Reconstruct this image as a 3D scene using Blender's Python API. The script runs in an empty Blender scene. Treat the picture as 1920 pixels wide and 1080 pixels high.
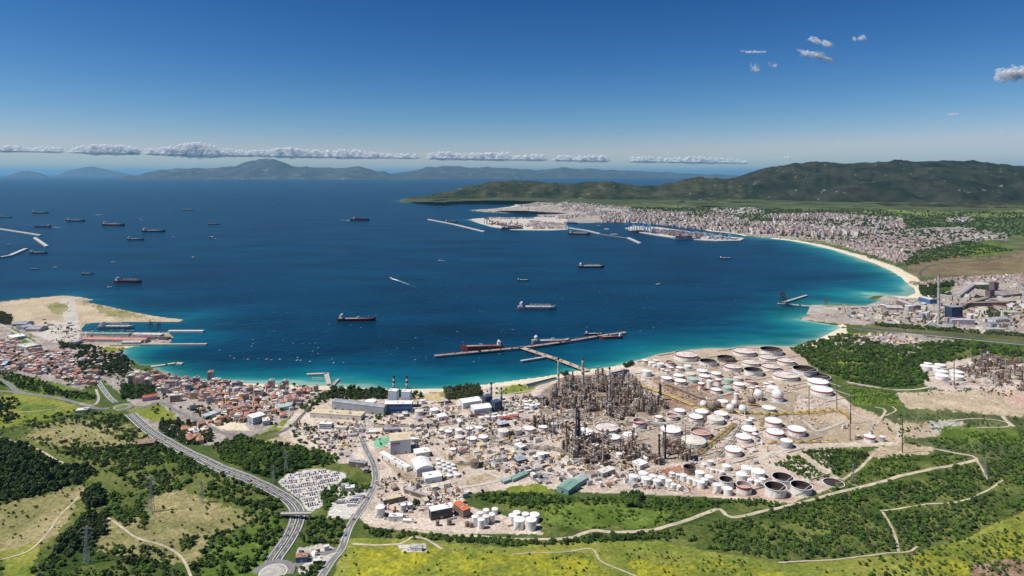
import bpy, math, random
import numpy as np
from mathutils import Vector

# ------------------------------------------------------------------ camera, sky, sun, exposure
H, F, CX, Y0 = 500.0, 1200.0, 960.0, 325.0        # eye height (m), focal length and horizon row in 1920x1080 pixels
sc = bpy.context.scene
cam_d = bpy.data.cameras.new('camera'); cam = bpy.data.objects.new('camera', cam_d); sc.collection.objects.link(cam)
cam.location = (0, 0, H); cam.rotation_euler = (math.radians(90), 0, 0)
cam_d.sensor_width = 36; cam_d.lens = 36*F/1920; cam_d.shift_y = -(540-Y0)/1920
cam_d.clip_start = 1; cam_d.clip_end = 2.0e6
sc.camera = cam
SUN_AZ, SUN_EL = math.radians(-101), math.radians(56)
w = bpy.data.worlds.new('World'); sc.world = w; w.use_nodes = True
nt = w.node_tree; bg = nt.nodes['Background']
sky = nt.nodes.new('ShaderNodeTexSky'); sky.sky_type = 'NISHITA'; sky.sun_disc = False
sky.sun_elevation = SUN_EL; sky.sun_rotation = SUN_AZ; sky.altitude = 1500; sky.air_density = 1.0; sky.dust_density = 0.3; sky.ozone_density = 4.0
sp_ = nt.nodes.new('ShaderNodeSeparateColor'); cb_ = nt.nodes.new('ShaderNodeCombineColor'); nt.links.new(sky.outputs[0], sp_.inputs[0])
for ch, (pw_, mu_) in enumerate(((2.5, .072), (1.7, .196), (1.36, .375))):      # one grading for the whole sky: the photograph's deep, saturated blue
    p_ = nt.nodes.new('ShaderNodeMath'); p_.operation = 'POWER'; p_.inputs[1].default_value = pw_; m_ = nt.nodes.new('ShaderNodeMath'); m_.operation = 'MULTIPLY'; m_.inputs[1].default_value = mu_
    nt.links.new(sp_.outputs[ch], p_.inputs[0]); nt.links.new(p_.outputs[0], m_.inputs[0]); x_ = nt.nodes.new('ShaderNodeMath'); x_.operation = 'SMOOTH_MIN'; x_.inputs[1].default_value = (4.5, 5.2, 9.0)[ch]; x_.inputs[2].default_value = .8; nt.links.new(m_.outputs[0], x_.inputs[0]); nt.links.new(x_.outputs[0], cb_.inputs[ch])
nt.links.new(cb_.outputs[0], bg.inputs[0]); bg.inputs[1].default_value = 0.1
sd_ = bpy.data.lights.new('sun', 'SUN'); sun = bpy.data.objects.new('sun', sd_); sc.collection.objects.link(sun)
sd_.energy = 4.9; sd_.angle = math.radians(0.5); sd_.color = (1.0, 0.955, 0.88)
sv = Vector((math.sin(SUN_AZ)*math.cos(SUN_EL), math.cos(SUN_AZ)*math.cos(SUN_EL), math.sin(SUN_EL)))
sun.rotation_euler = (-sv).to_track_quat('-Z', 'Y').to_euler(); sun.location = (0, 0, 900)
sc.view_settings.view_transform = 'Standard'; sc.view_settings.look = 'None'
sc.view_settings.exposure = 0.16; sc.view_settings.gamma = 1.0; sc.view_settings.use_curve_mapping = False
sc.render.engine = 'CYCLES'
sc.cycles.max_bounces = 6; sc.cycles.diffuse_bounces = 2; sc.cycles.glossy_bounces = 2; sc.cycles.transparent_max_bounces = 24
sc.cycles.volume_bounces = 0
random.seed(7); rng = np.random.default_rng(11)
COL = sc.collection

# ------------------------------------------------------------------ helpers
def hash2(xi, yi, seed):
    h = (xi.astype(np.int64)*374761393 + yi.astype(np.int64)*668265263 + seed*974711) & 0xffffffff
    h = ((h ^ (h >> 13))*1274126177) & 0xffffffff
    return ((h ^ (h >> 16)) & 0xffffff)/float(0x1000000)
def vnoise(x, y, seed=0):
    xi = np.floor(x); yi = np.floor(y); u = x-xi; v = y-yi
    u = u*u*(3-2*u); v = v*v*(3-2*v)
    a = hash2(xi, yi, seed); b = hash2(xi+1, yi, seed); c = hash2(xi, yi+1, seed); d = hash2(xi+1, yi+1, seed)
    return (a+(b-a)*u)*(1-v) + (c+(d-c)*u)*v
def fbm(x, y, seed=0, octs=4, gain=.5):
    s = 0; a = 1; t = 0
    for o in range(octs):
        s = s + a*vnoise(x*2**o+17.3*o, y*2**o-9.1*o, seed+o); t += a; a *= gain
    return s/t
def sstep(a, b, x):
    t = np.clip((x-a)/(b-a), 0, 1); return t*t*(3-2*t)
def inpoly(px, py, poly):
    inside = np.zeros(px.shape, bool); n = len(poly)
    for i in range(n):
        x1, y1 = poly[i]; x2, y2 = poly[(i+1) % n]
        if y1 == y2: continue
        c = ((y1 > py) != (y2 > py)) & (px < (x2-x1)*(py-y1)/(y2-y1)+x1)
        inside ^= c
    return inside
def flat(px, py, z=0.0):
    Y = F*(H-z)/(py-Y0); return (px-CX)*Y/F, Y
def proj(X, Y, Z): return CX+F*X/Y, Y0+F*(H-Z)/Y

MATS = {}
def mat(name, col, rough=.8, var=.18, scale=.08, metal=0.0, col2=None, detail=4, spec=.3, bump=0.0):
    """plain surface: base colour with weathering noise in object space"""
    if name in MATS: return MATS[name]
    m = bpy.data.materials.new(name); m.use_nodes = True; t = m.node_tree; b = t.nodes['Principled BSDF']
    b.inputs['Roughness'].default_value = rough; b.inputs['Metallic'].default_value = metal
    b.inputs['Specular IOR Level'].default_value = spec
    tc = t.nodes.new('ShaderNodeTexCoord'); nz = t.nodes.new('ShaderNodeTexNoise')
    nz.inputs['Scale'].default_value = scale; nz.inputs['Detail'].default_value = detail
    oi = t.nodes.new('ShaderNodeObjectInfo'); ad = t.nodes.new('ShaderNodeVectorMath'); ad.operation = 'ADD'
    t.links.new(tc.outputs['Object'], ad.inputs[0]); t.links.new(oi.outputs['Location'], ad.inputs[1]); t.links.new(ad.outputs[0], nz.inputs['Vector'])
    r = t.nodes.new('ShaderNodeValToRGB'); c2 = col2 or tuple(c*(1-var) for c in col)
    c1 = col if col2 else tuple(min(1, c*(1+var*.6)) for c in col)
    r.color_ramp.elements[0].position = .35; r.color_ramp.elements[1].position = .66
    r.color_ramp.elements[0].color = (*c2, 1); r.color_ramp.elements[1].color = (*c1, 1)
    t.links.new(nz.outputs['Fac'], r.inputs[0]); t.links.new(r.outputs[0], b.inputs['Base Color'])
    MATS[name] = m; return m

def link(o, parent=None):
    COL.objects.link(o)
    if parent: o.parent = parent
    return o
def tag(o, label=None, cat=None, group=None, kind=None):
    if label: o['label'] = label
    if cat: o['category'] = cat
    if group: o['group'] = group
    if kind: o['kind'] = kind
    return o
def empty(name, loc, rz=0.0):
    o = bpy.data.objects.new(name, None); o.location = loc; o.rotation_euler = (0, 0, rz); o.empty_display_size = 1
    return link(o)
def copy_tree(o, parent=None):
    c = o.copy(); COL.objects.link(c); c.parent = parent
    for ch in o.children: copy_tree(ch, c)
    return c

class MB:
    """collects shapes, builds ONE mesh"""
    def __init__(s): s.v = []; s.f = []; s.m = []; s.sm = []
    def face(s, pts, mi=0, sm=False):
        n = len(s.v); s.v += [tuple(p) for p in pts]; s.f.append(tuple(range(n, n+len(pts)))); s.m.append(mi); s.sm.append(sm)
    def box(s, x, y, z, sx, sy, sz, rz=0.0, mi=0, top=None, taper=1.0):
        """base-centred box, z = bottom"""
        c, d = math.cos(rz), math.sin(rz); n = len(s.v)
        for k, (zz, t) in enumerate(((z, 1.0), (z+sz, taper))):
            for ax, ay in ((-.5, -.5), (.5, -.5), (.5, .5), (-.5, .5)):
                u, v = ax*sx*t, ay*sy*t; s.v.append((x+u*c-v*d, y+u*d+v*c, zz))
        for q, fc in enumerate(((3, 2, 1, 0), (4, 5, 6, 7), (0, 1, 5, 4), (1, 2, 6, 5), (2, 3, 7, 6), (3, 0, 4, 7))):
            s.f.append(tuple(n+i for i in fc)); s.m.append(top if (top is not None and q == 1) else mi); s.sm.append(False)
    def cyl(s, x, y, z, r0, h, r1=None, seg=24, mi=0, cap=True, capmi=None, cone=0.0, smooth=True, inner=False):
        r1 = r0 if r1 is None else r1; n = len(s.v)
        cs = [(math.cos(2*math.pi*i/seg), math.sin(2*math.pi*i/seg)) for i in range(seg)]
        s.v += [(x+r0*a, y+r0*b, z) for a, b in cs]+[(x+r1*a, y+r1*b, z+h) for a, b in cs]
        for i in range(seg):
            j = (i+1) % seg; f = (n+i, n+j, n+seg+j, n+seg+i)
            s.f.append(f[::-1] if inner else f); s.m.append(mi); s.sm.append(smooth)
        if cap:
            k = len(s.v); s.v += [(x+r1*a, y+r1*b, z+h) for a, b in cs]+[(x, y, z+h+cone)]
            for i in range(seg): s.f.append((k+i, k+(i+1) % seg, k+seg)); s.m.append(mi if capmi is None else capmi); s.sm.append(False)
    def ring(s, x, y, z, r0, r1, seg=24, mi=0):
        n = len(s.v)
        for r in (r0, r1):
            s.v += [(x+r*math.cos(2*math.pi*i/seg), y+r*math.sin(2*math.pi*i/seg), z) for i in range(seg)]
        for i in range(seg):
            j = (i+1) % seg; s.f.append((n+seg+i, n+seg+j, n+j, n+i)); s.m.append(mi); s.sm.append(False)
    def tube(s, p, q, r, seg=6, mi=0, r2=None):
        p = Vector(p); q = Vector(q); d = q-p
        if d.length < 1e-6: return
        a = d.normalized().orthogonal().normalized(); b = d.normalized().cross(a); n = len(s.v); r2 = r if r2 is None else r2
        for c, rr in ((p, r), (q, r2)):
            for i in range(seg):
                t = 2*math.pi*i/seg; s.v.append(tuple(c+a*(rr*math.cos(t))+b*(rr*math.sin(t))))
        for i in range(seg):
            j = (i+1) % seg; s.f.append((n+i, n+j, n+seg+j, n+seg+i)); s.m.append(mi); s.sm.append(True)
        s.f.append(tuple(n+i for i in range(seg))[::-1]); s.f.append(tuple(n+seg+i for i in range(seg))); s.m += [mi, mi]; s.sm += [False, False]
    def beam(s, p, q, t, mi=0):
        s.tube(p, q, t*.7071, 4, mi)
        for k in range(6): s.sm[-1-k] = False
    def sphere(s, x, y, z, r, seg=20, rings=10, mi=0, rz=None):
        n = len(s.v); rz = rz or r
        for i in range(rings+1):
            t = math.pi*i/rings
            for j in range(seg):
                p = 2*math.pi*j/seg; s.v.append((x+r*math.sin(t)*math.cos(p), y+r*math.sin(t)*math.sin(p), z-rz*math.cos(t)))
        for i in range(rings):
            for j in range(seg):
                k = (j+1) % seg; s.f.append((n+i*seg+j, n+i*seg+k, n+(i+1)*seg+k, n+(i+1)*seg+j)); s.m.append(mi); s.sm.append(True)
    def prism(s, poly, z0, z1, mi=0, top=None):
        n = len(poly)
        for i in range(n):
            a = poly[i]; b = poly[(i+1) % n]; s.face([(a[0], a[1], z0), (b[0], b[1], z0), (b[0], b[1], z1), (a[0], a[1], z1)], mi)
        s.face([(p[0], p[1], z1) for p in poly], mi if top is None else top)
    def mesh(s, name, mats):
        me = bpy.data.meshes.new(name); me.from_pydata(s.v, [], s.f)
        for m in (mats if isinstance(mats, (list, tuple)) else [mats]): me.materials.append(m)
        me.polygons.foreach_set('material_index', s.m); me.polygons.foreach_set('use_smooth', s.sm); me.update(); return me
    def build(s, name, mats, parent=None, loc=None, rz=0.0):
        o = bpy.data.objects.new(name, s.mesh(name, mats))
        if loc is not None: o.location = loc
        o.rotation_euler = (0, 0, rz); return link(o, parent)

def grid_mesh(name, V, quads, mats, attrs=None, smooth=True, cols=None):
    """big numpy mesh: V (n,3), quads (m,4)"""
    me = bpy.data.meshes.new(name); n, m = len(V), len(quads)
    me.vertices.add(n); me.vertices.foreach_set('co', np.ascontiguousarray(V, np.float32).ravel())
    me.loops.add(m*4); me.loops.foreach_set('vertex_index', np.ascontiguousarray(quads, np.int32).ravel())
    me.polygons.add(m); me.polygons.foreach_set('loop_start', np.arange(0, m*4, 4, dtype=np.int32))
    me.polygons.foreach_set('use_smooth', np.full(m, smooth))
    for k, a in (attrs or {}).items():
        at_ = me.attributes.new(k, 'FLOAT', 'POINT'); at_.data.foreach_set('value', np.ascontiguousarray(a, np.float32))
    if cols is not None:
        at_ = me.attributes.new('ground_colour', 'FLOAT_COLOR', 'POINT')
        at_.data.foreach_set('color', np.ascontiguousarray(np.hstack([cols, np.ones((n, 1))]), np.float32).ravel())
    me.update(calc_edges=True); me.validate()
    for mt in mats: me.materials.append(mt)
    return link(bpy.data.objects.new(name, me))
def quads_of(nr, nc, keep=None):
    i = np.arange(nr*nc).reshape(nr, nc)
    q = np.stack([i[1:, :-1], i[1:, 1:], i[:-1, 1:], i[:-1, :-1]], -1).reshape(-1, 4)   # rows run towards the camera
    return q if keep is None else q[keep.ravel()]
def compact(V, q, *arrs):
    used = np.zeros(len(V), bool); used[q.ravel()] = True; idx = np.cumsum(used)-1
    return (V[used], idx[q]) + tuple(a[used] for a in arrs)

ORD = ['first', 'second', 'third', 'fourth', 'fifth', 'sixth', 'seventh', 'eighth', 'ninth', 'tenth', 'eleventh', 'twelfth', 'thirteenth', 'fourteenth', 'fifteenth', 'sixteenth', 'seventeenth', 'eighteenth', 'nineteenth']
for ten, tens in (('twent', 'twenty'), ('thirt', 'thirty'), ('fort', 'forty'), ('fift', 'fifty'), ('sixt', 'sixty'), ('sevent', 'seventy'), ('eight', 'eighty'), ('ninet', 'ninety')): ORD += [ten+'ieth']+[tens+'-'+u for u in ORD[:9]]
def label_all(items, cat, group):
    """items: (object, description, place, pixel x); alike things in one place are told apart by their order from the left"""
    by = {}
    for it in items: by.setdefault((it[1], it[2]), []).append(it)
    for (d, p), L in by.items():
        L.sort(key=lambda t: t[3])
        for i, it in enumerate(L):
            if len(L) == 1: s = f'{d} {p}'
            elif i == 0: s = f'{d} {p}, leftmost of these'
            elif i == len(L)-1: s = f'{d} {p}, rightmost of these'
            else: s = f'{d} {p}, {ORD[i]} from left'
            tag(it[0], s, cat, group)

# ------------------------------------------------------------------ coastline (pixels on the sea plane, west shore to river mouth to the far cape)
COAST = [(-260,585),(-60,572),(0,566),(40,560),(85,557),(120,554),(150,557),(176,562),(160,566),(200,574),(240,583),(285,592),(320,597),(345,599),(338,603),(300,603),(230,604),(172,605),
 (160,609),(153,616),(156,622),(220,623),(318,624),(325,633),(318,644),(272,648),(250,650),(236,653),(232,662),(245,674),(262,684),(285,686),(290,693),(315,702),(345,710),(400,715),(450,718),(500,720),(560,722),(590,723),
 (640,725),(700,728),(760,730),(830,728),(900,722),(960,714),(1020,706),(1060,699),(1090,694),(1140,689),(1170,683),(1200,674),(1235,664),(1270,658),(1330,653),(1370,654),(1400,650),(1440,648),(1470,650),(1490,650),
 (1505,646),(1530,637),(1552,627),(1572,617),(1580,613),(1566,610),(1545,606),(1520,602),(1498,599),(1510,592),(1532,584),(1540,572),(1580,571),(1622,573),(1650,564),(1660,561),(1624,561),(1640,554),(1700,556),(1717,549),(1714,541),(1700,530),
 (1690,520),(1670,507),(1640,494),(1600,480),(1560,468),(1520,458),(1480,451),(1462,449),(1440,447),(1400,443),(1378,438),(1330,433),(1290,424),(1240,421),(1205,418),(1150,416),(1100,418),(1062,418),(1066,430),(1030,432),(960,431),(920,425),(875,412),
 (900,409),(1000,408),(1012,405),(1005,402),(960,400),(900,397),(880,394),(925,391),(955,388),(968,385),(955,381),(930,378.5),(870,380),(850,383),(800,381),(760,380),(745,378),(760,372),(1000,366),(2600,366),(2600,1600),(-700,1600),(-700,600)]
def sdist(px, py):
    """signed distance to the coast in metres, land positive"""
    X, Y = flat(px, py); cx = np.array([c[0] for c in COAST], float); cy = np.array([c[1] for c in COAST], float)
    PX, PY = flat(cx, cy); best = np.full(px.shape, 1e18)
    for i in range(len(COAST)-5):
        ax, ay, bx, by = PX[i], PY[i], PX[i+1], PY[i+1]; dx, dy = bx-ax, by-ay; L = dx*dx+dy*dy
        t = np.clip(((X-ax)*dx+(Y-ay)*dy)/L, 0, 1); best = np.minimum(best, (X-ax-t*dx)**2+(Y-ay-t*dy)**2)
    d = np.sqrt(best); return np.where(inpoly(px, py, COAST), d, -d)
# ------------------------------------------------------------------ terrain: one sheet, rows of vertices densest near the camera
GPX = np.arange(-300, 2222, 2.0)
GPY = np.concatenate([np.arange(368, 480, 1.0), np.arange(480, 1262, 2.0)])
PX, PY = np.meshgrid(GPX, GPY)
SD = sdist(PX, PY)
X0, YY0 = flat(PX, PY)
# land cover, painted in order: (polygon, colour a, colour b, noise size m, edge wander px, plot size m or 0)
SCRUB = ((.042,.075,.014), (.135,.155,.042)); MEADOW = ((.15,.19,.03), (.24,.25,.05)); FLOWER = ((.17,.21,.02), (.46,.44,.010))
DRY = ((.20,.19,.075), (.31,.27,.13)); DIRT = ((.40,.32,.22), (.52,.43,.30)); SAND = ((.62,.53,.38), (.70,.62,.47))
YARD = ((.40,.32,.26), (.61,.52,.43)); CONC = ((.44,.40,.35), (.55,.51,.45)); RUST = ((.24,.15,.10), (.36,.25,.17)); TOWN = ((.25,.21,.19), (.40,.35,.31))
BARE = ((.36,.28,.19), (.47,.38,.27)); FRESH = ((.075,.125,.018), (.14,.195,.038)); MARSH = ((.15,.11,.065), (.21,.17,.09))
FIELD = ((.060,.080,.034), (.135,.155,.060)); ASPH = ((.16,.155,.15), (.22,.21,.20)); DARKG = ((.030,.050,.012), (.065,.095,.022))
ZONES = [
 ([(-700,360),(2600,360),(2600,500),(-700,500)], *FIELD, 420, 2, 0),
 ([(760,366),(1180,366),(1180,384),(760,384)], (.045,.060,.028), (.075,.09,.04), 300, 0, 0),
 ([(1180,366),(2300,366),(2300,392),(1700,396),(1500,392),(1300,386),(1180,382)], (.036,.050,.022), (.10,.125,.045), 260, 3, 0),
 ([(930,384),(1050,380),(1130,385),(1190,391),(1300,396),(1420,402),(1560,402),(1690,412),(1720,430),(1800,428),(1900,436),(1880,450),(1800,456),(1720,472),(1700,500),(1660,484),(1600,466),(1540,452),(1440,446),(1330,434),(1200,420),(1060,432),(880,414),(960,400),(880,396)], *TOWN, 130, 4, 60),
 ([(875,408),(1062,408),(1070,434),(920,430)], *CONC, 90, 0, 70),
 ([(1330,392),(1410,390),(1440,398),(1360,402)], (.5,.47,.42), (.6,.57,.52), 80, 2, 50),
 ([(1255,398),(1380,402),(1480,408),(1440,418),(1330,414),(1260,408)], *FIELD, 180, 4, 0),
 ([(1690,402),(1960,400),(2300,398),(2300,440),(1910,440),(1800,426),(1700,428)], (.05,.075,.025), (.12,.16,.05), 160, 3, 0),
 ([(1560,398),(1680,394),(1830,398),(1960,392),(2300,390),(2300,404),(1800,408),(1660,404)], (.12,.17,.04), (.17,.21,.06), 160, 2, 0),
 ([(1770,410),(1820,407),(1832,414),(1780,416)], (.5,.48,.44), (.6,.58,.54), 60, 1, 30),
 ([(1690,470),(1780,452),(1920,446),(2300,440),(2300,530),(1920,520),(1760,522),(1712,520),(1680,500)], *FIELD, 120, 4, 0),
 ([(1700,488),(1765,478),(1840,486),(1920,470),(2300,462),(2300,522),(1900,516),(1760,519),(1712,516)], *MARSH, 90, 5, 0),
 ([(1800,458),(1860,452),(1905,470),(1830,482),(1795,476)], *FRESH, 70, 4, 0),
 ([(1500,600),(1530,575),(1625,572),(1660,553),(1720,550),(1740,528),(1800,522),(1920,514),(2300,508),(2300,650),(1920,634),(1760,622),(1640,612)], (.25,.21,.18), (.44,.38,.33), 45, 0, 40),
 ([(1735,526),(1800,520),(2300,505),(2300,530),(1900,530),(1800,536),(1740,548)], *TOWN, 60, 3, 30),
 ([(1722,536),(1790,530),(1780,556),(1730,562),(1716,552)], *DARKG, 50, 4, 0),
 ([(1640,606),(1760,618),(1920,628),(2300,640),(2300,668),(1920,650),(1760,634),(1600,616)], (.08,.09,.035), (.14,.14,.06), 70, 2, 0),
 ([(1500,648),(1580,616),(1760,632),(2300,664),(2300,742),(1800,740),(1600,730),(1500,690)], *SCRUB, 60, 5, 0),
 ([(1560,632),(1700,622),(1790,640),(1770,652),(1560,648)], *TOWN, 50, 4, 24),
 ([(1660,640),(1700,640),(1720,644),(1690,648)], *BARE, 40, 3, 0), ([(1680,660),(1735,658),(1740,666),(1690,668)], *BARE, 40, 3, 0),
 ([(1560,668),(1590,660),(1620,684),(1580,694),(1550,690)], *MEADOW, 30, 4, 0),
 ([(-700,588),(0,566),(150,550),(350,598),(335,606),(160,608),(152,645),(240,650),(220,654),(110,646),(60,626),(0,602),(-700,612)], *DIRT, 60, 0, 0),
 ([(110,562),(140,560),(148,600),(128,645),(100,642),(120,600)], *CONC, 40, 1, 0),
 ([(60,630),(100,600),(150,610),(150,640),(120,644)], *CONC, 50, 1, 40),
 ([(85,572),(125,568),(130,585),(100,588)], *DRY, 40, 3, 0), ([(150,563),(250,588),(300,600),(200,592)], *DRY, 40, 4, 0),
 ([(150,618),(330,620),(325,648),(150,648)], (.30,.25,.21), (.42,.36,.30), 30, 0, 30),
 ([(-700,606),(0,600),(60,626),(110,647),(235,655),(245,690),(320,705),(600,722),(612,735),(560,768),(500,812),(400,838),(330,820),(260,790),(235,745),(190,712),(150,735),(50,708),(-700,690)], *TOWN, 40, 2, 26),
 ([(20,612),(70,640),(60,652),(30,650)], *FRESH, 30, 2, 0), ([(190,650),(235,653),(225,662),(195,660)], *MEADOW, 30, 2, 0),
 ([(-700,690),(0,705),(30,700),(110,720),(190,740),(185,752),(110,746),(50,738),(0,715),(-700,740)], *FRESH, 50, 3, 0),
 ([(-700,735),(0,728),(50,738),(160,752),(220,766),(262,795),(330,838),(430,886),(530,930),(570,965),(535,1030),(500,1100),(480,1400),(-700,1400)], *SCRUB, 70, 6, 0),
 ([(-700,760),(0,742),(60,738),(140,756),(160,768),(80,788),(0,802),(-700,820)], *MEADOW, 60, 4, 0),
 ([(30,752),(120,760),(90,772),(40,772)], *FRESH, 50, 4, 0),
 ([(60,800),(150,785),(250,800),(280,825),(230,840),(120,838),(50,825)], *DRY, 50, 7, 0),
 ([(-700,960),(0,944),(90,924),(160,905),(150,940),(120,985),(60,1030),(0,1050),(-700,1090)], *DRY, 60, 5, 0),
 ([(280,935),(340,920),(430,950),(480,970),(430,1000),(380,1010),(300,985),(270,960)], *DRY, 50, 6, 0),
 ([(170,990),(260,960),(300,985),(390,1005),(380,1060),(250,1045),(180,1030)], *DRY, 50, 7, 0),
 ([(0,1040),(80,1010),(60,1080),(0,1120)], *MEADOW, 40, 7, 0),
 ([(380,1040),(520,970),(545,1000),(500,1060),(470,1120),(380,1120)], *FRESH, 60, 7, 0),
 ([(270,850),(330,845),(360,865),(290,870)], *FRESH, 50, 6, 0),
 ([(380,838),(500,812),(520,800),(560,815),(640,850),(700,900),(680,930),(640,960),(640,1010),(560,1060),(555,1000),(570,960),(530,915),(440,880)], *SCRUB, 50, 3, 0),
 ([(225,765),(300,757),(330,785),(290,792),(262,780)], *MEADOW, 30, 1, 0),
 ([(285,757),(332,777),(295,789),(278,770)], *MEADOW, 30, 0, 0),
 ([(385,790),(420,772),(460,795),(470,808),(420,806)], *SAND, 30, 1, 0),
 ([(490,812),(560,775),(612,735),(640,740),(600,770),(560,800)], *MEADOW, 30, 3, 0),
 ([(480,830),(540,812),(640,830),(610,842),(540,838)], *BARE, 30, 3, 0),
 # refinery
 ([(612,742),(640,726),(760,731),(830,729),(900,722),(960,714),(1040,700),(1200,668),(1270,650),(1490,640),(1520,690),(1560,730),(1600,760),(1680,790),(1700,830),(1620,850),(1560,915),(1480,945),(1300,930),(1130,925),(1000,915),(880,925),(860,945),(1020,985),(1020,1002),(850,1000),(690,985),(660,960),(700,900),(690,870),(640,870),(520,815),(560,765)], *YARD, 34, 1, 24),
 ([(800,735),(830,730),(905,752),(880,760)], *DRY, 30, 2, 0),
 ([(930,738),(965,718),(1010,722),(990,738),(950,742)], *MEADOW, 30, 3, 0), ([(745,738),(820,738),(830,748),(760,750)], (.42,.34,.16), (.5,.42,.24), 30, 2, 0),
 ([(1015,735),(1060,705),(1180,700),(1260,762),(1240,785),(1100,790),(1010,775)], (.20,.15,.12), (.30,.24,.19), 25, 1, 16),
 ([(1215,712),(1330,690),(1420,735),(1390,770),(1300,765)], *RUST, 30, 2, 20),
 ([(1235,735),(1330,745),(1310,775),(1260,770)], *RUST, 25, 2, 0),
 ([(1190,686),(1230,655),(1300,645),(1490,640),(1540,720),(1560,745),(1400,750),(1330,720)], (.38,.30,.22), (.48,.39,.29), 30, 1, 34),
 ([(1400,735),(1500,735),(1480,790),(1400,790)], (.30,.25,.18), (.40,.33,.24), 30, 1, 0),
 ([(1120,780),(1330,780),(1340,860),(1160,880),(1050,850)], (.30,.24,.19), (.42,.35,.28), 25, 1, 18),
 ([(1490,770),(1600,760),(1680,790),(1680,830),(1560,830),(1480,800)], *BARE, 45, 2, 0),
 ([(1480,790),(1560,800),(1540,830),(1440,832)], (.28,.22,.17), (.36,.29,.22), 30, 2, 0),
 ([(1220,890),(1320,870),(1440,900),(1560,910),(1480,940),(1300,925),(1210,915)], (.40,.27,.20), (.50,.37,.28), 25, 1, 0),
 ([(1220,885),(1275,872),(1285,885),(1235,898)], (.33,.15,.10), (.38,.20,.14), 20, 1, 0),
 ([(520,905),(545,885),(600,878),(655,888),(635,905),(610,925),(610,945),(580,962),(560,935)], (.50,.47,.43), (.58,.55,.51), 30, 1, 0),
 ([(625,930),(640,905),(680,912),(690,920),(672,948),(655,972),(615,970)], (.50,.47,.42), (.58,.55,.50), 30, 1, 0),
 ([(640,905),(655,880),(700,905),(690,920),(650,910)], *SCRUB, 30, 3, 0),
 ([(710,830),(745,850),(800,900),(795,912),(760,905),(715,860)], (.33,.25,.18), (.38,.30,.22), 25, 1, 0),
 ([(700,822),(735,818),(722,840),(700,838)], (.12,.36,.20), (.20,.45,.28), 25, 1, 0),
 ([(825,850),(890,845),(900,870),(850,885)], *BARE, 25, 2, 0), ([(870,895),(940,880),(930,900),(880,915)], *BARE, 25, 2, 0),
 ([(950,915),(1010,905),(1045,925),(1000,935),(950,930)], *MEADOW, 25, 2, 0),
 ([(555,1030),(600,1020),(640,1030),(615,1075),(560,1078)], (.44,.40,.35), (.54,.50,.44), 25, 1, 0),
 ([(880,935),(1000,928),(1130,930),(1300,935),(1480,945),(1400,965),(1350,962),(1290,985),(1180,1002),(1100,1002),(1020,1005),(1020,985)], *SCRUB, 40, 4, 0),
 ([(1020,945),(1180,945),(1260,960),(1240,985),(1120,990),(1030,980)], *FRESH, 45, 7, 0),
 ([(670,982),(850,1000),(1060,1012),(1240,1000),(1372,972),(1500,945),(1640,910),(1830,866),(2300,800),(2300,1400),(1240,1300),(1220,1020),(960,1024),(670,1008)], *SCRUB, 45, 6, 0),
 ([(1560,840),(1700,835),(1830,858),(1640,905),(1500,940),(1560,915)], *SCRUB, 40, 3, 0),
 ([(1590,726),(1680,732),(1690,760),(1600,758)], *FRESH, 30, 2, 0),
 ([(1676,737),(1800,730),(1920,735),(2300,735),(2300,775),(1900,780),(1700,765)], *DIRT, 45, 2, 0),
 ([(1870,733),(1920,733),(1960,760),(1895,765)], (.48,.33,.26), (.55,.40,.32), 30, 1, 0),
 ([(1640,775),(1700,765),(1900,778),(2300,780),(2300,800),(1920,860),(1830,866),(1700,845),(1690,800)], *FIELD, 40, 5, 0),
 ([(1680,790),(1810,790),(1800,815),(1700,822)], *BARE, 35, 4, 0), ([(1740,790),(1800,792),(1795,812),(1745,812)], (.34,.32,.29), (.48,.46,.42), 12, 3, 0),
 ([(1690,830),(1760,838),(1740,852),(1640,862),(1620,850)], *BARE, 30, 3, 0),
 ([(1750,802),(1900,800),(1910,830),(1760,830)], *FRESH, 35, 5, 0),
 ([(1720,690),(1760,678),(1850,668),(1920,680),(2100,690),(2100,730),(1900,735),(1740,730)], *YARD, 34, 1, 26),
 # flowering meadows in front
 ([(620,1085),(650,1012),(750,1010),(960,1026),(1080,1014),(1230,1014),(1330,1035),(1470,1056),(1700,1040),(1800,1010),(1920,960),(2300,930),(2300,1400),(560,1400)], *MEADOW, 45, 2, 0),
 ([(640,1090),(660,1030),(760,1025),(980,1038),(1100,1036),(1130,1060),(1180,1110),(1180,1400),(600,1400)], *FLOWER, 55, 8, 0),
 ([(1180,1060),(1330,1050),(1440,1075),(1600,1075),(1600,1400),(1180,1400)], *FLOWER, 55, 10, 0),
 ([(1700,1050),(1800,1015),(1920,985),(2300,960),(2300,1040),(1900,1050),(1780,1080)], *FLOWER, 40, 10, 0),
 ([(1820,1060),(1900,1048),(2300,1040),(2300,1200),(1830,1200)], *RUST, 30, 6, 0),
 ([(620,1012),(720,1008),(740,1020),(640,1030)], *MEADOW, 30, 2, 0), ([(745,1022),(800,1018),(800,1034),(755,1036)], *CONC, 20, 0, 0),
]
G = np.ones(PX.shape+(3,))*np.array((.07,.105,.025))
n1 = fbm(X0/40, YY0/40, 50, 3)-.5; n2 = fbm(X0/40, YY0/40, 60, 3)-.5; n3 = fbm(X0/7, YY0/7, 70, 3)-.5; n4 = fbm(X0/7, YY0/7, 75, 3)-.5
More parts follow.
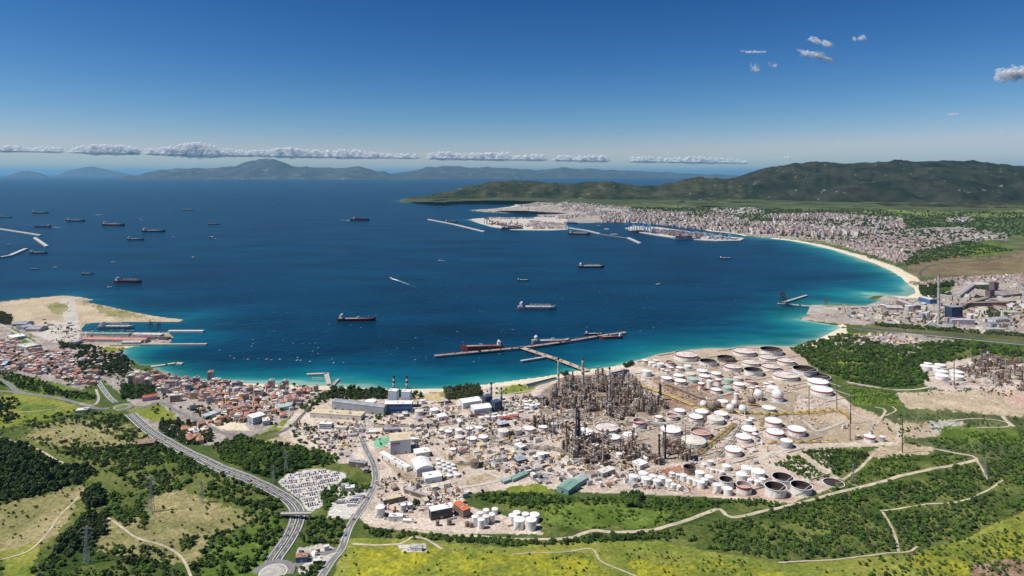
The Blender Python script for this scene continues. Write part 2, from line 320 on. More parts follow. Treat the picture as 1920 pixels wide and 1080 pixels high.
for k, (poly, ca, cb, sz, wan, plot) in enumerate(ZONES):
    x0, x1 = min(p[0] for p in poly)-20, max(p[0] for p in poly)+20; y0, y1 = min(p[1] for p in poly)-20, max(p[1] for p in poly)+20
    r0, r1 = np.searchsorted(GPY, (y0, y1)); c0, c1 = np.searchsorted(GPX, (x0, x1))
    if r1 <= r0 or c1 <= c0: continue
    s = np.s_[r0:r1, c0:c1]
    m = inpoly(PX[s]+n1[s]*wan*4+n3[s]*min(wan, 5)*5, PY[s]+n2[s]*wan*2.4+n4[s]*min(wan, 5)*2.6, poly)
    xs, ys = X0[s][m], YY0[s][m]
    t = fbm(xs/sz, ys/sz, 100+7*k, 5, .62); t = np.clip((t-.5)*2.9+.5, 0, 1)
    if plot:
        a = .5; u = (xs*math.cos(a)+ys*math.sin(a))/plot; v = (-xs*math.sin(a)+ys*math.cos(a))/plot*.8
        ui, vi = np.floor(u), np.floor(v); t = np.clip(.45*t+.75*hash2(ui, vi, 300+k)-.08, -.15, 1.1)
        edge = np.minimum(np.minimum(u-ui, 1-u+ui), np.minimum(v-vi, 1-v+vi)) < .06; t = np.where(edge, t*.5+.55, t)
    c = np.array(ca)+(np.array(cb)-np.array(ca))*t[:, None]
    if cb[2] < .011:   # flower fields: yellow only where the flowers stand thick
        q = np.clip(1.5*(fbm(xs/90, ys/60, 905, 4)-.5)+1.3*(fbm(xs/9, ys/7, 900, 4, .7)-.5)+.9*(fbm(xs/26, ys/20, 909, 3)-.5)+.36, .02, .9)
        c = np.array((.135, .17, .03))*(1-q[:, None])+np.array((.35, .33, .026))*q[:, None]; c *= (.7+.6*fbm(xs/4, ys/4, 907, 3))[:, None]
    if wan >= 2: c = c*(.72+.56*fbm(xs/4.5, ys/4.5, 700+k, 3, .6))[:, None]*(.86+.28*fbm(xs/22, ys/22, 800+k, 3))[:, None]
    G[s][m] = c
# beaches from the distance to the water
def beach(poly, wid):
    m = inpoly(PX, PY, poly) & (SD < wid*(.8+.5*fbm(X0/90, YY0/90, 40, 2))) & (SD > -40)
    t = fbm(X0[m]/25, YY0[m]/25, 44, 3)[:, None]; G[m] = np.array(SAND[0])*(1-t)+np.array(SAND[1])*t
beach([(1450,440),(1640,470),(1730,520),(1750,560),(1690,560),(1440,460)], 62)
beach([(1480,660),(1500,630),(1585,606),(1590,630),(1520,665)], 40)
beach([(610,715),(1170,670),(1190,690),(1000,730),(700,745),(610,740)], 24)
beach([(225,650),(262,650),(300,690),(420,720),(620,735),(620,700),(300,670)], 26)
beach([(900,376),(980,376),(985,392),(900,388)], 60); beach([(1060,425),(1200,414),(1400,436),(1400,450),(1230,424)], 35)
# relief: flat works and towns, rolling ground in front and to the right
flatm = np.zeros(PX.shape)
for poly in ([(-700,560),(250,560),(620,715),(1490,640),(1760,600),(2300,600),(2300,665),(1800,690),(1950,740),(1700,760),(1640,850),(1500,945),(1000,930),(1020,1005),(690,990),(640,870),(500,820),(400,840),(250,790),(190,740),(-700,690)],
             [(500,880),(700,870),(700,1000),(640,1075),(480,1075),(540,960)]):
    flatm = np.maximum(flatm, inpoly(PX, PY, poly))
for _ in range(10):
    k = 6; flatm[:, k:-k] = (flatm[:, 2*k:]+flatm[:, :-2*k]+flatm[:, k:-k])/3; flatm[4:-4] = (flatm[8:]+flatm[:-8]+flatm[4:-4])/3
near = sstep(1500, 1050, YY0)
Z = 2.2+np.clip(SD, 0, 200)*.012
Z += (1-flatm)*near*(fbm(X0/210, YY0/210, 3, 4)*26-6)
Z += (1-flatm)*sstep(880, 800, YY0)*sstep(-260, -120, X0)*10
Z += (1-flatm)*sstep(1000, 1500, YY0)*sstep(3000, 1800, YY0)*fbm(X0/160, YY0/160, 9, 3)*7
Z += sstep(4500, 10500, YY0)*(30+50*fbm(X0/900, YY0/900, 5, 3))*sstep(0, 600, SD)
Z += (fbm(X0/14, YY0/14, 8, 3)-.5)*(1.0*(1-flatm)*near+.15)
Z = np.where(SD > 0, np.maximum(Z*sstep(-2, 22, SD), .35+.0*Z), np.clip(SD*.06, -6, -.6))
GX, GY = flat(PX, PY, Z)
def lut(A, px, py):
    px = np.asarray(px, float); py = np.asarray(py, float)
    c = np.clip((px-GPX[0])/2.0, 0, len(GPX)-1.001); r = np.interp(py, GPY, np.arange(len(GPY))); r = np.clip(r, 0, len(GPY)-1.001)
    ci, ri = c.astype(int), r.astype(int); u, v = c-ci, r-ri
    return (A[ri, ci]*(1-u)+A[ri, ci+1]*u)*(1-v)+(A[ri+1, ci]*(1-u)+A[ri+1, ci+1]*u)*v
def at(px, py):
    z = lut(Z, px, py); X, Y = flat(np.asarray(px, float), np.asarray(py, float), z)
    return (float(X), float(Y), float(z)) if np.ndim(X) == 0 else np.stack([X, Y, z], -1)
def ground(X, Y):
    X = np.asarray(X, float); Y = np.asarray(Y, float); z = np.zeros(X.shape)
    for _ in range(6): px, py = proj(X, Y, z); z = lut(Z, px, py)
    return z
def sea(px, py): X, Y = flat(px, py); return (X, Y, 0.0)
def mpp(py): return H/(py-Y0)            # metres per pixel across the view
keep = (np.maximum(np.maximum(SD[1:, :-1], SD[1:, 1:]), np.maximum(SD[:-1, :-1], SD[:-1, 1:])) > -60)
V = np.stack([GX, GY, Z], -1).reshape(-1, 3); q = quads_of(*PX.shape, keep=keep)
V, q, Gc = compact(V, q, G.reshape(-1, 3))
gm = bpy.data.materials.new('ground'); gm.use_nodes = True; t = gm.node_tree; b = t.nodes['Principled BSDF']
b.inputs['Roughness'].default_value = .95; b.inputs['Specular IOR Level'].default_value = .1
vc = t.nodes.new('ShaderNodeVertexColor'); vc.layer_name = 'ground_colour'
geo = t.nodes.new('ShaderNodeNewGeometry'); nz = t.nodes.new('ShaderNodeTexNoise'); nz.inputs['Scale'].default_value = .22; nz.inputs['Detail'].default_value = 5; nz.inputs['Roughness'].default_value = .7
t.links.new(geo.outputs['Position'], nz.inputs['Vector'])
mr = t.nodes.new('ShaderNodeMapRange'); mr.inputs[1].default_value = .3; mr.inputs[2].default_value = .7; mr.inputs[3].default_value = .52; mr.inputs[4].default_value = 1.42
mx = t.nodes.new('ShaderNodeVectorMath'); mx.operation = 'SCALE'
t.links.new(nz.outputs['Fac'], mr.inputs[0]); t.links.new(vc.outputs['Color'], mx.inputs[0]); t.links.new(mr.outputs[0], mx.inputs['Scale']); t.links.new(mx.outputs[0], b.inputs['Base Color'])
tag(grid_mesh('ground', V, q, [gm], cols=Gc), kind='structure')

# ------------------------------------------------------------------ sea with shallow water over the sand near the shore
SPX = np.concatenate([np.arange(-3000, -300, 300), np.arange(-300, 2220, 5.0), np.arange(2220, 5200, 300)])
SPY = np.concatenate([[326.5, 327.5, 329, 331, 334, 338, 343, 349, 356, 363], np.arange(370, 770, 2.0), [800, 900, 1100, 1300]])
sx, sy = np.meshgrid(SPX, SPY); ssd = sdist(sx, sy); XS, YS = flat(sx, sy); XS = np.clip(XS, -250000, 250000)
nn = fbm(XS/260, YS/260, 21, 4)
right = sstep(1250, 1650, sx)*sstep(420, 480, sy)
reach = 78+56*nn*2+170*right+46*sstep(500, 900, sx)*(1-right)
sh = np.exp(-np.clip(-ssd, 0, None)/reach*1.45)
sh *= np.where(sy < 440, .45, 1)*(1-.55*sstep(420, 300, sx)*sstep(655, 640, sy))*(.62+.65*fbm(XS/420, YS/300, 25, 3))
q = quads_of(*sx.shape); V = np.stack([XS, YS, 0*XS], -1).reshape(-1, 3)
sm_ = bpy.data.materials.new('sea_water'); sm_.use_nodes = True; t = sm_.node_tree; b = t.nodes['Principled BSDF']
b.inputs['IOR'].default_value = 1.33; b.inputs['Specular IOR Level'].default_value = .12; b.inputs['Roughness'].default_value = .32
at_ = t.nodes.new('ShaderNodeAttribute'); at_.attribute_name = 'shallow'
geo = t.nodes.new('ShaderNodeNewGeometry')
mp = t.nodes.new('ShaderNodeMapping'); mp.inputs['Scale'].default_value = (.0016, .0042, 1); t.links.new(geo.outputs['Position'], mp.inputs['Vector'])
nz = t.nodes.new('ShaderNodeTexNoise'); nz.inputs['Scale'].default_value = 1; nz.inputs['Detail'].default_value = 6; t.links.new(mp.outputs[0], nz.inputs['Vector'])
mp2 = t.nodes.new('ShaderNodeMapping'); mp2.inputs['Scale'].default_value = (.007, .02, 1); t.links.new(geo.outputs['Position'], mp2.inputs['Vector'])
nz2 = t.nodes.new('ShaderNodeTexNoise'); nz2.inputs['Scale'].default_value = 1; nz2.inputs['Detail'].default_value = 5; t.links.new(mp2.outputs[0], nz2.inputs['Vector'])
ma = t.nodes.new('ShaderNodeMath'); ma.operation = 'MULTIPLY_ADD'; ma.inputs[1].default_value = .44; t.links.new(nz2.outputs['Fac'], ma.inputs[0])
sb = t.nodes.new('ShaderNodeMath'); sb.operation = 'SUBTRACT'; sb.inputs[1].default_value = .22; t.links.new(at_.outputs['Fac'], sb.inputs[0]); t.links.new(sb.outputs[0], ma.inputs[2])
r = t.nodes.new('ShaderNodeValToRGB'); els = r.color_ramp.elements
els[0].position = 0; els[0].color = (.0004, .027, .060, 1); els[1].position = .95; els[1].color = (.20, .36, .30, 1)
for p, c in ((.12, (.0005, .033, .068, 1)), (.36, (.0009, .068, .108, 1)), (.62, (.004, .130, .145, 1)), (.84, (.035, .22, .21, 1))): e = els.new(p); e.color = c
t.links.new(ma.outputs[0], r.inputs[0])
mr = t.nodes.new('ShaderNodeMapRange'); mr.inputs[1].default_value = .3; mr.inputs[2].default_value = .7; mr.inputs[3].default_value = .60; mr.inputs[4].default_value = 1.42
mx = t.nodes.new('ShaderNodeVectorMath'); mx.operation = 'SCALE'; t.links.new(nz.outputs['Fac'], mr.inputs[0]); t.links.new(r.outputs[0], mx.inputs[0]); t.links.new(mr.outputs[0], mx.inputs['Scale']); t.links.new(mx.outputs[0], b.inputs['Base Color'])
wz = t.nodes.new('ShaderNodeTexNoise'); wz.inputs['Scale'].default_value = .035; wz.inputs['Detail'].default_value = 6; t.links.new(geo.outputs['Position'], wz.inputs['Vector'])
bp = t.nodes.new('ShaderNodeBump'); bp.inputs['Strength'].default_value = .35; bp.inputs['Distance'].default_value = 6; t.links.new(wz.outputs['Fac'], bp.inputs['Height']); t.links.new(bp.outputs[0], b.inputs['Normal'])
tag(grid_mesh('sea', V, q, [sm_], attrs={'shallow': sh.ravel()}), kind='structure')

# ------------------------------------------------------------------ hills: relief between a foot line and a ridge line
def hill_mat(name, c1, c2, rock, amount, scale):
    m = bpy.data.materials.new(name); m.use_nodes = True; t = m.node_tree; b = t.nodes['Principled BSDF']; b.inputs['Roughness'].default_value = 1; b.inputs['Specular IOR Level'].default_value = 0
    g = t.nodes.new('ShaderNodeNewGeometry'); n = t.nodes.new('ShaderNodeTexNoise'); n.inputs['Scale'].default_value = scale; n.inputs['Detail'].default_value = 8; n.inputs['Roughness'].default_value = .65; t.links.new(g.outputs['Position'], n.inputs['Vector'])
    r = t.nodes.new('ShaderNodeValToRGB'); r.color_ramp.elements[0].position = .38; r.color_ramp.elements[1].position = .64; r.color_ramp.elements[0].color = (*c1, 1); r.color_ramp.elements[1].color = (*c2, 1); t.links.new(n.outputs['Fac'], r.inputs[0])
    n2 = t.nodes.new('ShaderNodeTexNoise'); n2.inputs['Scale'].default_value = scale*3.2; n2.inputs['Detail'].default_value = 7; n2.inputs['Roughness'].default_value = .7; t.links.new(g.outputs['Position'], n2.inputs['Vector'])
    r2 = t.nodes.new('ShaderNodeValToRGB'); r2.color_ramp.elements[0].position = 1-amount; r2.color_ramp.elements[1].position = min(1, 1.05-amount); t.links.new(n2.outputs['Fac'], r2.inputs[0])
    mi = t.nodes.new('ShaderNodeMixRGB'); t.links.new(r2.outputs[0], mi.inputs[0]); t.links.new(r.outputs[0], mi.inputs[1]); mi.inputs[2].default_value = (*rock, 1); t.links.new(mi.outputs[0], b.inputs['Base Color'])
    return m
def hill(name, foot, ridge, depth, seed, m, rough=.25, step=4, back=.8, power=1.15, gul=420):
    xs = np.arange(ridge[0][0], ridge[-1][0]+.1, step); fy = np.interp(xs, *zip(*foot)); ry = np.interp(xs, *zip(*ridge)); ry = ry-(fbm(xs/16, xs*0+seed, seed+90, 4, .6)-.5)*min(6.0, .22*float((fy-ry).max()))*np.clip((fy-ry)/8, 0, 1)
    vs = np.concatenate([np.linspace(-.03, 1, 90), np.linspace(1.04, 1+back, 14)]); U, Vv = np.meshgrid(xs, vs)
    Yf = F*H/(fy-Y0); Yr = Yf+depth; zr = H-(ry-Y0)*Yr/F
    YY = Yf[None]+depth*Vv; XX = (U-CX)*Yr[None]/F*(1-(1-YY/Yr[None])*1.0)
    s = np.where(Vv < 1, np.clip(Vv, -.03, 1)**power if power == 1 else np.sign(Vv)*np.abs(np.clip(Vv, -.03, 1))**power, 1-(np.clip(Vv-1, 0, None)/back)**1.6)
    rid = 1-np.abs(fbm(XX/gul, YY/gul, seed, 5)*2-1)
    bump = (rid-.70)*rough*7*np.clip(Vv, 0, 1)**.7*np.clip(1.03-Vv, .0, 1)
    ZZ = zr[None]*(s+bump)+(fbm(XX/gul*3, YY/gul*3, seed+40, 5, .6)-.5)*zr[None]*.075*(Vv > .05)
    ZZ = np.where(Vv < 0, -8, ZZ)
    nr, nc = U.shape; V = np.stack([XX, YY, ZZ], -1)[::-1].reshape(-1, 3)
    return tag(grid_mesh(name, V, quads_of(nr, nc), [m]), kind='structure')
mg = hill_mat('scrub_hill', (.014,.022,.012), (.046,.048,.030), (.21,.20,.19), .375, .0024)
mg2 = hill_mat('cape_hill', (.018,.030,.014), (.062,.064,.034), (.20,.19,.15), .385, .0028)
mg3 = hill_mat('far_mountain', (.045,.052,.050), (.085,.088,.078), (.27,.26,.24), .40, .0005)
hill('cape_hills', [(740,378),(800,381.5),(870,380),(950,379),(1200,382),(1420,384)], [(742,377.5),(770,373),(800,368),(850,357),(880,349),(920,342),(960,339),(1000,338),(1030,344),(1070,345),(1110,341),(1150,341),(1190,348),(1230,348),(1290,335),(1310,331),(1350,335),(1400,346),(1440,362)], 1500, 3, mg2, .22, 2.5)
hill('sierra', [(1150,388),(1300,386),(1450,384),(1600,388),(1800,392),(2400,394)], [(1150,384),(1220,362),(1300,346),(1350,338),(1390,330),(1420,319),(1445,312),(1490,306),(1530,303),(1570,306),(1640,306),(1680,299),(1720,301),(1760,301),(1800,302),(1850,303),(1890,308),(1920,313),(2000,320),(2150,322),(2400,335)], 3600, 8, mg, .24, 4, gul=800)
hill('foothills', [(1300,396),(1500,398),(1700,402),(1920,404),(2400,406)], [(1300,392),(1420,386),(1500,382),(1580,386),(1660,380),(1740,384),(1830,378),(1900,382),(2000,378),(2400,382)], 1300, 15, mg2, .2, 5)
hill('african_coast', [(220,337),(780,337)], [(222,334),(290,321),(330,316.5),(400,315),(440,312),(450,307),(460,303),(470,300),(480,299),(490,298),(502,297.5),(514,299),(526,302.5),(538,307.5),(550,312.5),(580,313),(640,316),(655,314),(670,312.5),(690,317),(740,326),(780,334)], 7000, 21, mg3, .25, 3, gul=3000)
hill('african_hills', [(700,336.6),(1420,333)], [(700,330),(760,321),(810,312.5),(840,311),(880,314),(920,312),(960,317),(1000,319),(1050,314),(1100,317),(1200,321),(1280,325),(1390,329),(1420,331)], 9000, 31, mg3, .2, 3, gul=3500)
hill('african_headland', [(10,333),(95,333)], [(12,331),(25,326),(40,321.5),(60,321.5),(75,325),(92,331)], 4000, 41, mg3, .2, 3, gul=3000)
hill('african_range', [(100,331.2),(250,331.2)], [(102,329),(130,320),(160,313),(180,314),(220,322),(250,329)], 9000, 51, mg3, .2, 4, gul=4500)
# ------------------------------------------------------------------ haze over the strait
hz = bpy.data.materials.new('haze'); hz.use_nodes = True; t = hz.node_tree; t.nodes.clear()
out = t.nodes.new('ShaderNodeOutputMaterial'); pv = t.nodes.new('ShaderNodeVolumePrincipled')
pv.inputs['Color'].default_value = (.29, .67, 1, 1); pv.inputs['Density'].default_value = 0.9e-5; pv.inputs['Anisotropy'].default_value = .1
t.links.new(pv.outputs[0], out.inputs['Volume'])
mb = MB(); mb.box(0, 199000, -12, 520000, 422000, 1800); tag(mb.build('haze', hz), kind='stuff')
# ------------------------------------------------------------------ materials for built things
WHITE = mat('white_paint', (.80,.79,.76), .5, .14, .35, col2=(.60,.56,.51), detail=7); OFFW = mat('cream_paint', (.66,.61,.53), .6, .16, .06); REDP = mat('red_band', (.42,.05,.045), .6, .2)
GREYP = mat('grey_paint', (.36,.37,.39), .6, .2); DARK = mat('dark_steel', (.045,.045,.05), .6, .3); BROWN = mat('brown_paint', (.20,.15,.12), .7, .25)
RUSTM = mat('rusty_steel', (.24,.14,.09), .8, .4, .15, col2=(.10,.07,.055)); STEEL = mat('pale_steel', (.44,.42,.40), .5, .25, .1); GREEN = mat('green_paint', (.40,.52,.44), .6, .12)
TAN = mat('tan_lagging', (.46,.37,.29), .8, .25, .15); YELL = mat('yellow_paint', (.58,.40,.07), .6, .25); BLUEP = mat('blue_paint', (.05,.15,.36), .6, .2); DBLUE = mat('slate_blue_cladding', (.06,.075,.12), .6, .2)
CONCM = mat('concrete', (.42,.39,.35), .9, .22, .12); ASPHM = mat('asphalt', (.13,.13,.135), .9, .25, .1); PALEASPH = mat('worn_asphalt', (.20,.195,.19), .9, .2, .08); TRACK = mat('dirt_track', (.50,.42,.31), 1, .25, .08)
LINEW = mat('road_paint', (.75,.75,.72), .8, .1); TERRA = mat('terracotta_tiles', (.38,.18,.13), .9, .3, .3); PINK = mat('pink_tiles', (.50,.24,.19), .9, .25, .3); ORANGE = mat('orange_tiles', (.48,.23,.13), .9, .25, .3)
GLASS = mat('dark_glass', (.02,.03,.04), .15, .2, .5, spec=.6); NAVY = mat('navy_hull', (.012,.018,.035), .5, .2); MAROON = mat('maroon_paint', (.17,.035,.03), .6, .25); BLACKH = mat('black_hull', (.012,.012,.014), .5, .2)
LBLUE = mat('light_blue_hull', (.16,.36,.50), .5, .12); GREENR = mat('green_roof', (.20,.34,.29), .7, .2); GREYROOF = mat('grey_sheet_roof', (.30,.31,.33), .6, .2); BUFF = mat('buff_roof', (.60,.50,.34), .8, .15)
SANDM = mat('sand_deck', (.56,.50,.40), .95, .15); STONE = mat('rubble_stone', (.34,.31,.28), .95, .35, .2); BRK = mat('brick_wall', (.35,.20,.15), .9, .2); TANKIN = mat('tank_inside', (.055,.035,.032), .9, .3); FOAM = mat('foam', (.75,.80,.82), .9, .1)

# ------------------------------------------------------------------ roads and tracks
def catmull(P, step):
    P = [np.array(p, float) for p in P]; P = [2*P[0]-P[1]]+P+[2*P[-1]-P[-2]]; out = []
    for i in range(1, len(P)-2):
        a, b, c, d = P[i-1:i+3]; n = max(2, int(np.linalg.norm(c-b)/step))
        for k in range(n):
            t = k/n; out.append(.5*((2*b)+(c-a)*t+(2*a-5*b+4*c-d)*t*t+(3*b-a-3*c+d)*t**3))
    out.append(P[-2]); return np.array(out)
def strip(C, wid, off, m, dz, name, parent=None, dash=None, base=None):
    d = np.gradient(C, axis=0); d /= np.linalg.norm(d, axis=1)[:, None]+1e-9; nrm = np.stack([-d[:, 1], d[:, 0]], 1)
    L, R = C+nrm*(off+wid/2), C+nrm*(off-wid/2); zc = ground(C[:, 0], C[:, 1])
    zl = np.maximum(ground(L[:, 0], L[:, 1]), zc-.3)+dz; zr = np.maximum(ground(R[:, 0], R[:, 1]), zc-.3)+dz
    if base:      # lies on the wider sheet below it
        bl, br2 = C+nrm*base/2, C-nrm*base/2; hl = np.maximum(ground(bl[:, 0], bl[:, 1]), zc-.3); hr = np.maximum(ground(br2[:, 0], br2[:, 1]), zc-.3); f_ = lambda o_: hr+(hl-hr)*(o_+base/2)/base+dz; zl, zr = f_(off+wid/2), f_(off-wid/2)
    b = MB()
    for i in range(len(C)-1):
        if dash and (i // dash) % 2: continue
        b.face([(*R[i], zr[i]), (*R[i+1], zr[i+1]), (*L[i+1], zl[i+1]), (*L[i], zl[i])])
    return b.build(name, m, parent)
def road(name, pts, wid, m, dz=.45, lines=False, kerb=True):
    P = [at(*p)[:2] for p in pts]; C = catmull(P, 7)
    o = tag(strip(C, wid, 0, m, dz, name), kind='structure')
    if lines:
        strip(C, .5, wid/2-.7, LINEW, dz+.03, 'edge_line', o, base=wid); strip(C, .5, -wid/2+.7, LINEW, dz+.03, 'edge_line', o, base=wid); strip(C, .45, 0, LINEW, dz+.03, 'centre_line', o, 2, base=wid)
    if kerb and wid > 5:
        for s in (-1, 1): strip(C, .5, s*(wid/2+.2), CONCM, dz+.12, 'kerb', o, base=wid)
    return o
HW = [(508,1066),(515,1048),(535,1020),(552,990),(558,965),(549,946),(522,926),(480,905),(430,885),(380,862),(330,838),(290,815),(262,793),(244,776)]
P = [at(*p)[:2] for p in HW]; C = catmull(P, 7)
hw = tag(strip(C, 21, 0, mat('verge', (.30,.28,.24), .95, .25, .1), .4, 'motorway'), kind='structure')
for s in (-1, 1):
    strip(C, 7.4, s*5.4, ASPHM, .46, 'carriageway', hw, base=21); strip(C, .6, s*1.9, LINEW, .5, 'edge_line', hw, base=21); strip(C, .6, s*8.9, LINEW, .5, 'edge_line', hw, base=21); strip(C, .4, s*5.4, LINEW, .5, 'lane_line', hw, 1, base=21); strip(C, .7, s*10.2, STEEL, 1.0, 'guard_rail', hw, base=21)
strip(C, 1.6, 0, mat('median_planting', (.10,.12,.05), 1, .3, .2), .9, 'median', hw, base=21)
def roundabout(px, py, r, wid, name):
    x, y, z = at(px, py); o = empty(name, (x, y, z+.5)); tag(o, kind='structure')
    b = MB(); b.cyl(0, 0, 0, r, .15, seg=40, cap=False); b.ring(0, 0, .15, r-wid, r, 40); b.build('roadway', PALEASPH, o)
    b = MB(); b.cyl(0, 0, 0, r-wid, .45, seg=32, cone=1.2); b.build('central_island', CONCM if py > 1000 else mat('lawn', (.14,.19,.05), 1, .2, .05), o)
    b = MB(); b.ring(0, 0, .5, r-wid, r-wid+.8, 32); b.build('kerb', LINEW, o)
roundabout(512, 1074, 26, 10, 'roundabout'); roundabout(228, 764, 23, 9, 'roundabout')
road('main_road', [(180,708),(190,725),(205,745),(217,755)], 10, PALEASPH, .45, True)
road('works_road', [(598,1090),(620,1055),(640,1030),(650,1002),(660,980),(690,935),(704,900),(700,870),(685,840),(674,812),(668,796)], 10.5, PALEASPH, .45, True)
road('works_road', [(672,812),(690,800),(694,792),(680,785)], 8, CONCM)
road('lane', [(-120,660),(0,712),(30,732),(60,740),(100,745),(150,757),(180,766),(205,766)], 9, PALEASPH)
road('lane', [(-60,728),(20,735),(60,740)], 6, PALEASPH); road('lane', [(150,757),(175,760),(185,748),(180,730)], 5, CONCM)
road('street', [(244,770),(275,762),(300,754),(330,770),(370,790),(420,812),(460,815)], 8, PALEASPH)
road('street', [(0,608),(40,630),(75,650),(110,668),(130,690)], 8, CONCM); road('street', [(300,735),(360,757),(420,770),(470,785),(510,770),(560,760),(605,733)], 6, CONCM)
road('railway_bed', [(505,820),(545,800),(570,775),(600,748),(612,735)], 7, ASPHM)
road('approach_road', [(520,800),(560,808),(620,828),(650,850),(668,868),(690,885)], 7, CONCM)
road('approach_road', [(640,1028),(600,1040),(570,1052),(540,1066)], 8, PALEASPH)
for pts, wd in (
 ([(690,984),(750,993),(850,1003),(960,1010),(1060,1010),(1088,1002),(1115,995),(1150,998),(1200,996),(1240,990),(1290,975),(1330,960),(1350,955),(1372,970),(1440,957),(1520,938),(1600,917),(1700,890),(1800,870),(1832,862)], 6.5),
 ([(1832,862),(1822,855),(1780,847),(1755,842)], 6), ([(1570,898),(1530,870),(1500,855),(1497,848),(1530,840),(1560,838),(1640,836),(1660,845)], 6.5), ([(1640,850),(1610,880),(1580,900)], 5),
 ([(1832,864),(1845,885),(1850,900)], 3.5), ([(1650,958),(1740,945),(1800,940),(1840,925),(1880,900)], 3), ([(1655,960),(1670,985),(1680,1010),(1685,1035)], 3.5),
 ([(1460,1055),(1560,1050),(1690,1036),(1720,1025)], 3), ([(660,1020),(750,1020),(770,1008),(800,1012),(830,1030)], 4), ([(960,1040),(1060,1035),(1110,1030),(1130,1055),(1200,1085)], 2.6),
 ([(0,1050),(50,1035),(85,1005),(110,970),(140,940),(160,915)], 3), ([(0,820),(60,838),(110,865),(150,875)], 4), ([(200,970),(260,1010),(310,1025),(340,1045),(360,1085)], 3.2),
 ([(1660,780),(1680,770),(1672,762)], 3), ([(1780,740),(1850,748),(1890,768),(1880,780),(1900,800)], 7), ([(1850,738),(1870,752),(1900,762),(1930,775)], 5), ([(1640,800),(1660,770),(1640,763)], 5),
 ([(1760,792),(1830,785),(1880,790),(1890,800),(1830,802)], 4), ([(1700,735),(1760,745),(1800,752)], 4), ([(0,775),(80,770),(130,760)], 2.5)):
    road('dirt_track', pts, wd, TRACK, .35, kerb=False)
for pts, wd in (([(1202,715),(1248,703),(1283,693),(1340,690)], 5), ([(1276,728),(1324,748),(1374,734),(1412,725)], 6), ([(1267,679),(1330,684),(1350,690),(1420,720),(1445,735)], 5), ([(1302,766),(1270,795),(1228,790),(1170,788)], 6),
 ([(1228,792),(1290,796),(1333,800),(1380,782)], 6), ([(1392,786),(1350,822),(1302,862),(1330,880),(1380,892),(1450,890)], 7), ([(1490,780),(1515,795),(1530,808),(1560,800),(1582,790)], 6), ([(1490,735),(1540,745),(1587,760),(1600,775),(1640,790)], 6),
 ([(1587,716),(1640,726),(1675,731),(1720,730),(1760,722)], 6), ([(1000,790),(1060,770),(1100,765)], 5), ([(860,800),(930,790),(1000,778)], 5), ([(700,800),(780,806),(830,830),(850,850),(900,880),(960,905)], 6), ([(790,910),(850,915),(920,905),(990,885),(1050,890)], 6),
 ([(760,905),(800,935),(840,950),(880,965)], 5), ([(880,880),(1000,865),(1040,885)], 5), ([(1060,890),(1130,905),(1220,912),(1310,925)], 6), ([(1410,840),(1425,862),(1480,840),(1500,830)], 5), ([(760,760),(830,760),(880,772),(940,765),(1000,750)], 5),
 ([(1010,730),(960,738),(900,750),(870,755)], 4), ([(1580,571),(1640,590),(1700,600),(1800,612),(1900,622)], 7), ([(1640,578),(1720,586),(1740,560),(1800,540)], 6), ([(1840,625),(1870,600),(1900,570)], 6), ([(1600,616),(1760,631),(1920,647),(2100,665)], 5), ([(1730,700),(1780,715),(1850,722),(1920,720)], 6)):
    road('works_lane', pts, wd, mat('pale_concrete', (.50,.46,.40), .95, .15, .06), .4)
# overbridge on the motorway
x, y, z = at(555, 972); br = tag(empty('road_bridge', (x, y, z), .03), 'grey road bridge crossing the dual carriageway near the car park', 'bridge')
b = MB(); b.box(0, 0, 6.2, 44, 7, 1.2); b.build('deck', CONCM, br)
for s in (-1, 1): b = MB(); b.box(0, s*3.3, 7.4, 44, .35, 1.1); b.build('parapet', CONCM, br)
for s in (-20, -7, 7, 20): b = MB(); b.box(s, 0, -1, 1.2, 6, 7.2); b.build('pier', CONCM, br)

# ------------------------------------------------------------------ jetties, moles, quays
def jetty(name, pts, wid, h, label, cat, m=CONCM, piles=True, z0=-3, group=None):
    P = [sea(*p) for p in pts]; o = tag(empty(name, P[0]), label, cat, group)
    ox, oy = P[0][:2]
    for a, b_ in zip(P[:-1], P[1:]):
        dx, dy = b_[0]-a[0], b_[1]-a[1]; L = math.hypot(dx, dy); an = math.atan2(dy, dx); b = MB()
        b.box((a[0]+b_[0])/2-ox, (a[1]+b_[1])/2-oy, h-1.2 if piles else z0, L+wid*.5, wid, 1.2 if piles else h-z0, an); b.build('deck', m, o)
        if piles:
            b = MB(); n = max(2, int(L/22))
            for i in range(n+1):
                for s in (-.38, .38):
                    t = i/n; b.cyl(a[0]+dx*t-ox-math.sin(an)*wid*s, a[1]+dy*t-oy+math.cos(an)*wid*s, -4, .8, h+2.9, seg=6, cap=False)
            tag(b.build('piles', BROWN, o), kind='stuff')
    return o
def moored_frames(o, pts, n, h, hh=7):
    """mooring dolphins and loading arms along a jetty, as parts"""
    P = [sea(*p) for p in pts]
    for i in range(n):
        t = (i+.5)/n; x = P[0][0]+(P[-1][0]-P[0][0])*t-o.location.x; y = P[0][1]+(P[-1][1]-P[0][1])*t-o.location.y; b = MB()
        b.box(x, y, h, 5, 5, 1.2); b.box(x, y, h+1.2, 1.6, 1.6, hh, taper=.6); b.beam((x, y, h+hh), (x+4, y+2, h+hh*1.3), .6); b.build('loading_arm', RUSTM, o)
j = jetty('tanker_jetty', [(1100,699),(1045,678),(975,655)], 16, 7, 'long tanker jetty running out from the refinery beach', 'jetty', mat('jetty_deck', (.45,.35,.27), .9, .25)); moored_frames(j, [(1095,697),(985,658)], 7, 7, 3)
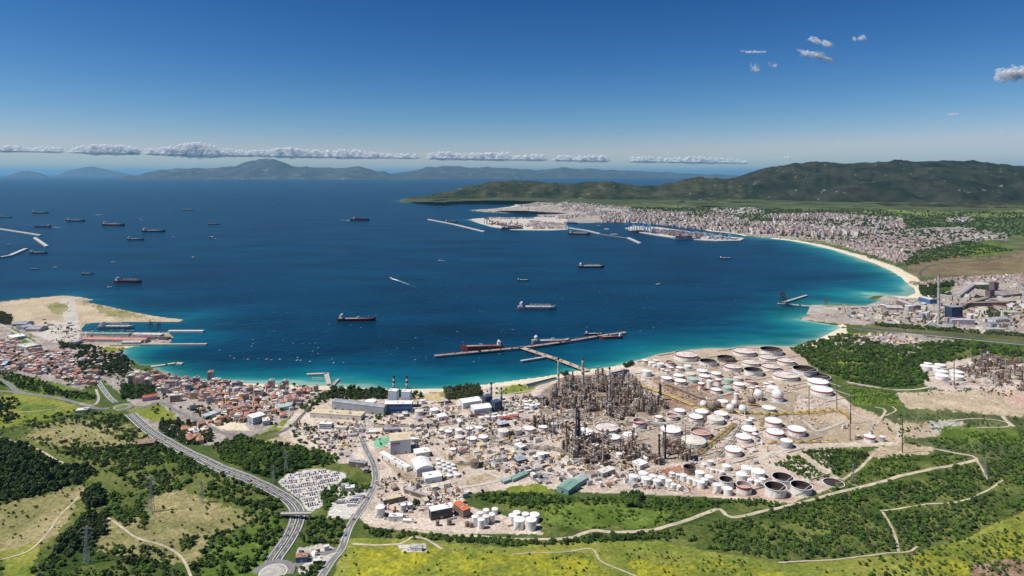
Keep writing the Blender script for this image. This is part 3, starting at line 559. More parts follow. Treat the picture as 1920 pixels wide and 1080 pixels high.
j = jetty('mooring_quay', [(817,671),(900,663),(975,656),(1050,646),(1120,634),(1172,627)], 13, 7, 'T-head mooring quay with tankers alongside', 'jetty', mat('quay_deck', (.36,.25,.20), .9, .3)); moored_frames(j, [(820,670),(970,657)], 7, 7); moored_frames(j, [(985,654),(1170,628)], 9, 7)
jetty('berth', [(978,680),(1020,673)], 9, 6, 'small side berth attached to the refinery jetty', 'jetty', STEEL)
jetty('harbour_pier', [(577,704),(612,702.5),(617,722)], 11, 4, 'L-shaped fishing harbour pier below the town beach', 'pier', piles=False)
jetty('slipway_pier', [(624,724),(634,713)], 8, 3, 'short stone pier right of the fishing harbour', 'pier', STONE, piles=False)
jetty('beach_breakwater', [(285,689),(312,685),(330,682),(341,683)], 9, 3, 'sandy breakwater curving off the town beach', 'breakwater', SANDM, piles=False)
jetty('shipyard_pier', [(318,622.5),(380,622.5)], 12, 5, 'upper white shipyard pier reaching into the bay', 'pier', mat('white_deck', (.62,.60,.56), .9, .1), piles=False)
jetty('shipyard_pier', [(265,648),(386,647.5)], 10, 5, 'lower grey shipyard pier beside the small beach', 'pier', CONCM, piles=False)
jetty('steelworks_jetty', [(1460,571.5),(1500,575),(1540,579)], 14, 6, 'straight steelworks loading jetty with gantry at its end', 'jetty', CONCM)
jetty('steelworks_berth', [(1470,569),(1512,556)], 12, 6, 'slanting outer berth of the steelworks jetty', 'jetty', CONCM)
jetty('breakwater', [(803,412),(850,421),(908,435)], 20, 7, 'long straight breakwater off the container port', 'breakwater', mat('mole', (.50,.48,.45), .9, .15), piles=False)
jetty('breakwater', [(1068,428),(1100,433),(1125,439)], 16, 7, 'breakwater arm leaving the container port quay', 'breakwater', MATS['mole'], piles=False)
jetty('breakwater', [(1125,439),(1178,447)], 5, 3, 'low thin breakwater between two harbour arms', 'breakwater', STONE, piles=False)
jetty('breakwater', [(1178,447),(1200,457)], 18, 8, 'detached breakwater head at the harbour entrance', 'breakwater', MATS['mole'], piles=False)
jetty('harbour_mole', [(-120,414),(0,430),(76,442)], 16, 8, 'upper long harbour mole at the left edge', 'breakwater', MATS['mole'], piles=False)
jetty('harbour_mole', [(65,447),(88,463)], 18, 8, 'short detached harbour mole near the left edge', 'breakwater', MATS['mole'], piles=False)
jetty('harbour_mole', [(-100,488),(0,484),(18,481),(48,468)], 22, 8, 'bent harbour mole lowest at the left edge', 'breakwater', MATS['mole'], piles=False)
def plat(name, poly, h, m):
    P = [sea(*p)[:2] for p in poly]
    b = MB(); b.prism(P if sum(P[i][0]*P[(i+1) % len(P)][1]-P[(i+1) % len(P)][0]*P[i][1] for i in range(len(P))) > 0 else P[::-1], -3, h)
    return tag(b.build(name, m), kind='structure')
plat('container_quay', [(1172,428.5),(1190,424),(1235,427),(1280,433),(1330,441),(1396,447.5),(1388,452),(1345,452.5),(1312,450.5),(1262,446.5),(1222,440.5),(1186,434)], 5, mat('quay_ground', (.52,.48,.43), .95, .2, .02))
plat('island', [(1520,574),(1600,576),(1650,590),(1560,592),(1512,592)], 4.2, mat('yard_ground', (.42,.38,.33), .95, .25, .03))
def river(pts, wid):
    C = catmull([at(*p)[:2] for p in pts], 25); tag(strip(C, wid, 0, mat('river_water', (.10,.11,.07), .4, .2, .01, spec=.15), .5, 'river'), kind='structure')
river([(1578,614),(1640,618),(1700,623),(1800,633),(1920,645),(2200,672)], 26); river([(1716,535),(1740,528),(1800,524),(1900,518),(2200,512)], 22); river([(1735,522),(1725,512),(1745,498),(1790,492),(1850,488),(1890,480)], 12)

# ------------------------------------------------------------------ ships
def hull_shape(L, B, h, full=.9, bowrise=.35):
    st = []; N = 15
    for i in range(N):
        t = i/(N-1); x = (t-.5)*L
        wd = .80+.2*min(1, t/.08) if t < .08 else (1.0 if t < .78 else max(.02, 1-((t-.78)/.22)**2.1))
        zz = h*(1+bowrise*max(0, (t-.86)/.14)**1.5+.15*max(0, (.08-t)/.08)); st.append((x+(.02*L if i == N-1 else 0), wd*B/2, zz))
    return st
def ship(px, py, lpx, kind, bow, hull, deck, label, yaw=0.0, sup=WHITE, wake=0, hh=1.5, cont=None, name=None):
    X, Y, _ = sea(px, py); L = lpx*mpp(py); B = L*.155; h = L*.05*hh
    an = (0 if bow > 0 else math.pi)+math.radians(yaw)
    o = tag(empty(name or {'tanker': 'tanker_ship', 'bulk': 'cargo_ship', 'container': 'container_ship', 'coaster': 'coaster', 'ferry': 'ferry'}[kind], (X, Y, 0), an), label, 'ferry' if kind == 'ferry' else 'ship', 'ships in the bay')
    S = hull_shape(L, B, h); b = MB()
    for (x0, w0, z0), (x1, w1, z1) in zip(S[:-1], S[1:]):
        for s in (-1, 1):
            q = [(x0, s*w0*.86, -1), (x1, s*w1*.8, -1), (x1, s*w1, z1), (x0, s*w0, z0)]; b.face(q if s < 0 else q[::-1])
    x0, w0, z0 = S[0]; b.face([(x0, w0*.86, -1), (x0, -w0*.86, -1), (x0, -w0, z0), (x0, w0, z0)]); ho = b.build('hull', hull, o)
    b = MB()
    for (x0, w0, z0), (x1, w1, z1) in zip(S[:-1], S[1:]): b.face([(x0, -w0*.97, z0-.1*h), (x1, -w1*.97, z1-.1*h), (x1, w1*.97, z1-.1*h), (x0, w0*.97, z0-.1*h)])
    b.build('deck', deck, o)
    b = MB()
    for (x0, w0, z0), (x1, w1, z1) in zip(S[:-1], S[1:]):
        for s in (-1, 1): b.face([(x0, s*w0*1.01, .1), (x1, s*w1*1.01, .1), (x1, s*w1*1.012, h*.18), (x0, s*w0*1.012, h*.18)])
    b.build('boot_top', MAROON, ho)
    if kind == 'ferry':
        for k, (lx, hz) in enumerate(((.86, .05), (.74, .09), (.55, .125))): b = MB(); b.box(-.03*L, 0, h+k*.035*L, L*lx, B*(.96-.06*k), .034*L, top=0); b.build('upper_deck', sup, o)
        b = MB(); b.box(-.12*L, 0, h+.105*L, .08*L, B*.3, .06*L, taper=.7); b.build('funnel', BLUEP, o)
        b = MB(); b.box(-.03*L, 0, h+.04*L, L*.865, B*.965, .012*L); b.build('window_band', GLASS, o)
    else:
        sx = -.40*L if kind != 'container' else -.28*L
        b = MB(); b.box(sx, 0, h*.9, .105*L, B*.88, L*.045); b.box(sx+.005*L, 0, h*.9+L*.045, .08*L, B*.78, L*.05); b.box(sx+.012*L, 0, h*.9+.095*L, .04*L, B*1.05, L*.025); so = b.build('superstructure', sup, o)
        b = MB(); b.box(sx+.0325*L, 0, h*.9+.103*L, .0012*L, B*.94, L*.009); b.build('bridge_window', GLASS, so)
        b = MB(); b.box(sx-.055*L, 0, h*.9, .03*L, B*.26, L*.10, taper=.8); b.build('funnel', MAROON if hull is MAROON else DBLUE, o)
        b = MB(); b.cyl(sx+.01*L, 0, h*.9+.11*L, .003*L, .045*L, seg=6); b.beam((sx+.01*L, -B*.12, h*.9+.14*L), (sx+.01*L, B*.12, h*.9+.14*L), .004*L); b.build('mast', STEEL, o)
        b = MB(); b.cyl(.455*L, 0, h*1.1, .003*L, .05*L, seg=6); b.build('foremast', STEEL, o)
        if kind == 'tanker':
            b = MB()
            for s in (-.10, -.03, .03, .10): b.tube((-.33*L, s*B*2, h*1.02), (.38*L, s*B*2, h*1.02), .0035*L, 6)
            b.build('deck_pipe', RUSTM if deck is MAROON else STEEL, o)
            for s in (-1, 1): b = MB(); b.cyl(.02*L, s*B*.22, h*.9, .006*L, .05*L, seg=8); b.beam((.02*L, s*B*.22, h*.9+.05*L), (.09*L, s*B*.22, h*.9+.055*L), .006*L); b.build('deck_crane', WHITE, o)
            b = MB(); b.box(.02*L, 0, h*.9, .02*L, B*.9, .012*L); b.build('manifold', STEEL, o)
        elif kind in ('bulk', 'coaster'):
            n = 5 if kind == 'bulk' else 3
            for i in range(n):
                xx = -.30*L+(i+.5)*.70*L/n; b = MB(); b.box(xx, 0, h*.9, .70*L/n*.72, B*.62, L*.018); b.build('hatch_cover', OFFW if hull is not MAROON else MAROON, o)
                if i < n-1 and kind == 'bulk':
                    xc = -.30*L+(i+1)*.70*L/n; b = MB(); b.cyl(xc, 0, h*.9, .008*L, .075*L, seg=8); b.beam((xc, 0, h*.9+.07*L), (xc+.11*L, 0, h*.9+.062*L), .008*L); b.build('deck_crane', sup, o)
        elif kind == 'container':
            n = 9
            for i in range(n):
                xx = -.20*L+(i+.5)*.62*L/n
                for jy in range(4):
                    b = MB(); b.box(xx, (jy-1.5)*B*.22, h*.92, .62*L/n*.88, B*.21, L*(.05+.03*random.random())); b.build('container_stack', random.choice(cont or [MAROON, RUSTM, BLUEP, GREYP]), o)
            for i in range(2): b = MB(); b.box(-.37*L-i*.06*L, 0, h*.92, .05*L, B*.85, L*.05); b.build('container_stack', random.choice(cont or [MAROON, RUSTM, BLUEP, GREYP]), o)
    if wake: wake_strip(o, L, B, wake)
    return o
def wake_strip(o, L, B, n):
    b = MB(); N = 26; rr = random.Random(int(L*10))
    for i in range(N):
        t0, t1 = i/N, (i+1-.75*i/N)/N; w0, w1 = B*.5*(1-t0)**.6*(.7+.6*rr.random()), B*.5*(1-t1)**.6*(.5+.6*rr.random()); x0, x1 = -L*.48-t0*L*n, -L*.48-t1*L*n
        k0 = .12*L*n*t0*t0*(rr.random()*.2+.9); b.face([(x1, -w1+k0, .5), (x0, -w0+k0, .5), (x0, w0+k0, .5), (x1, w1+k0, .5)], 0 if t0 < .14 else 1 if t0 < .45 else 2)
    return tag(b.build('wake', [FOAM, mat('thin_foam', (.22,.36,.42), .9, .3, .2), mat('last_foam', (.03,.13,.19), .9, .3, .2)], o), kind='stuff')
SH = [(668,602,70,'tanker',1,mat('dark_maroon_hull', (.12,.022,.02), .5, .2),mat('red_deck', (.27,.055,.042), .6, .25),'dark red tanker with maroon deck anchored in the middle of the bay',2),(1006,580,72,'bulk',1,GREYP,STEEL,'pale grey bulk carrier with white bridge in the middle bay',-2),(981,526,22,'coaster',1,NAVY,OFFW,'small white coaster above the pale bulk carrier',0),
 (1108,502,48,'bulk',1,BLACKH,BROWN,'black and brown bulk carrier below the container port',0),(1360,485,22,'coaster',1,BLACKH,OFFW,'small coaster off the long white beach at right',0),(240,530,52,'bulk',1,MAROON,MAROON,'maroon bulk carrier above the reclaimed peninsula',-4),
 (164,514,22,'tanker',1,BLACKH,STEEL,'small black tanker left of the maroon bulk carrier',0),(72,475,32,'tanker',1,BLACKH,OFFW,'black tanker just right of the bent harbour mole',0),(66,505,15,'coaster',1,BLACKH,STEEL,'tiny dark coaster below the bent harbour mole',0),
 (213,423,42,'tanker',1,BLACKH,WHITE,'dark tanker with broad white deck left of centre bay',-2),(288,435,44,'tanker',1,BLACKH,GREYP,'long black tanker right of the white decked tanker',-3),(254,450,32,'tanker',1,NAVY,GREYP,'grey tanker just below the long black tanker',-4),
 (142,415,34,'tanker',1,NAVY,OFFW,'tanker with cream deck among the left anchorage',-2),(76,400,30,'tanker',1,BLACKH,STEEL,'farthest black tanker of the left anchorage',-2),(80,426,30,'tanker',-1,BLACKH,MAROON,'black tanker with red deck beside the long mole',0),
 (12,408,22,'tanker',1,BLACKH,STEEL,'dark tanker cut close to the left edge above moles',0),(401,421,20,'tanker',1,NAVY,GREYP,'small far tanker right of the anchorage',0),(352,394,20,'coaster',1,GREYP,OFFW,'faint far coaster near the open sea',0),
 (905,656,78,'tanker',-1,mat('red_hull', (.26,.05,.04), .6, .25),MATS['red_deck'],'red tanker moored on the left arm of the quay',5),(1033,644.5,72,'tanker',1,GREYP,WHITE,'white and grey tanker moored on the right quay arm',6),(1113,628.5,34,'tanker',1,NAVY,WHITE,'small white tanker behind the quay end',5),(1146,635,44,'tanker',-1,MATS['red_hull'],MATS['red_deck'],'red tanker at the far right end of the quay',8),
 (218,616,66,'bulk',1,GREYP,OFFW,'white bulk carrier with deck cranes in the shipyard basin',0),(846,417,24,'bulk',1,MAROON,BROWN,'ship lying behind the straight breakwater',-12),(1086,440,40,'bulk',1,BLACKH,BROWN,'bulk carrier lying below the container port breakwater',-8)]
for a in SH: ship(*a[:8], yaw=a[8], hh=2.1 if 'quay' in a[7] else 1.5)
ship(674,413,36,'container',1,NAVY,GREYP,'container ship under way in the outer bay with a wake',-1,wake=1.2)
ship(397,446,20,'container',1,NAVY,GREYP,'container ship steaming away with a wake at left',140,wake=1.0)
ship(1288,449,50,'container',-1,LBLUE,GREYP,'big light blue container ship at the container quay',-9,hh=1.3,cont=[MAROON,MAROON,RUSTM,BROWN])
ship(1200,436,34,'container',-1,BLACKH,GREYP,'dark container ship at the left end of the container quay',-9,cont=[LBLUE,MAROON,GREYP,MAROON])
ship(960,430,40,'container',1,BLACKH,GREYP,'container ship moored below the purple container stacks',0,cont=[MAROON,BLUEP,DBLUE,MAROON])
ship(1069,419.5,26,'ferry',1,BLUEP,WHITE,'blue and white ferry berthed in the inner harbour',0); ship(1138,430.5,12,'ferry',1,WHITE,WHITE,'small white ferry right in the inner harbour',-20); ship(1123,424,9,'ferry',1,WHITE,WHITE,'tiny white ferry near the inner harbour shore',-5)
ship(1152,441,16,'ferry',1,WHITE,WHITE,'white ferry beside the low thin breakwater',-5); ship(443,374.5,8,'ferry',1,WHITE,WHITE,'bright white catamaran on the open sea',30); ship(640,412,8,'coaster',1,GREYP,OFFW,'tug trailing behind the outer bay container ship',0)
# small craft
def boat(px, py, L, label, yaw=0, wake=0, m=WHITE, group=None):
    X, Y, _ = sea(px, py); o = tag(empty('motor_boat', (X, Y, 0), math.radians(yaw)), label, 'boat', group); S = hull_shape(L, L*.3, L*.12); b = MB()
    for (x0, w0, z0), (x1, w1, z1) in zip(S[:-1], S[1:]):
        for s in (-1, 1):
            q = [(x0, s*w0*.7, -.3), (x1, s*w1*.5, -.3), (x1, s*w1, z1), (x0, s*w0, z0)]; b.face(q if s < 0 else q[::-1])
        b.face([(x0, -w0, z0), (x1, -w1, z1), (x1, w1, z1), (x0, w0, z0)])
    b.build('hull', m, o); b = MB(); b.box(-.05*L, 0, L*.12, L*.35, L*.2, L*.12, taper=.8); b.build('cabin', WHITE, o)
    if wake: wake_strip(o, L, L*.55, wake)
    return o
boat(733, 522, 22, 'white speedboat with a long curved wake in mid bay', 126, 19); boat(824, 489, 20, 'white boat with a short wake above the bulk carrier', 180, 3); boat(1235, 533, 16, 'small white boat alone at the right of the bay', 0, 1)
boat(524, 376.5, 40, 'far white boat with a wake on open sea', 20, 4); boat(258, 411, 40, 'far boat towing a wake in the left anchorage', 190, 3, MAROON); boat(190, 403, 40, 'far boat with wake near the upper left anchorage', 10, 6); boat(105, 427, 34, 'boat with wake beside the red decked tanker', 180, 3)
boat(488, 354, 60, 'far white boat near the horizon', 0, 1); boat(788, 349, 60, 'far white boat above the cape', 20, 2); boat(1184, 337, 80, 'far ship beyond the cape hills', 0); boat(205, 539, 18, 'sailing boat above the reclaimed peninsula', 40, 0); boat(326, 445, 26, 'white sail boat below the long black tanker', 20); boat(362, 483, 22, 'white sail boat in the left half of the bay', 60); boat(212, 492, 22, 'white sail boat near the left moles', 60); boat(104, 502, 22, 'white boat by the left moles and tiny coaster', 20); boat(17, 459, 26, 'white boat inside the left harbour', 20)
for i, (x, y) in enumerate([(439,672),(465,674),(500,674),(509,675),(525,674),(557,676),(564,676),(581,678),(626,681)]):
    boat(x, y, 6+(i % 3), 'small fishing boat moored off the town beach, %s from left' % ORD[i], 10*i, group='boats moored off the beach')
k = 0
for r in range(2):
    for i in range(9):
        boat(586+i*2.4, 708.5+r*3, 4.5, 'small boat berthed in the %s row of the fishing harbour, %s from left' % (('upper', 'lower')[r], ORD[i]), 90, group='boats in the fishing harbour')
b = MB()
wx, wy = rng.uniform(60, 1500, 520), 440+240*rng.random(520); ok = sdist(wx, wy) < -160
for px, py in zip(wx[ok], wy[ok]):
    X, Y, _ = sea(px, py); s = rng.uniform(.5, 1.5); b.face([(X-s*1.6, Y-s*.7, .35), (X+s*1.6, Y-s*.5, .35), (X+s, Y+s*.7, .35), (X-s*1.2, Y+s*.4, .35)])
tag(b.build('whitecaps', FOAM), 'scattered small whitecaps on the blue bay', kind='stuff')
# gantry cranes and containers in the ports
def gantry(px, py, hgt, m, label, onsea=True, rz=0.0, group='quay cranes of the container port'):
    X, Y, z = sea(px, py) if onsea else at(px, py); z = max(z, 5 if onsea else z); o = tag(empty('gantry_crane', (X, Y, z), rz), label, 'crane', group); k = hgt/60; t = 2.6*k
    for sx in (-9, 9):
        for sy in (-10, 10): b = MB(); b.beam((sx*k, sy*k, 0), (sx*k*.9, sy*k, 38*k), t); b.build('leg', m, o)
    b = MB(); b.box(0, 0, 34*k, 20*k, 22*k, 3*k); b.build('portal', m, o)
    b = MB(); b.beam((0, 30*k, 40*k), (0, -52*k, 40*k), t*1.3); b.build('boom', m, o)
    b = MB(); b.beam((-6*k, -8*k, 38*k), (0, -4*k, 62*k), t); b.beam((6*k, -8*k, 38*k), (0, -4*k, 62*k), t); b.beam((0, -4*k, 62*k), (0, -46*k, 41*k), t*.5); b.beam((0, -4*k, 62*k), (0, 26*k, 41*k), t*.5); b.build('a_frame', m, o)
    b = MB(); b.box(0, 18*k, 42*k, 7*k, 12*k, 6*k); b.build('machinery_house', m, o)
for i, (px, py) in enumerate([(1178,431),(1188,432.5),(1197,434),(1205,435.5),(1212,437),(1217,438),(1226,440)]): gantry(px, py, 84 if i in (2, 4, 5) else 62, LBLUE if i % 2 else BLUEP, 'blue quay crane at the left of the container quay, %s from left' % ORD[i])
for i, (px, py) in enumerate([(1322,449),(1335,450),(1350,450.5),(1368,450)]): gantry(px, py, 48, [STEEL, LBLUE][i % 2], 'pale quay crane at the right of the container quay, %s from left' % ORD[i])
for i, (px, py) in enumerate([(911,420.5),(915,422),(959,426),(970,428)]): gantry(px, py, 85 if i < 2 else 60, DBLUE, 'dark quay crane at the older container port, %s from left' % ORD[i])
def containers(poly, n, cols, z0, name, label, seed):
    rr = np.random.default_rng(seed); xs = [p[0] for p in poly]; ys = [p[1] for p in poly]; b = MB(); k = 0
    while k < n:
        px, py = rr.uniform(min(xs), max(xs), 1), rr.uniform(min(ys), max(ys), 1)
        if not inpoly(px, py, poly)[0]: continue
        X, Y, z = sea(px[0], py[0]); b.box(round(X/14)*14, Y, z0, 12.5, rr.uniform(8, 26), rr.choice([2.6, 5.2, 7.8, 10.4]), -.12, int(rr.integers(len(cols)))); k += 1
    tag(b.build(name, cols), label, kind='stuff')
containers([(1222,431),(1262,433),(1330,443),(1310,447),(1262,444),(1222,437)], 520, [MAROON, RUSTM, PINK, GREYP, BROWN, LBLUE], 5, 'container_stacks', 'red and brown container stacks on the long container quay', 1)
containers([(1262,433),(1330,440),(1345,444),(1290,439)], 90, [LBLUE, LBLUE, STEEL], 5, 'container_stacks', 'light blue container rows at the back of the container quay', 2)
containers([(1335,444),(1385,449),(1378,451),(1330,449)], 90, [MAROON, LBLUE, OFFW, GREYP], 5, 'container_stacks', 'mixed container stacks at the right end of the container quay', 3)
containers([(917,414),(990,414),(1000,427),(950,427),(922,421)], 700, [MAROON, DBLUE, mat('violet_box', (.16,.09,.17), .7), PINK, RUSTM], 3, 'container_stacks', 'purple and red container stacks of the older port', 4)
# ------------------------------------------------------------------ tanks
TANKS = []
def streaked(name, c1, c2):
    m = mat(name, c1, .55, .2, 1.0, col2=c2, detail=6); t = m.node_tree; tc = next(n for n in t.nodes if n.type == 'TEX_COORD'); ad = next(n for n in t.nodes if n.type == 'VECT_MATH'); mp_ = t.nodes.new('ShaderNodeMapping'); mp_.inputs['Scale'].default_value = (.55, .55, .05); nz = next(n for n in t.nodes if n.type == 'TEX_NOISE'); t.links.new(ad.outputs[0], mp_.inputs['Vector']); t.links.new(mp_.outputs[0], nz.inputs['Vector']); r = next(n for n in t.nodes if n.type == 'VALTORGB'); r.color_ramp.elements[0].position = .28; r.color_ramp.elements[1].position = .56; return m
TANKW = streaked('weathered_white_paint', (.79,.78,.75), (.50,.43,.37))
def place_name(px, py):
    for nm, poly in PLACES:
        if inpoly(np.array([px], float), np.array([py], float), poly)[0]: return nm
    return 'among the refinery units'
PLACES = [('in the front right tank row', [(1130,880),(1440,860),(1600,880),(1600,960),(1130,960)]), ('on the bottom left tank pad', [(860,930),(1020,930),(1020,1010),(860,1010)]), ('beside the white factory sheds', [(690,860),(905,850),(905,985),(690,985)]),
 ('near the logo warehouse', [(815,790),(960,790),(960,850),(815,850)]), ('at the second works on the right', [(1700,640),(2000,640),(2000,760),(1700,760)]), ('along the shore', [(1160,640),(1500,640),(1500,668),(1340,700),(1160,700)]),
 ('in the big far tank field', [(1300,660),(1560,660),(1560,720),(1420,745),(1300,715)]), ('in the middle tank field', [(1160,690),(1420,690),(1420,735),(1300,750),(1160,740)]), ('by the yellow pipe rack', [(1290,735),(1600,735),(1600,845),(1290,845)]),
 ('left of the yellow pipe rack', [(1130,750),(1300,750),(1300,880),(1130,880)]), ('around the central process units', [(955,780),(1130,780),(1130,880),(955,880)]), ('by the power station', [(690,730),(1010,730),(1010,790),(690,790)])]
def tank(px, ytop, wpx, ybot, kind, stair=True):
    px, ytop, wpx, ybot = float(px), float(ytop), float(wpx), float(ybot)
    bc = ybot; 
    for _ in range(3): bc = ybot-wpx/2*(bc-Y0)/F
    X, Y, z = at(px, bc); r = wpx/2*Y/F; h = max(2.5, (bc-ytop)*Y/F)
    o = empty('storage_tank', (X, Y, z)); seg = 40 if wpx > 18 else (28 if wpx > 9 else 18)
    body = {'W': TANKW, 'R': TANKW, 'F': TANKW, 'O': TANKW, 'P': TANKW, 'G': GREEN, 'B': BROWN, 'N': OFFW, 'K': GREYP, 'D': BROWN}[kind]
    roofm = {'B': BROWN, 'N': OFFW, 'G': GREEN, 'K': WHITE, 'P': mat('pink_floating_roof', (.50,.31,.27), .8, .2)}.get(kind, WHITE)
    if kind in 'FOPD':
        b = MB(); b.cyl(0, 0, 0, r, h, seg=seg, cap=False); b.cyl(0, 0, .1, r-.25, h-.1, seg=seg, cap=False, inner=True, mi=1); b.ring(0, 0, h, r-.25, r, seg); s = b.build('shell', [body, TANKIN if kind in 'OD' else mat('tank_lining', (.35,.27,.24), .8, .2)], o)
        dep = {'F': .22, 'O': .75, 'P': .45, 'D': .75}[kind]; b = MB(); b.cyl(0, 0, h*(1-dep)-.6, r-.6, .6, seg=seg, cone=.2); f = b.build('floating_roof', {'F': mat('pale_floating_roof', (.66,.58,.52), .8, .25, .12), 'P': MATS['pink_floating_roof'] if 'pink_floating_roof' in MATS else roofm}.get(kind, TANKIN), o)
        b = MB(); b.ring(0, 0, h+.15, r-.1, r+.9, seg); b.cyl(0, 0, h-.5, r+.9, .65, seg=seg, cap=False); b.build('wind_girder', WHITE if kind != 'D' else BROWN, o)
        if wpx > 22: b = MB(); b.beam((r*.98, 0, h+.2), (r*.2, 0, h*(1-dep)+.6), .9); b.build('roof_ladder', STEEL, f)
    else:
        b = MB(); b.cyl(0, 0, 0, r, h, seg=seg, cap=False); s = b.build('shell', body if kind not in ('N', 'K') else body, o)
        b = MB(); b.cyl(0, 0, h-.25, r+.25, .25, seg=seg, cone=r*.09); f = b.build('roof', mat('white_roof', (.82,.81,.78), .55, .1, .1) if roofm is WHITE else roofm, o)
        b = MB(); b.cyl(r*.05, 0, h+r*.08, max(.5, r*.06), .9, seg=8); b.box(r*.6, r*.2, h, r*.1, r*.1, 1.0+r*.04); b.build('roof_vent', STEEL, f)
    if kind in 'RFP': b = MB(); b.cyl(0, 0, h*.66, r+.12, h*.24, seg=seg, cap=False); b.build('red_band', REDP, o)
    b = MB(); b.cyl(0, 0, -1.5, r*1.1+.6, 1.8, seg=seg); b.build('foundation', CONCM, o)
    if wpx > 9:
        b = MB(); n = 14; a0 = random.uniform(-2.6, -1.2)
        for i in range(n):
            a, c = a0+i*.9/n, a0+(i+1)*.9/n; p = lambda t, zz: (math.cos(t)*(r+.7), math.sin(t)*(r+.7), zz)
            b.beam(p(a, h*i/n), p(c, h*(i+1)/n), .55)
        b.build('stair', STEEL if kind not in 'W' else GREYP, o)
    size = 'huge' if wpx > 30 else 'large' if wpx > 20 else 'mid-sized' if wpx > 12 else 'small'; tall = h > 1.5*r
    d = {'W': 'white tank', 'R': 'white tank with red band', 'F': 'red-banded tank with pale floating roof', 'O': 'white open-topped tank dark inside', 'P': 'white open tank with pinkish roof', 'G': 'pale green tank', 'B': 'brown tank', 'N': 'cream tank', 'K': 'grey tank with white roof', 'D': 'brown open-topped tank'}[kind]
    TANKS.append((o, f"{'tall ' if tall else ''}{size} {d}", place_name(px, bc), px))
    return o
def region(ox, oy, sc_, items):
    for cx, yt, w_, yb, k in items: tank(ox+cx/sc_, oy+yt/sc_, w_/sc_, oy+yb/sc_, k)
region(1160, 640, 6.353, [(805,145,276,245,'F'),(1068,232,205,305,'O'),(1282,190,205,258,'D'),(1498,105,262,190,'F'),(1360,288,208,372,'F'),(1572,240,205,305,'F'),(1775,180,200,245,'F'),(1605,335,215,425,'O'),(1815,288,210,370,'F'),
 (315,222,70,270,'R'),(387,248,70,295,'W'),(445,222,65,258,'R'),(425,280,46,315,'W'),(498,262,85,318,'W'),(612,240,105,300,'P'),(335,347,105,425,'W'),(523,328,50,367,'R'),(572,348,46,388,'R'),(622,308,60,357,'R'),(728,308,90,357,'R'),(820,289,85,332,'W'),
 (572,430,128,495,'R'),(714,400,128,452,'R'),(735,463,132,530,'R'),(853,378,125,422,'N'),(882,442,125,500,'G'),(992,344,125,397,'R'),(1022,406,128,472,'R'),(1160,376,122,437,'R'),(983,495,75,590,'R'),(1083,466,70,560,'W'),(1187,448,70,540,'R'),
 (1305,448,105,508,'G'),(1297,540,112,600,'G'),(1423,428,105,478,'N'),(1433,503,132,570,'R'),(1568,463,132,527,'P'),(1160,568,120,632,'R'),(1400,620,55,700,'W'),(1593,548,55,602,'R'),(1648,533,52,585,'R'),(1755,498,65,552,'R'),(1815,482,62,520,'R'),
 (1830,543,135,615,'W'),(1240,708,120,757,'W'),(1788,785,152,860,'K'),(990,828,155,905,'K'),(918,890,160,975,'R'),(1220,853,160,932,'R'),(1155,910,195,1005,'N'),(722,818,128,882,'R'),(640,878,135,950,'P'),(482,893,90,965,'R'),(248,942,155,1050,'P'),(1843,938,190,1035,'R'),
 (1552,1028,165,1100,'W'),(1550,938,62,1002,'K'),(1585,912,58,950,'W')])
region(1400, 640, 6.353, [(295,92,258,178,'O'),(470,218,200,295,'F'),(692,322,272,418,'O'),(460,390,290,482,'F'),(840,412,290,487,'O'),(850,470,230,555,'R'),(893,562,240,660,'R')])
region(1440, 780, 3.6, [(48,103,110,160,'R'),(193,83,112,145,'R'),(125,163,75,222,'K'),(685,133,68,190,'R'),(772,138,32,178,'K'),(100,410,135,500,'O'),(50,472,135,565,'O'),(225,466,135,553,'O'),(442,455,130,492,'O')])
region(960, 780, 3.6, [(30,83,75,135,'N'),(115,80,75,122,'R'),(213,66,75,107,'R'),(283,48,38,90,'W'),(480,102,130,162,'R'),(638,70,158,132,'F'),(515,158,60,197,'R'),(563,156,45,190,'R'),(682,138,95,188,'R'),(795,123,90,155,'R'),(558,188,52,222,'W'),(1072,86,135,142,'R'),(1275,100,135,164,'P'),(1225,160,162,235,'N'),
 (1598,86,95,130,'R'),(1563,136,100,187,'R'),(1640,118,38,157,'R'),(1600,28,38,62,'R'),(1493,220,108,280,'R'),(197,252,48,300,'W'),(235,248,34,285,'K'),(158,268,34,298,'K'),(722,252,38,292,'W'),(820,402,60,452,'W'),(885,382,62,432,'W'),(905,417,64,468,'W'),(953,402,50,442,'W'),(978,432,50,482,'W'),(1010,412,55,462,'W'),(1058,432,45,483,'W'),(1090,458,38,497,'W'),(1125,473,32,503,'W'),
 (1158,397,48,443,'W'),(1200,417,42,462,'W'),(1198,342,78,402,'D'),(1268,377,62,428,'W'),(1275,442,48,497,'W'),(1330,406,58,460,'W'),(1240,432,42,477,'W'),(1298,425,45,474,'W'),(1080,382,35,412,'W'),(1120,393,32,422,'K'),(1297,322,32,354,'W'),(1342,302,36,337,'K'),(1323,348,25,372,'W'),(1350,358,30,387,'W'),(1383,363,25,387,'W'),(1415,372,35,402,'W'),(1448,333,55,374,'W'),
 (1447,425,95,500,'O'),(1383,460,55,532,'W'),(1457,486,58,540,'W'),(1566,460,98,542,'P'),(1583,346,72,400,'W'),(1548,390,70,448,'W'),(1660,370,88,434,'W'),(1605,427,35,457,'W'),(1658,437,40,480,'W'),(1690,422,42,462,'W'),(32,648,50,692,'W'),(90,658,48,702,'W'),(152,662,65,732,'W'),(5,668,55,735,'W'),(48,696,75,782,'W'),(128,696,75,787,'W')])
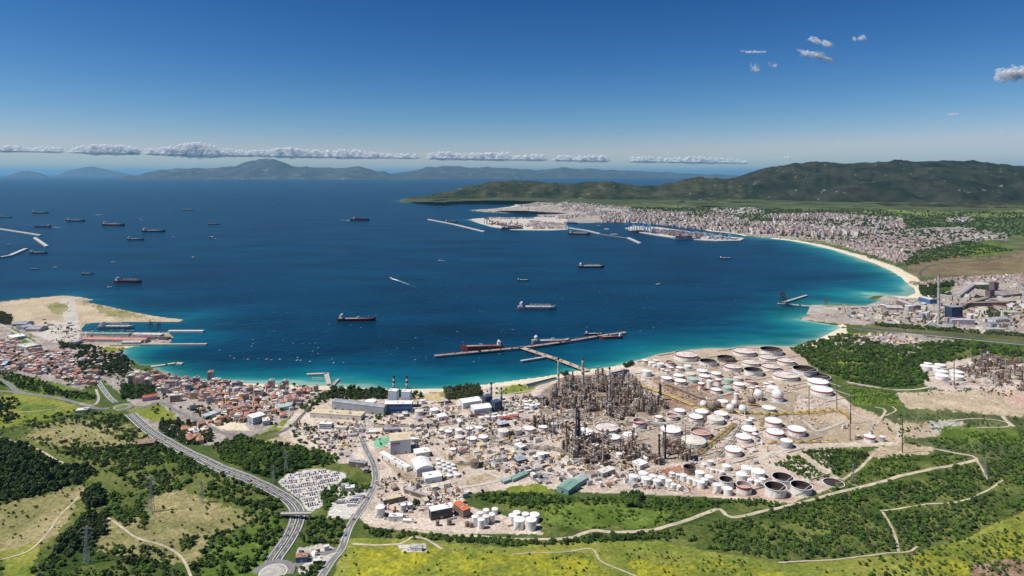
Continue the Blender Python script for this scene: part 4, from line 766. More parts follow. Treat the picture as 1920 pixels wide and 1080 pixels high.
region(480, 780, 3.6, [(1250,90,38,125,'R'),(1300,100,50,140,'R'),(1318,80,35,106,'R'),(1368,90,50,132,'W'),(1438,80,48,122,'R'),(1505,75,50,113,'W'),(1370,137,62,170,'N'),(1460,147,65,192,'R'),(1533,137,65,177,'R'),(1670,95,78,150,'N'),(1330,220,42,250,'R'),(1478,300,58,357,'B'),
 (1553,632,42,682,'W'),(1612,625,42,667,'W'),(1512,652,38,692,'W'),(1478,676,44,752,'W'),(1550,674,42,742,'W'),(1592,661,42,727,'W'),(1518,696,46,770,'W'),(1225,706,25,747,'B'),(1305,695,32,742,'B'),(1425,715,28,755,'B'),(1450,722,26,758,'B'),(995,595,38,655,'K'),(1040,592,34,640,'K'),(1165,595,28,618,'W'),(838,612,62,692,'W')]
 +[(1228+34*i+6*jj, 290+26*jj+12*i, 30, 316+26*jj+12*i, 'W') for i in range(4) for jj in range(3)]+[(1305,398,38,420,'W'),(1357,390,40,416,'W')])
region(860, 680, 6.353, [(265,648,60,692,'W'),(340,638,65,690,'R'),(418,638,60,682,'R'),(480,628,55,670,'R'),(545,622,55,667,'R'),(612,605,60,647,'W'),(670,597,50,637,'W'),(738,503,65,557,'R'),(800,533,65,577,'R'),(815,492,60,522,'R'),(875,500,65,567,'W'),(940,490,60,547,'W'),(800,458,55,490,'R'),(850,448,48,480,'W'),(690,480,45,515,'W'),(1135,725,65,783,'W')])
region(560, 680, 6.353, [(1435,566,105,642,'N'),(1615,552,105,612,'W'),(1480,442,60,495,'W'),(858,462,130,490,'W')])
region(1440, 510, 4.0, [(1200,683,55,712,'W'),(1185,702,75,742,'W'),(1255,708,60,747,'W'),(1290,693,70,720,'W'),(1300,740,85,770,'W'),(1302,772,90,817,'W'),(1412,744,90,775,'W'),(1415,776,90,820,'W'),(1520,680,26,712,'W'),(1445,708,26,735,'K')])
label_all(TANKS, 'tank', 'refinery storage tanks')
SPH = []
def sphere_tank(px, pyc, dpx, m, d):
    pb = pyc+dpx*.62; X, Y, z = at(px, pb); r = dpx/2*Y/F; o = empty('sphere_tank', (X, Y, z)); zc = r*1.22
    b = MB(); b.sphere(0, 0, zc, r, 24, 14); s = b.build('sphere', m, o); b = MB(); b.ring(0, 0, zc+r*1.0, .1, r*.22, 10); b.cyl(0, 0, zc+r*.97, r*.2, .8, seg=10); b.build('top_platform', STEEL, s)
    for i in range(9):
        a = 2*math.pi*i/9; b = MB(); b.cyl(math.cos(a)*r*.97, math.sin(a)*r*.97, 0, r*.055, zc, seg=6, cap=False); b.build('leg', m, o)
    b = MB(); b.beam((r*1.6, -r*.6, 0), (r*.2, -r*.2, zc+r), r*.05); b.build('stair', STEEL, o); SPH.append((o, d, 'by the yellow pipe rack', px))
for cx, cy, d_, m, nm in ((1012,745,88,WHITE,'white spherical gas tank on legs'),(1120,775,98,BROWN,'brown spherical gas tank on legs'),(1182,745,72,BROWN,'brown spherical gas tank on legs'),(1328,790,95,WHITE,'white spherical gas tank on legs'),(1380,735,80,WHITE,'white spherical gas tank on legs'),(1480,800,95,WHITE,'white spherical gas tank on legs'),(1668,625,110,WHITE,'white spherical gas tank on legs'),(1585,700,92,BROWN,'brown spherical gas tank on legs')):
    sphere_tank(1160+cx/6.353, 640+cy/6.353, d_/6.353, m, nm)
label_all(SPH, 'tank', 'spherical gas tanks')
X, Y, z = at(1458, 751); o = tag(empty('dome_tank', (X, Y, z)), 'white dome-topped gas tank with red band on concrete pad', 'tank')
b = MB(); b.cyl(0, 0, 0, 12, 11, seg=32, cap=False); b.build('shell', WHITE, o); b = MB(); b.sphere(0, 0, 13, 12.2, 28, 14); b.build('dome', WHITE, o); b = MB(); b.cyl(0, 0, 7, 12.15, 2, seg=32, cap=False); b.build('red_band', REDP, o); b = MB(); b.cyl(0, 0, -.6, 24, .9, seg=5); b.build('foundation', CONCM, o)

# ------------------------------------------------------------------ chimneys
def chimney(px, ytop, ybase, wpx, label, bands=None, m=STEEL, legs=False, name='chimney'):
    X, Y, z = at(px, ybase); h = (ybase-ytop)*Y/F; r = wpx/2*Y/F; o = tag(empty(name, (X, Y, z)), label, 'chimney')
    b = MB(); b.cyl(0, 0, 0, r*1.15, h, r*.85, seg=16); b.build('shaft', m, o)
    for i, (t0, t1, bm) in enumerate(bands or []):
        b = MB(); ra, rb = r*(1.15-.3*t0)+.12, r*(1.15-.3*t1)+.12; b.cyl(0, 0, h*t0, ra, h*(t1-t0), rb, seg=16, cap=False); b.build('painted_band', bm, o)
    for t in (.5, .75, .97): b = MB(); rr = r*(1.15-.3*t); b.cyl(0, 0, h*t, rr+1.3, .5, seg=16); b.build('platform', DARK, o)
    b = MB(); b.cyl(0, 0, h-.5, r*.9+.05, 1.2, r*.9, seg=16, capmi=0); b.build('rim', DARK, o)
    b = MB(); b.box(0, 0, -1, r*4, r*4, 2.5); b.build('base', CONCM, o); return o
WB = [(1-.04*(2*i+1)-.0, 1-.04*(2*i), DARK if i == 0 else (WHITE if i % 2 else GREYP)) for i in range(9)]
chimney(1047, 671, 734, 3.6, 'grey chimney with dark bands left of the jetty root', WB); chimney(1093, 672, 727, 5, 'thick grey twin-banded chimney at the refinery shore', WB, name='chimney'); chimney(1143, 689, 748, 3.4, 'grey chimney with black top among the dense units', WB); chimney(1178, 694, 744, 3.6, 'right grey chimney with white bands among dense units', WB)
RB = [(.80, .88, WHITE), (.88, .94, mat('chimney_red', (.30,.06,.04), .7)), (.94, .99, DARK), (.70, .80, MATS['chimney_red']), (.62, .70, WHITE)]
chimney(738.5, 705, 748, 4.2, 'left banded power station chimney above white boiler', RB, GREYP); chimney(763, 705, 749, 4.2, 'right banded power station chimney above white boiler', RB, GREYP)
chimney(921, 718, 756, 4, 'left dark chimney behind the slate blue boilers', [(.85,.92,WHITE),(.92,.99,DARK)], GREYP); chimney(940, 727, 764, 4, 'right dark chimney behind the slate blue boilers', [(.85,.92,WHITE),(.92,.99,DARK)], GREYP)
for i, dx in enumerate((-2.4, 1.4, 4.2)): chimney(1083+dx, 765+4*i, 836-i, 3.4 if i < 2 else 2.2, 'slate blue flue stack in the central triple stack, %s from left' % ORD[i], None, DBLUE)
chimney(1247.5, 797, 860, 3.4, 'dark chimney with white bands in the front units', [(.8,.84,WHITE),(.88,.92,WHITE),(.94,.99,DARK)], DBLUE); chimney(1236, 815, 862, 3.6, 'short dark chimney left of the banded front chimney', None, DARK)
chimney(1097, 800, 838, 2, 'thin brown stack right of the triple stack', None, RUSTM); chimney(1130, 805, 870, 2.2, 'thin grey stack in the front process units', None, STEEL); chimney(1186, 808, 850, 2.4, 'thin brown stack near the front process units', None, RUSTM); chimney(1238, 721, 750, 4.5, 'short black stack right of the dense units', None, DARK)
chimney(1760, 514, 606, 4.6, 'very tall slim grey chimney of the steelworks', None, STEEL); chimney(1852, 654, 700, 3, 'brown chimney at the second works on the right', [(.8,.9,OFFW)], RUSTM); chimney(1062, 790, 835, 3, 'rust brown column left of the triple stack', None, RUSTM)

# ------------------------------------------------------------------ process units: steel frames with vessels and pipework
def process_unit(seed, wdt, dpt, hgt):
    rr = random.Random(seed); o = empty('process_unit', (0, 0, -500)); nl = max(2, int(hgt/6)); fm = rr.choice([RUSTM, BROWN, TAN]); b = MB()
    for i in range(3):
        for j in range(2): b.beam(((i-1)*wdt*.48, (j-.5)*dpt*.96, 0), ((i-1)*wdt*.48, (j-.5)*dpt*.96, hgt), .9)
    for l in range(1, nl+1):
        zz = hgt*l/nl
        for s in (-1, 1): b.beam((-wdt*.5, s*dpt*.48, zz), (wdt*.5, s*dpt*.48, zz), .8); b.beam((s*wdt*.48, -dpt*.5, zz), (s*wdt*.48, dpt*.5, zz), .8)
    b.build('frame', fm, o)
    for l in range(1, nl):
        b = MB(); b.box(rr.uniform(-.1, .1)*wdt, 0, hgt*l/nl+.4, wdt*rr.uniform(.6, 1), dpt*rr.uniform(.6, .95), .35); b.build('deck', rr.choice([TAN, RUSTM, BROWN]), o)
        if rr.random() < .8: b = MB(); r = rr.uniform(1.0, 1.9); yy = rr.uniform(-.3, .3)*dpt; b.tube((-wdt*.36, yy, hgt*l/nl+.8+r), (wdt*.36, yy, hgt*l/nl+.8+r), r, 10); b.build('horizontal_vessel', rr.choice([STEEL, OFFW, TAN, WHITE]), o)
    for k in range(rr.randint(1, 3)):
        r = rr.uniform(.9, 2.0); hh = hgt*rr.uniform(.8, 1.6); x, y = rr.uniform(-.55, .55)*wdt, rr.choice([-1, 1])*dpt*rr.uniform(.55, .75); b = MB(); b.cyl(x, y, 0, r, hh, seg=12, cone=r*.6); c = b.build('column', rr.choice([TAN, RUSTM, OFFW, STEEL, BROWN, RUSTM]), o)
        b = MB()
        for t in (.35, .6, .82, .97): b.cyl(x, y, hh*t, r+.9, .3, seg=10)
        b.build('platform', rr.choice([RUSTM, BROWN, STEEL]), c)
    b = MB()
    for k in range(46):
        zz = hgt*rr.random(); p = (rr.uniform(-.6, .6)*wdt, rr.uniform(-.6, .6)*dpt, zz); d = rr.choice([(rr.uniform(-.5, .5)*wdt, 0, 0), (0, rr.uniform(-.5, .5)*dpt, 0), (0, 0, -zz*rr.random())]); b.tube(p, (p[0]+d[0], p[1]+d[1], p[2]+d[2]), rr.uniform(.18, .5), 5, rr.choice([0, 0, 1, 2]))
    tag(b.build('pipework', [TAN, RUSTM, STEEL], o), kind='stuff')
    for k in range(4): b = MB(); b.box(rr.uniform(-.7, .7)*wdt, -dpt*rr.uniform(.5, .9), 0, rr.uniform(2, 5), rr.uniform(2, 4), rr.uniform(2, 4)); b.build('cabinet', rr.choice([WHITE, OFFW, GREYP]), o)
    return o
PROTO = [process_unit(100+i, random.uniform(12, 20), random.uniform(8, 13), [9, 13, 17, 11, 15, 20, 8, 12][i]) for i in range(8)]
UN = []
def units(poly, step, place, hs=1.0, seed=1):
    rr = random.Random(seed); W = [at(*p) for p in poly]; xs = [p[0] for p in W]; ys = [p[1] for p in W]; wp = [(p[0], p[1]) for p in W]; y = min(ys)
    while y < max(ys):
        x = min(xs)
        while x < max(xs):
            px, py = x+rr.uniform(-.3, .3)*step, y+rr.uniform(-.3, .3)*step
            lu, lv_ = (px*math.cos(.45)+py*math.sin(.45))/step, (-px*math.sin(.45)+py*math.cos(.45))/step
            if inpoly(np.array([px]), np.array([py]), wp)[0] and lu % 4.2 > .75 and lv_ % 3.3 > .6:      # service roads stay clear
                k = rr.randrange(8); o = PROTO[k] if PROTO[k].location.z < -400 else copy_tree(PROTO[k]); o.location = (px, py, float(ground(px, py))); s = rr.uniform(.75, 1.25); o.scale = (s, s, s*hs*rr.uniform(.8, 1.2)); o.rotation_euler = (0, 0, .45+rr.choice([0, math.pi/2, math.pi])); UN.append((o, 'rusty process unit', ('at the back' if py > (min(ys)*.5+max(ys)*.5) else 'at the front')+' '+('left' if px < min(xs)+(max(xs)-min(xs))*.4 else 'middle' if px < min(xs)+(max(xs)-min(xs))*.65 else 'right')+' '+place, float(proj(px, py, 0)[0])))
            x += step
        y += step
units([(1022,742),(1060,712),(1120,708),(1180,716),(1252,762),(1232,780),(1150,786),(1090,770),(1022,765)], 21, 'of the dense chimney block', 1.05, 1)
units([(1045,835),(1090,815),(1130,822),(1165,850),(1150,872),(1110,880),(1060,860)], 19, 'around the central triple stack', 1.0, 2)
units([(1165,832),(1230,828),(1300,852),(1296,868),(1220,870),(1175,862)], 19, 'of the front units', 1.0, 3)
units([(1800,682),(1850,668),(1925,682),(1990,690),(1990,738),(1905,732),(1850,716),(1800,700)], 21, 'of the right hand works', .75, 4)
units([(960,800),(1040,785),(1060,805),(1000,822),(955,818)], 26, 'beside the cream tanks', .8, 5); units([(800,952),(850,945),(860,962),(815,968)], 22, 'beside the bottom white silo', .6, 6)
units([(960,745),(1020,738),(1030,770),(970,778)], 32, 'before the beach pond', .6, 7)
for p in PROTO:
    if p.location.z < -400: bpy.data.objects.remove(p)
label_all(UN, 'process unit', 'refinery process units')

# ------------------------------------------------------------------ pipe racks
def rack(pts, n, cols, label, gap=1.5, h=4.0, r=.45):
    C = catmull([at(*p)[:2] for p in pts], 16); d = np.gradient(C, axis=0); d /= np.linalg.norm(d, axis=1)[:, None]; nr = np.stack([-d[:, 1], d[:, 0]], 1); zz = ground(C[:, 0], C[:, 1]); zz = np.convolve(np.pad(zz, 2, 'edge'), np.ones(5)/5, 'valid'); o = tag(empty('pipe_rack', (C[0][0], C[0][1], zz[0])), label, 'pipe rack', 'refinery pipe racks'); O = np.array([C[0][0], C[0][1], zz[0]])
    for k in range(n):
        off = (k-(n-1)/2)*gap; b = MB()
        for i in range(len(C)-1): b.tube(np.array([*(C[i]+nr[i]*off), zz[i]+h])-O, np.array([*(C[i+1]+nr[i+1]*off), zz[i+1]+h])-O, r, 5)
        b.build('pipe', cols[k % len(cols)], o)
    for i in range(0, len(C), 2):
        b = MB(); a = np.array([*(C[i]+nr[i]*n*gap*.5), zz[i]])-O; c = np.array([*(C[i]-nr[i]*n*gap*.5), zz[i]])-O; up = np.array((0, 0, h-.5)); b.beam(a, a+up, .5); b.beam(c, c+up, .5); b.beam(a+up, c+up, .5); b.build('support', cols[0] if cols[0] is YELL else CONCM, o)
Y2 = [YELL, YELL, STEEL, YELL, RUSTM]
for pts, n, cols, lb in (([(1202,725),(1250,742),(1302,764)], 8, Y2, 'broad yellow pipe rack beside the dense process block'), ([(1300,767),(1380,775),(1460,778),(1530,775),(1576,773),(1592,787)], 5, [YELL], 'long yellow pipe rack crossing the tank field'), ([(1377,797),(1340,828),(1300,860)], 7, Y2, 'slanting yellow pipe rack above the front tank row'),
 ([(1440,833),(1507,831),(1570,829)], 3, [YELL], 'thin yellow pipe run above the wooded triangle'), ([(1250,722),(1290,738),(1320,750)], 7, [RUSTM, BROWN, STEEL], 'rusty pipe rack parallel to the broad yellow one'), ([(1403,760),(1440,768),(1425,800)], 5, [YELL, STEEL], 'short yellow pipe rack among spherical tanks'),
 ([(1000,800),(1060,785),(1110,790)], 6, [STEEL, RUSTM], 'grey pipe rack above the central units'), ([(1150,800),(1220,795),(1240,810)], 6, [STEEL, RUSTM], 'grey pipe rack below the dense process block'), ([(700,800),(760,800),(810,800),(890,788)], 5, [RUSTM, STEEL], 'rusty pipe rack behind the logo warehouse'), ([(905,815),(960,835),(1030,845)], 6, [STEEL, BROWN], 'brown pipe rack right of the round tanks'),
 ([(1390,800),(1372,830),(1345,858)], 8, [STEEL, OFFW, RUSTM], 'wide grey pipe rack beside slanting yellow rack'), ([(1330,770),(1310,800),(1270,830)], 6, [STEEL, RUSTM], 'grey pipe rack below the big pale tank'), ([(1590,722),(1640,730),(1690,736)], 4, [RUSTM, STEEL], 'rusty pipe run left of the second works'), ([(850,870),(905,872),(950,862)], 5, [STEEL, RUSTM], 'grey pipe rack near the brown tank'), ([(1020,840),(1060,850),(1090,870),(1150,890)], 6, [STEEL, RUSTM], 'grey pipe rack in front of the central units'),
 ([(880,775),(940,785),(1010,792)], 5, [RUSTM, STEEL], 'rusty pipe rack below the slate blue boilers')): rack(pts, n, cols, lb)
# tall lattice masts and pylons
def lattice(name, px, ytop, ybase, m, label, cat, arms=0, wide=.09):
    X, Y, z = at(px, ybase); h = (ybase-ytop)*Y/F; o = tag(empty(name, (X, Y, z)), label, cat); w0, w1 = h*wide, h*min(.018, wide*.8); t = max(.3, h*(.009 if arms else .006))
    lv = 9; W_ = [w0+(w1-w0)*min(1, (i/lv)/.75)**.8 for i in range(lv+1)]
    for sx, sy in ((-1, -1), (1, -1), (1, 1), (-1, 1)):
        b = MB()
        for i in range(lv): b.beam((sx*W_[i], sy*W_[i], h*i/lv), (sx*W_[i+1], sy*W_[i+1], h*(i+1)/lv), t)
        b.build('leg', m, o)
    b = MB()
    for i in range(lv):
        a, c = W_[i], W_[i+1]; z0, z1 = h*i/lv, h*(i+1)/lv
        for s in (-1, 1): b.beam((-a, s*a, z0), (c, s*c, z1), t*.6); b.beam((a, s*a, z0), (-c, s*c, z1), t*.6); b.beam((s*a, -a, z0), (s*c, c, z1), t*.6)
    b.build('bracing', m, o)
    for k in range(arms):
        zz = h*(.68+.12*k); b = MB(); L = h*(.17-.02*abs(k-1))
        for s in (-1, 1): b.beam((0, 0, zz), (s*L, 0, zz), t*.9); b.beam((0, 0, zz+h*.05), (s*L, 0, zz), t*.6); b.beam((s*L, 0, zz), (s*L, 0, zz-h*.03), t*.5)
        b.build('cross_arm', m, o)
GALV = mat('galvanised_steel', (.34,.34,.33), .6, .2)
for px, yt, yb, lb in ((162,985,1056,'nearest lattice power pylon at the lower left'),(283,893,958,'lattice power pylon at the edge of the left scrub'),(378,902,942,'lattice power pylon on the brown meadow'),(536,845,884,'lattice power pylon in the wood above the car park'),(513,872,905,'lattice power pylon just left of the car park'),(1600,870,905,'lattice power pylon in the wooded triangle'),(1848,862,900,'lattice power pylon on the right green slope')): lattice('power_pylon', px, yt, yb, GALV, lb, 'pylon', 3, .07)
for px, yt, yb, lb in ((1517,725,779,'left tall brown lighting mast in the tank field'),(1569,712,770,'middle tall brown lighting mast in the tank field'),(1595,738,795,'right tall brown lighting mast in the tank field'),(1692,785,850,'tall brown mast by the dirt yard at right'),(1594,775,826,'orange mast above the wooded triangle'),(1789,672,722,'tall brown mast in front of the second works'),(880,800,853,'tall thin mast beside the brown tank'),(1115,815,862,'tall thin mast in the front process units'),(1285,800,845,'tall thin mast at the big pale tank'),(1200,705,762,'tall rusty mast in the dense process block')): lattice('lattice_mast', px, yt, yb, RUSTM, lb, 'mast', 0, .008)

# low bund walls round the larger tanks that stand clear of each other
BW = []; TP = [(t_[0].location.x, t_[0].location.y, t_[0].children[0].dimensions.x/2, t_[3]) for t_ in TANKS]
for x, y, r, px in TP:
    if r < 9: continue
    near_ = min(math.hypot(x-a, y-b_)-c for a, b_, c, _ in TP if (a, b_) != (x, y))
    s = min(r*1.75, (r+near_)*.72)
    if near_ < r*.55+2 or s < r*1.12: continue
    o = empty('bund_wall', (x, y, float(ground(x, y))), .45)
    for k in range(4): a = k*math.pi/2; b = MB(); b.box(math.cos(a)*s, math.sin(a)*s, -1, 1.0, 2*s+1.0 if k % 2 == 0 else 2*s-1.02, 2.6, a); b.build('wall', mat('bund_concrete', (.48,.41,.34), .95, .2), o)
    o['kind'] = 'thing'; BW.append((o, 'low square bund wall', place_name(px, float(proj(x, y, 0)[1])), px))
label_all(BW, 'wall', 'bund walls of the tank fields')
# ------------------------------------------------------------------ buildings
OCC = [(*at(512,1074)[:2], 30), (*at(228,764)[:2], 32)]+[(o.location.x, o.location.y, max(o.children[0].dimensions.x*.55, 5)) for o in COL.objects if o.parent is None and o.name.split('.')[0] in ('storage_tank', 'sphere_tank', 'process_unit', 'chimney', 'dome_tank') and o.children]
def z(ox, oy, s): return lambda *p: [(ox+x/s, oy+y/s) for x, y in p]
def building(name, pts, h, wall, roof, label, cat='building', shape='flat', door=True, bands=0, parent_tags=True):
    """pts: ground pixels of the left corner, the corner nearest the camera and the right corner"""
    roof = mat('white_roof', (.82,.81,.78), .55, .1, .1) if roof is WHITE else roof
    a, c, d = [np.array(at(*p)) for p in pts]; e1 = d[:2]-c[:2]; L1 = np.linalg.norm(e1); e1 = e1/L1; e2 = np.array([-e1[1], e1[0]]); L2 = max(5, abs(float((a[:2]-c[:2]) @ e2))); rz = math.atan2(e1[1], e1[0])
    o = tag(empty(name, (c[0], c[1], c[2]), rz), label, cat)
    OCC.append((*(c[:2]+e1*L1/2+e2*L2/2), (L1+L2)*.3))
    b = MB(); b.box(L1/2, L2/2, -1.5, L1, L2, h+1.5); w_ = b.build('wall', wall, o); ov = .5
    long_x = L1 >= L2
    if shape == 'flat':
        b = MB(); b.box(L1/2, L2/2, h, L1+ov, L2+ov, .7); r_ = b.build('roof', roof, o); b = MB()
        for k in range(max(2, int(max(L1, L2)/14))): b.box(L1*random.uniform(.12, .88), L2*random.uniform(.2, .8), h+.7, random.uniform(1.5, 4), random.uniform(1.5, 3), random.uniform(.8, 1.8))
        b.build('roof_vent', STEEL, r_)
    else:
        b = MB(); n = 8 if shape == 'arch' else 2; rise = (L2 if long_x else L1)*(.16 if shape == 'arch' else .14); W_, L_ = (L2, L1) if long_x else (L1, L2)
        pr = [(-ov+(W_+2*ov)*i/n, h+rise*(math.sin(math.pi*i/n) if shape == 'arch' else 1-abs(2*i/n-1))) for i in range(n+1)]
        mp = (lambda u, v, zz: (v, u, zz)) if long_x else (lambda u, v, zz: (u, v, zz))
        for (u0, z0), (u1, z1) in zip(pr[:-1], pr[1:]): b.face([mp(u0, -ov, z0), mp(u0, L_+ov, z0), mp(u1, L_+ov, z1), mp(u1, -ov, z1)])
        for v in (-ov+.02, L_+ov-.02): b.face([mp(u, v, zz) for u, zz in pr]+[mp(pr[-1][0], v, h-.2), mp(pr[0][0], v, h-.2)])
        r_ = b.build('roof', roof, o); b = MB()
        for k in range(1, int(L_/12)): b.box(*mp(W_/2, L_*k/int(L_/12), 0)[:2], h+rise-.2, 1.8, 1.8, 1.0)
        if b.v: b.build('roof_vent', STEEL, r_)
    if door:
        n = max(1, int(L1/16))
        for i in range(n): b = MB(); b.box(L1*(i+.5)/n, -.03, 0, min(4, L1*.3), .12, min(4.5, h*.6)); b.build('door', GREYP if wall is not GREYP else DARK, o)
        n = max(1, int(L2/18))
        for i in range(n): b = MB(); b.box(-.03, L2*(i+.5)/n, 0, .12, min(3.5, L2*.3), min(4, h*.55)); b.build('door', DARK, o)
    for k in range(bands): b = MB(); zz = h*(k+.55)/bands; b.box(L1/2, -.06, zz, L1*.94, .08, h/bands*.32); b.build('window_band', GLASS, o); b = MB(); b.box(-.06, L2/2, zz, .08, L2*.9, h/bands*.32); b.build('window_band', GLASS, o)
    return o
z5, z2, z3, z6, zr, z8 = z(560,680,6.353), z(480,780,3.6), z(960,780,3.6), z(860,680,6.353), z(1600,490,6), z(0,580,8)
building('factory_hall', z5((180,600),(135,652),(740,692)), 9, OFFW, BUFF, 'long cream flat hall left of the power station'); building('turbine_hall', z5((430,520),(395,557),(1015,632)), 17, GREYP, GREYROOF, 'large grey hall with rounded roof beside the power station', shape='arch')
building('power_house', z5((1035,565),(1020,605),(1345,602)), 19, BLUEP, WHITE, 'blue power station hall with white roof deck', bands=2)
building('boiler_house', z5((1075,490),(1065,522),(1165,528)), 33, mat('pale_blue_cladding', (.52,.56,.62), .6, .1), WHITE, 'left pale boiler tower of the power station'); building('boiler_house', z5((1230,500),(1220,532),(1322,538)), 33, MATS['pale_blue_cladding'], WHITE, 'right pale boiler tower of the power station')
building('office_block', z5((250,765),(245,792),(385,797)), 10, MATS['pale_blue_cladding'], WHITE, 'white office block below the cream hall', bands=3); building('workshop', z5((425,775),(420,800),(560,810)), 5, OFFW, OFFW, 'small cream workshop right of the white office block'); building('shed', z5((795,835),(800,855),(925,850)), 4, OFFW, WHITE, 'low white shed behind the logo warehouse'); building('shed', z5((1015,815),(1020,840),(1190,832)), 7, GREYP, GREYROOF, 'grey shed directly behind the logo warehouse', shape='gable'); building('shed', z5((1630,665),(1670,697),(1765,680)), 8, WHITE, WHITE, 'white gabled shed right of the power station', shape='gable'); building('workshop', z5((1230,620),(1240,650),(1300,645)), 6, STEEL, OFFW, 'small workshop in front of the blue power hall')
lw = building('warehouse', z2((836,215),(907,264),(1046,250)), 24, mat('pale_grey_cladding', (.62,.63,.65), .6, .08), BUFF, 'tall white warehouse with red logo panel and buff roof')
L1 = math.dist(at(*z2((907,264))[0])[:2], at(*z2((1046,250))[0])[:2])
b = MB(); b.box(L1*.24, -.2, 16.2, L1*.42, .3, 4.6); sg = b.build('sign_panel', mat('sign_red', (.50,.035,.05), .6, .1), lw); sg['label'] = 'red sign panel with white lettering'
b = MB(); b.face([(L1*.055, -.37, 17.2), (L1*.115, -.37, 17.2), (L1*.095, -.37, 19.9), (L1*.07, -.37, 19.9)]); 
for i, (xx, hh, ww) in enumerate(((.16,1.6,.03),(.20,1.6,.025),(.24,2.4,.02),(.275,1.6,.03),(.315,1.6,.03),(.355,1.6,.025),(.395,1.6,.03))): b.box(L1*xx, -.42, 17.5, L1*ww, .12, hh)
b.build('sign_lettering', WHITE, sg)
building('factory_shed', z2((1005,352),(1085,412),(1197,392)), 12, MATS['pale_grey_cladding'], WHITE, 'white curved roof factory shed below the logo warehouse', shape='arch'); building('conveyor_hall', z2((868,262),(1015,378),(1045,366)), 7, WHITE, WHITE, 'long narrow white hall running down from the warehouse'); building('factory_shed', z2((1092,425),(1142,460),(1256,440)), 8, MATS['pale_grey_cladding'], WHITE, 'lower white factory shed with white flat roof'); building('factory_shed', z2((1050,258),(1080,288),(1178,272)), 8, OFFW, WHITE, 'cream shed right of the logo warehouse'); building('shed', z2((1040,168),(1050,182),(1100,178)), 6, WHITE, WHITE, 'small white shed at the back corner of the warehouse')
building('laboratory', z2((1152,682),(1182,708),(1326,682)), 13, mat('black_facade', (.05,.05,.055), .5, .2), WHITE, 'modern block with white roof panels and black facade', bands=2); building('brick_block', z2((1322,650),(1398,694),(1447,676)), 11, mat('brown_brick', (.30,.21,.16), .9, .2), mat('orange_roof', (.60,.17,.07), .8, .2), 'brown block with orange red roof near the bottom tanks', bands=3); building('shed', z2((845,588),(862,604),(1006,572)), 7, BROWN, BUFF, 'long brown shed with cream roof above the white silo'); building('shed', z2((888,695),(895,714),(988,712)), 7, WHITE, WHITE, 'white cubes shed right of the white silo'); building('shed', z2((985,714),(990,726),(1070,726)), 4, WHITE, WHITE, 'low white shed right of the white cubes')
building('shed', z2((985,500),(1000,520),(1165,572)), 6, BROWN, mat('mauve_roof', (.42,.36,.36), .8, .15), 'long mauve roof shed left of the green belt'); building('shed', z2((618,322),(625,340),(738,355)), 8, BROWN, GREYROOF, 'dark grey shed beside the curve of the works road'); building('shed', z2((725,370),(728,388),(755,388)), 6, BROWN, GREYROOF, 'small dark shed below the dark grey shed'); building('container_office', z2((562,480),(575,495),(625,490)), 5, WHITE, STEEL, 'grey roofed offices at the top of the truck yard'); building('container_office', z2((590,495),(605,512),(665,505)), 5, WHITE, WHITE, 'white offices in the truck yard')
building('filling_station', z2((262,970),(268,996),(345,990)), 7, BLUEP, mat('orange_brown_roof', (.38,.20,.10), .8, .2), 'filling station with brown canopy near the lower roundabout'); building('filling_station', z2((375,990),(385,1015),(442,1008)), 6, BROWN, OFFW, 'second brown station building right of the canopy'); building('kiosk', z2((372,940),(375,955),(410,952)), 4, WHITE, WHITE, 'small white kiosk behind the filling station'); building('transformer_house', z2((1036,895),(1040,912),(1118,914)), 4.5, WHITE, STEEL, 'white hut inside the fenced compound on the meadow')
building('treatment_hall', z3((312,510),(380,534),(455,490)), 7, GREENR, GREENR, 'front green roofed hall of the water works', shape='gable'); building('treatment_hall', z3((402,456),(455,478),(518,446)), 7, GREENR, mat('pale_green_roof', (.32,.40,.37), .7, .2), 'back green roofed hall of the water works', shape='gable'); building('workshop', z3((562,400),(612,418),(697,388)), 7, GREYP, OFFW, 'grey workshop with cream roof above the water works'); building('workshop', z3((800,340),(865,365),(918,345)), 7, OFFW, WHITE, 'workshop with white roof in the front units'); building('workshop', z3((20,215),(60,242),(98,228)), 7, GREYP, WHITE, 'workshop with bright white roof near round cream tanks'); building('pump_house', z3((0,300),(40,325),(105,310)), 5, DBLUE, mat('blue_grey_roof', (.30,.35,.40), .7, .2), 'blue grey pump house left of the water works'); building('basin_cover', z3((0,425),(8,448),(112,402)), 4, GREENR, GREENR, 'long green roofed basin at the water works'); building('basin_cover', z3((-60,440),(-55,462),(50,425)), 4, GREENR, MATS['pale_green_roof'], 'second long green roofed basin at the water works')
building('warehouse', z6((15,505),(52,556),(268,522)), 13, MATS['pale_grey_cladding'], WHITE, 'back white gabled warehouse near the pine clump', shape='gable'); building('warehouse', z6((128,582),(185,634),(392,606)), 13, MATS['pale_grey_cladding'], WHITE, 'front white gabled warehouse near slate blue boilers', shape='gable')
building('boiler_house', z6((283,495),(320,527),(402,512)), 20, DBLUE, DBLUE, 'left slate blue boiler block under a dark chimney'); building('boiler_house', z6((398,560),(430,592),(522,572)), 20, DBLUE, DBLUE, 'right slate blue boiler block under a dark chimney'); building('shed', z6((430,745),(485,782),(602,757)), 6, DARK, mat('silver_roof', (.45,.50,.56), .5, .15), 'silver roofed shed between rows of round tanks'); building('shed', z6((498,682),(505,698),(718,665)), 5, BRK, mat('bright_red_roof', (.50,.10,.06), .8, .2), 'long red roofed shed above the silver roof'); building('shed', z6((925,450),(975,475),(1045,452)), 9, DARK, mat('dark_violet_roof', (.22,.20,.23), .7, .2), 'dark roofed shed left of the dense block')
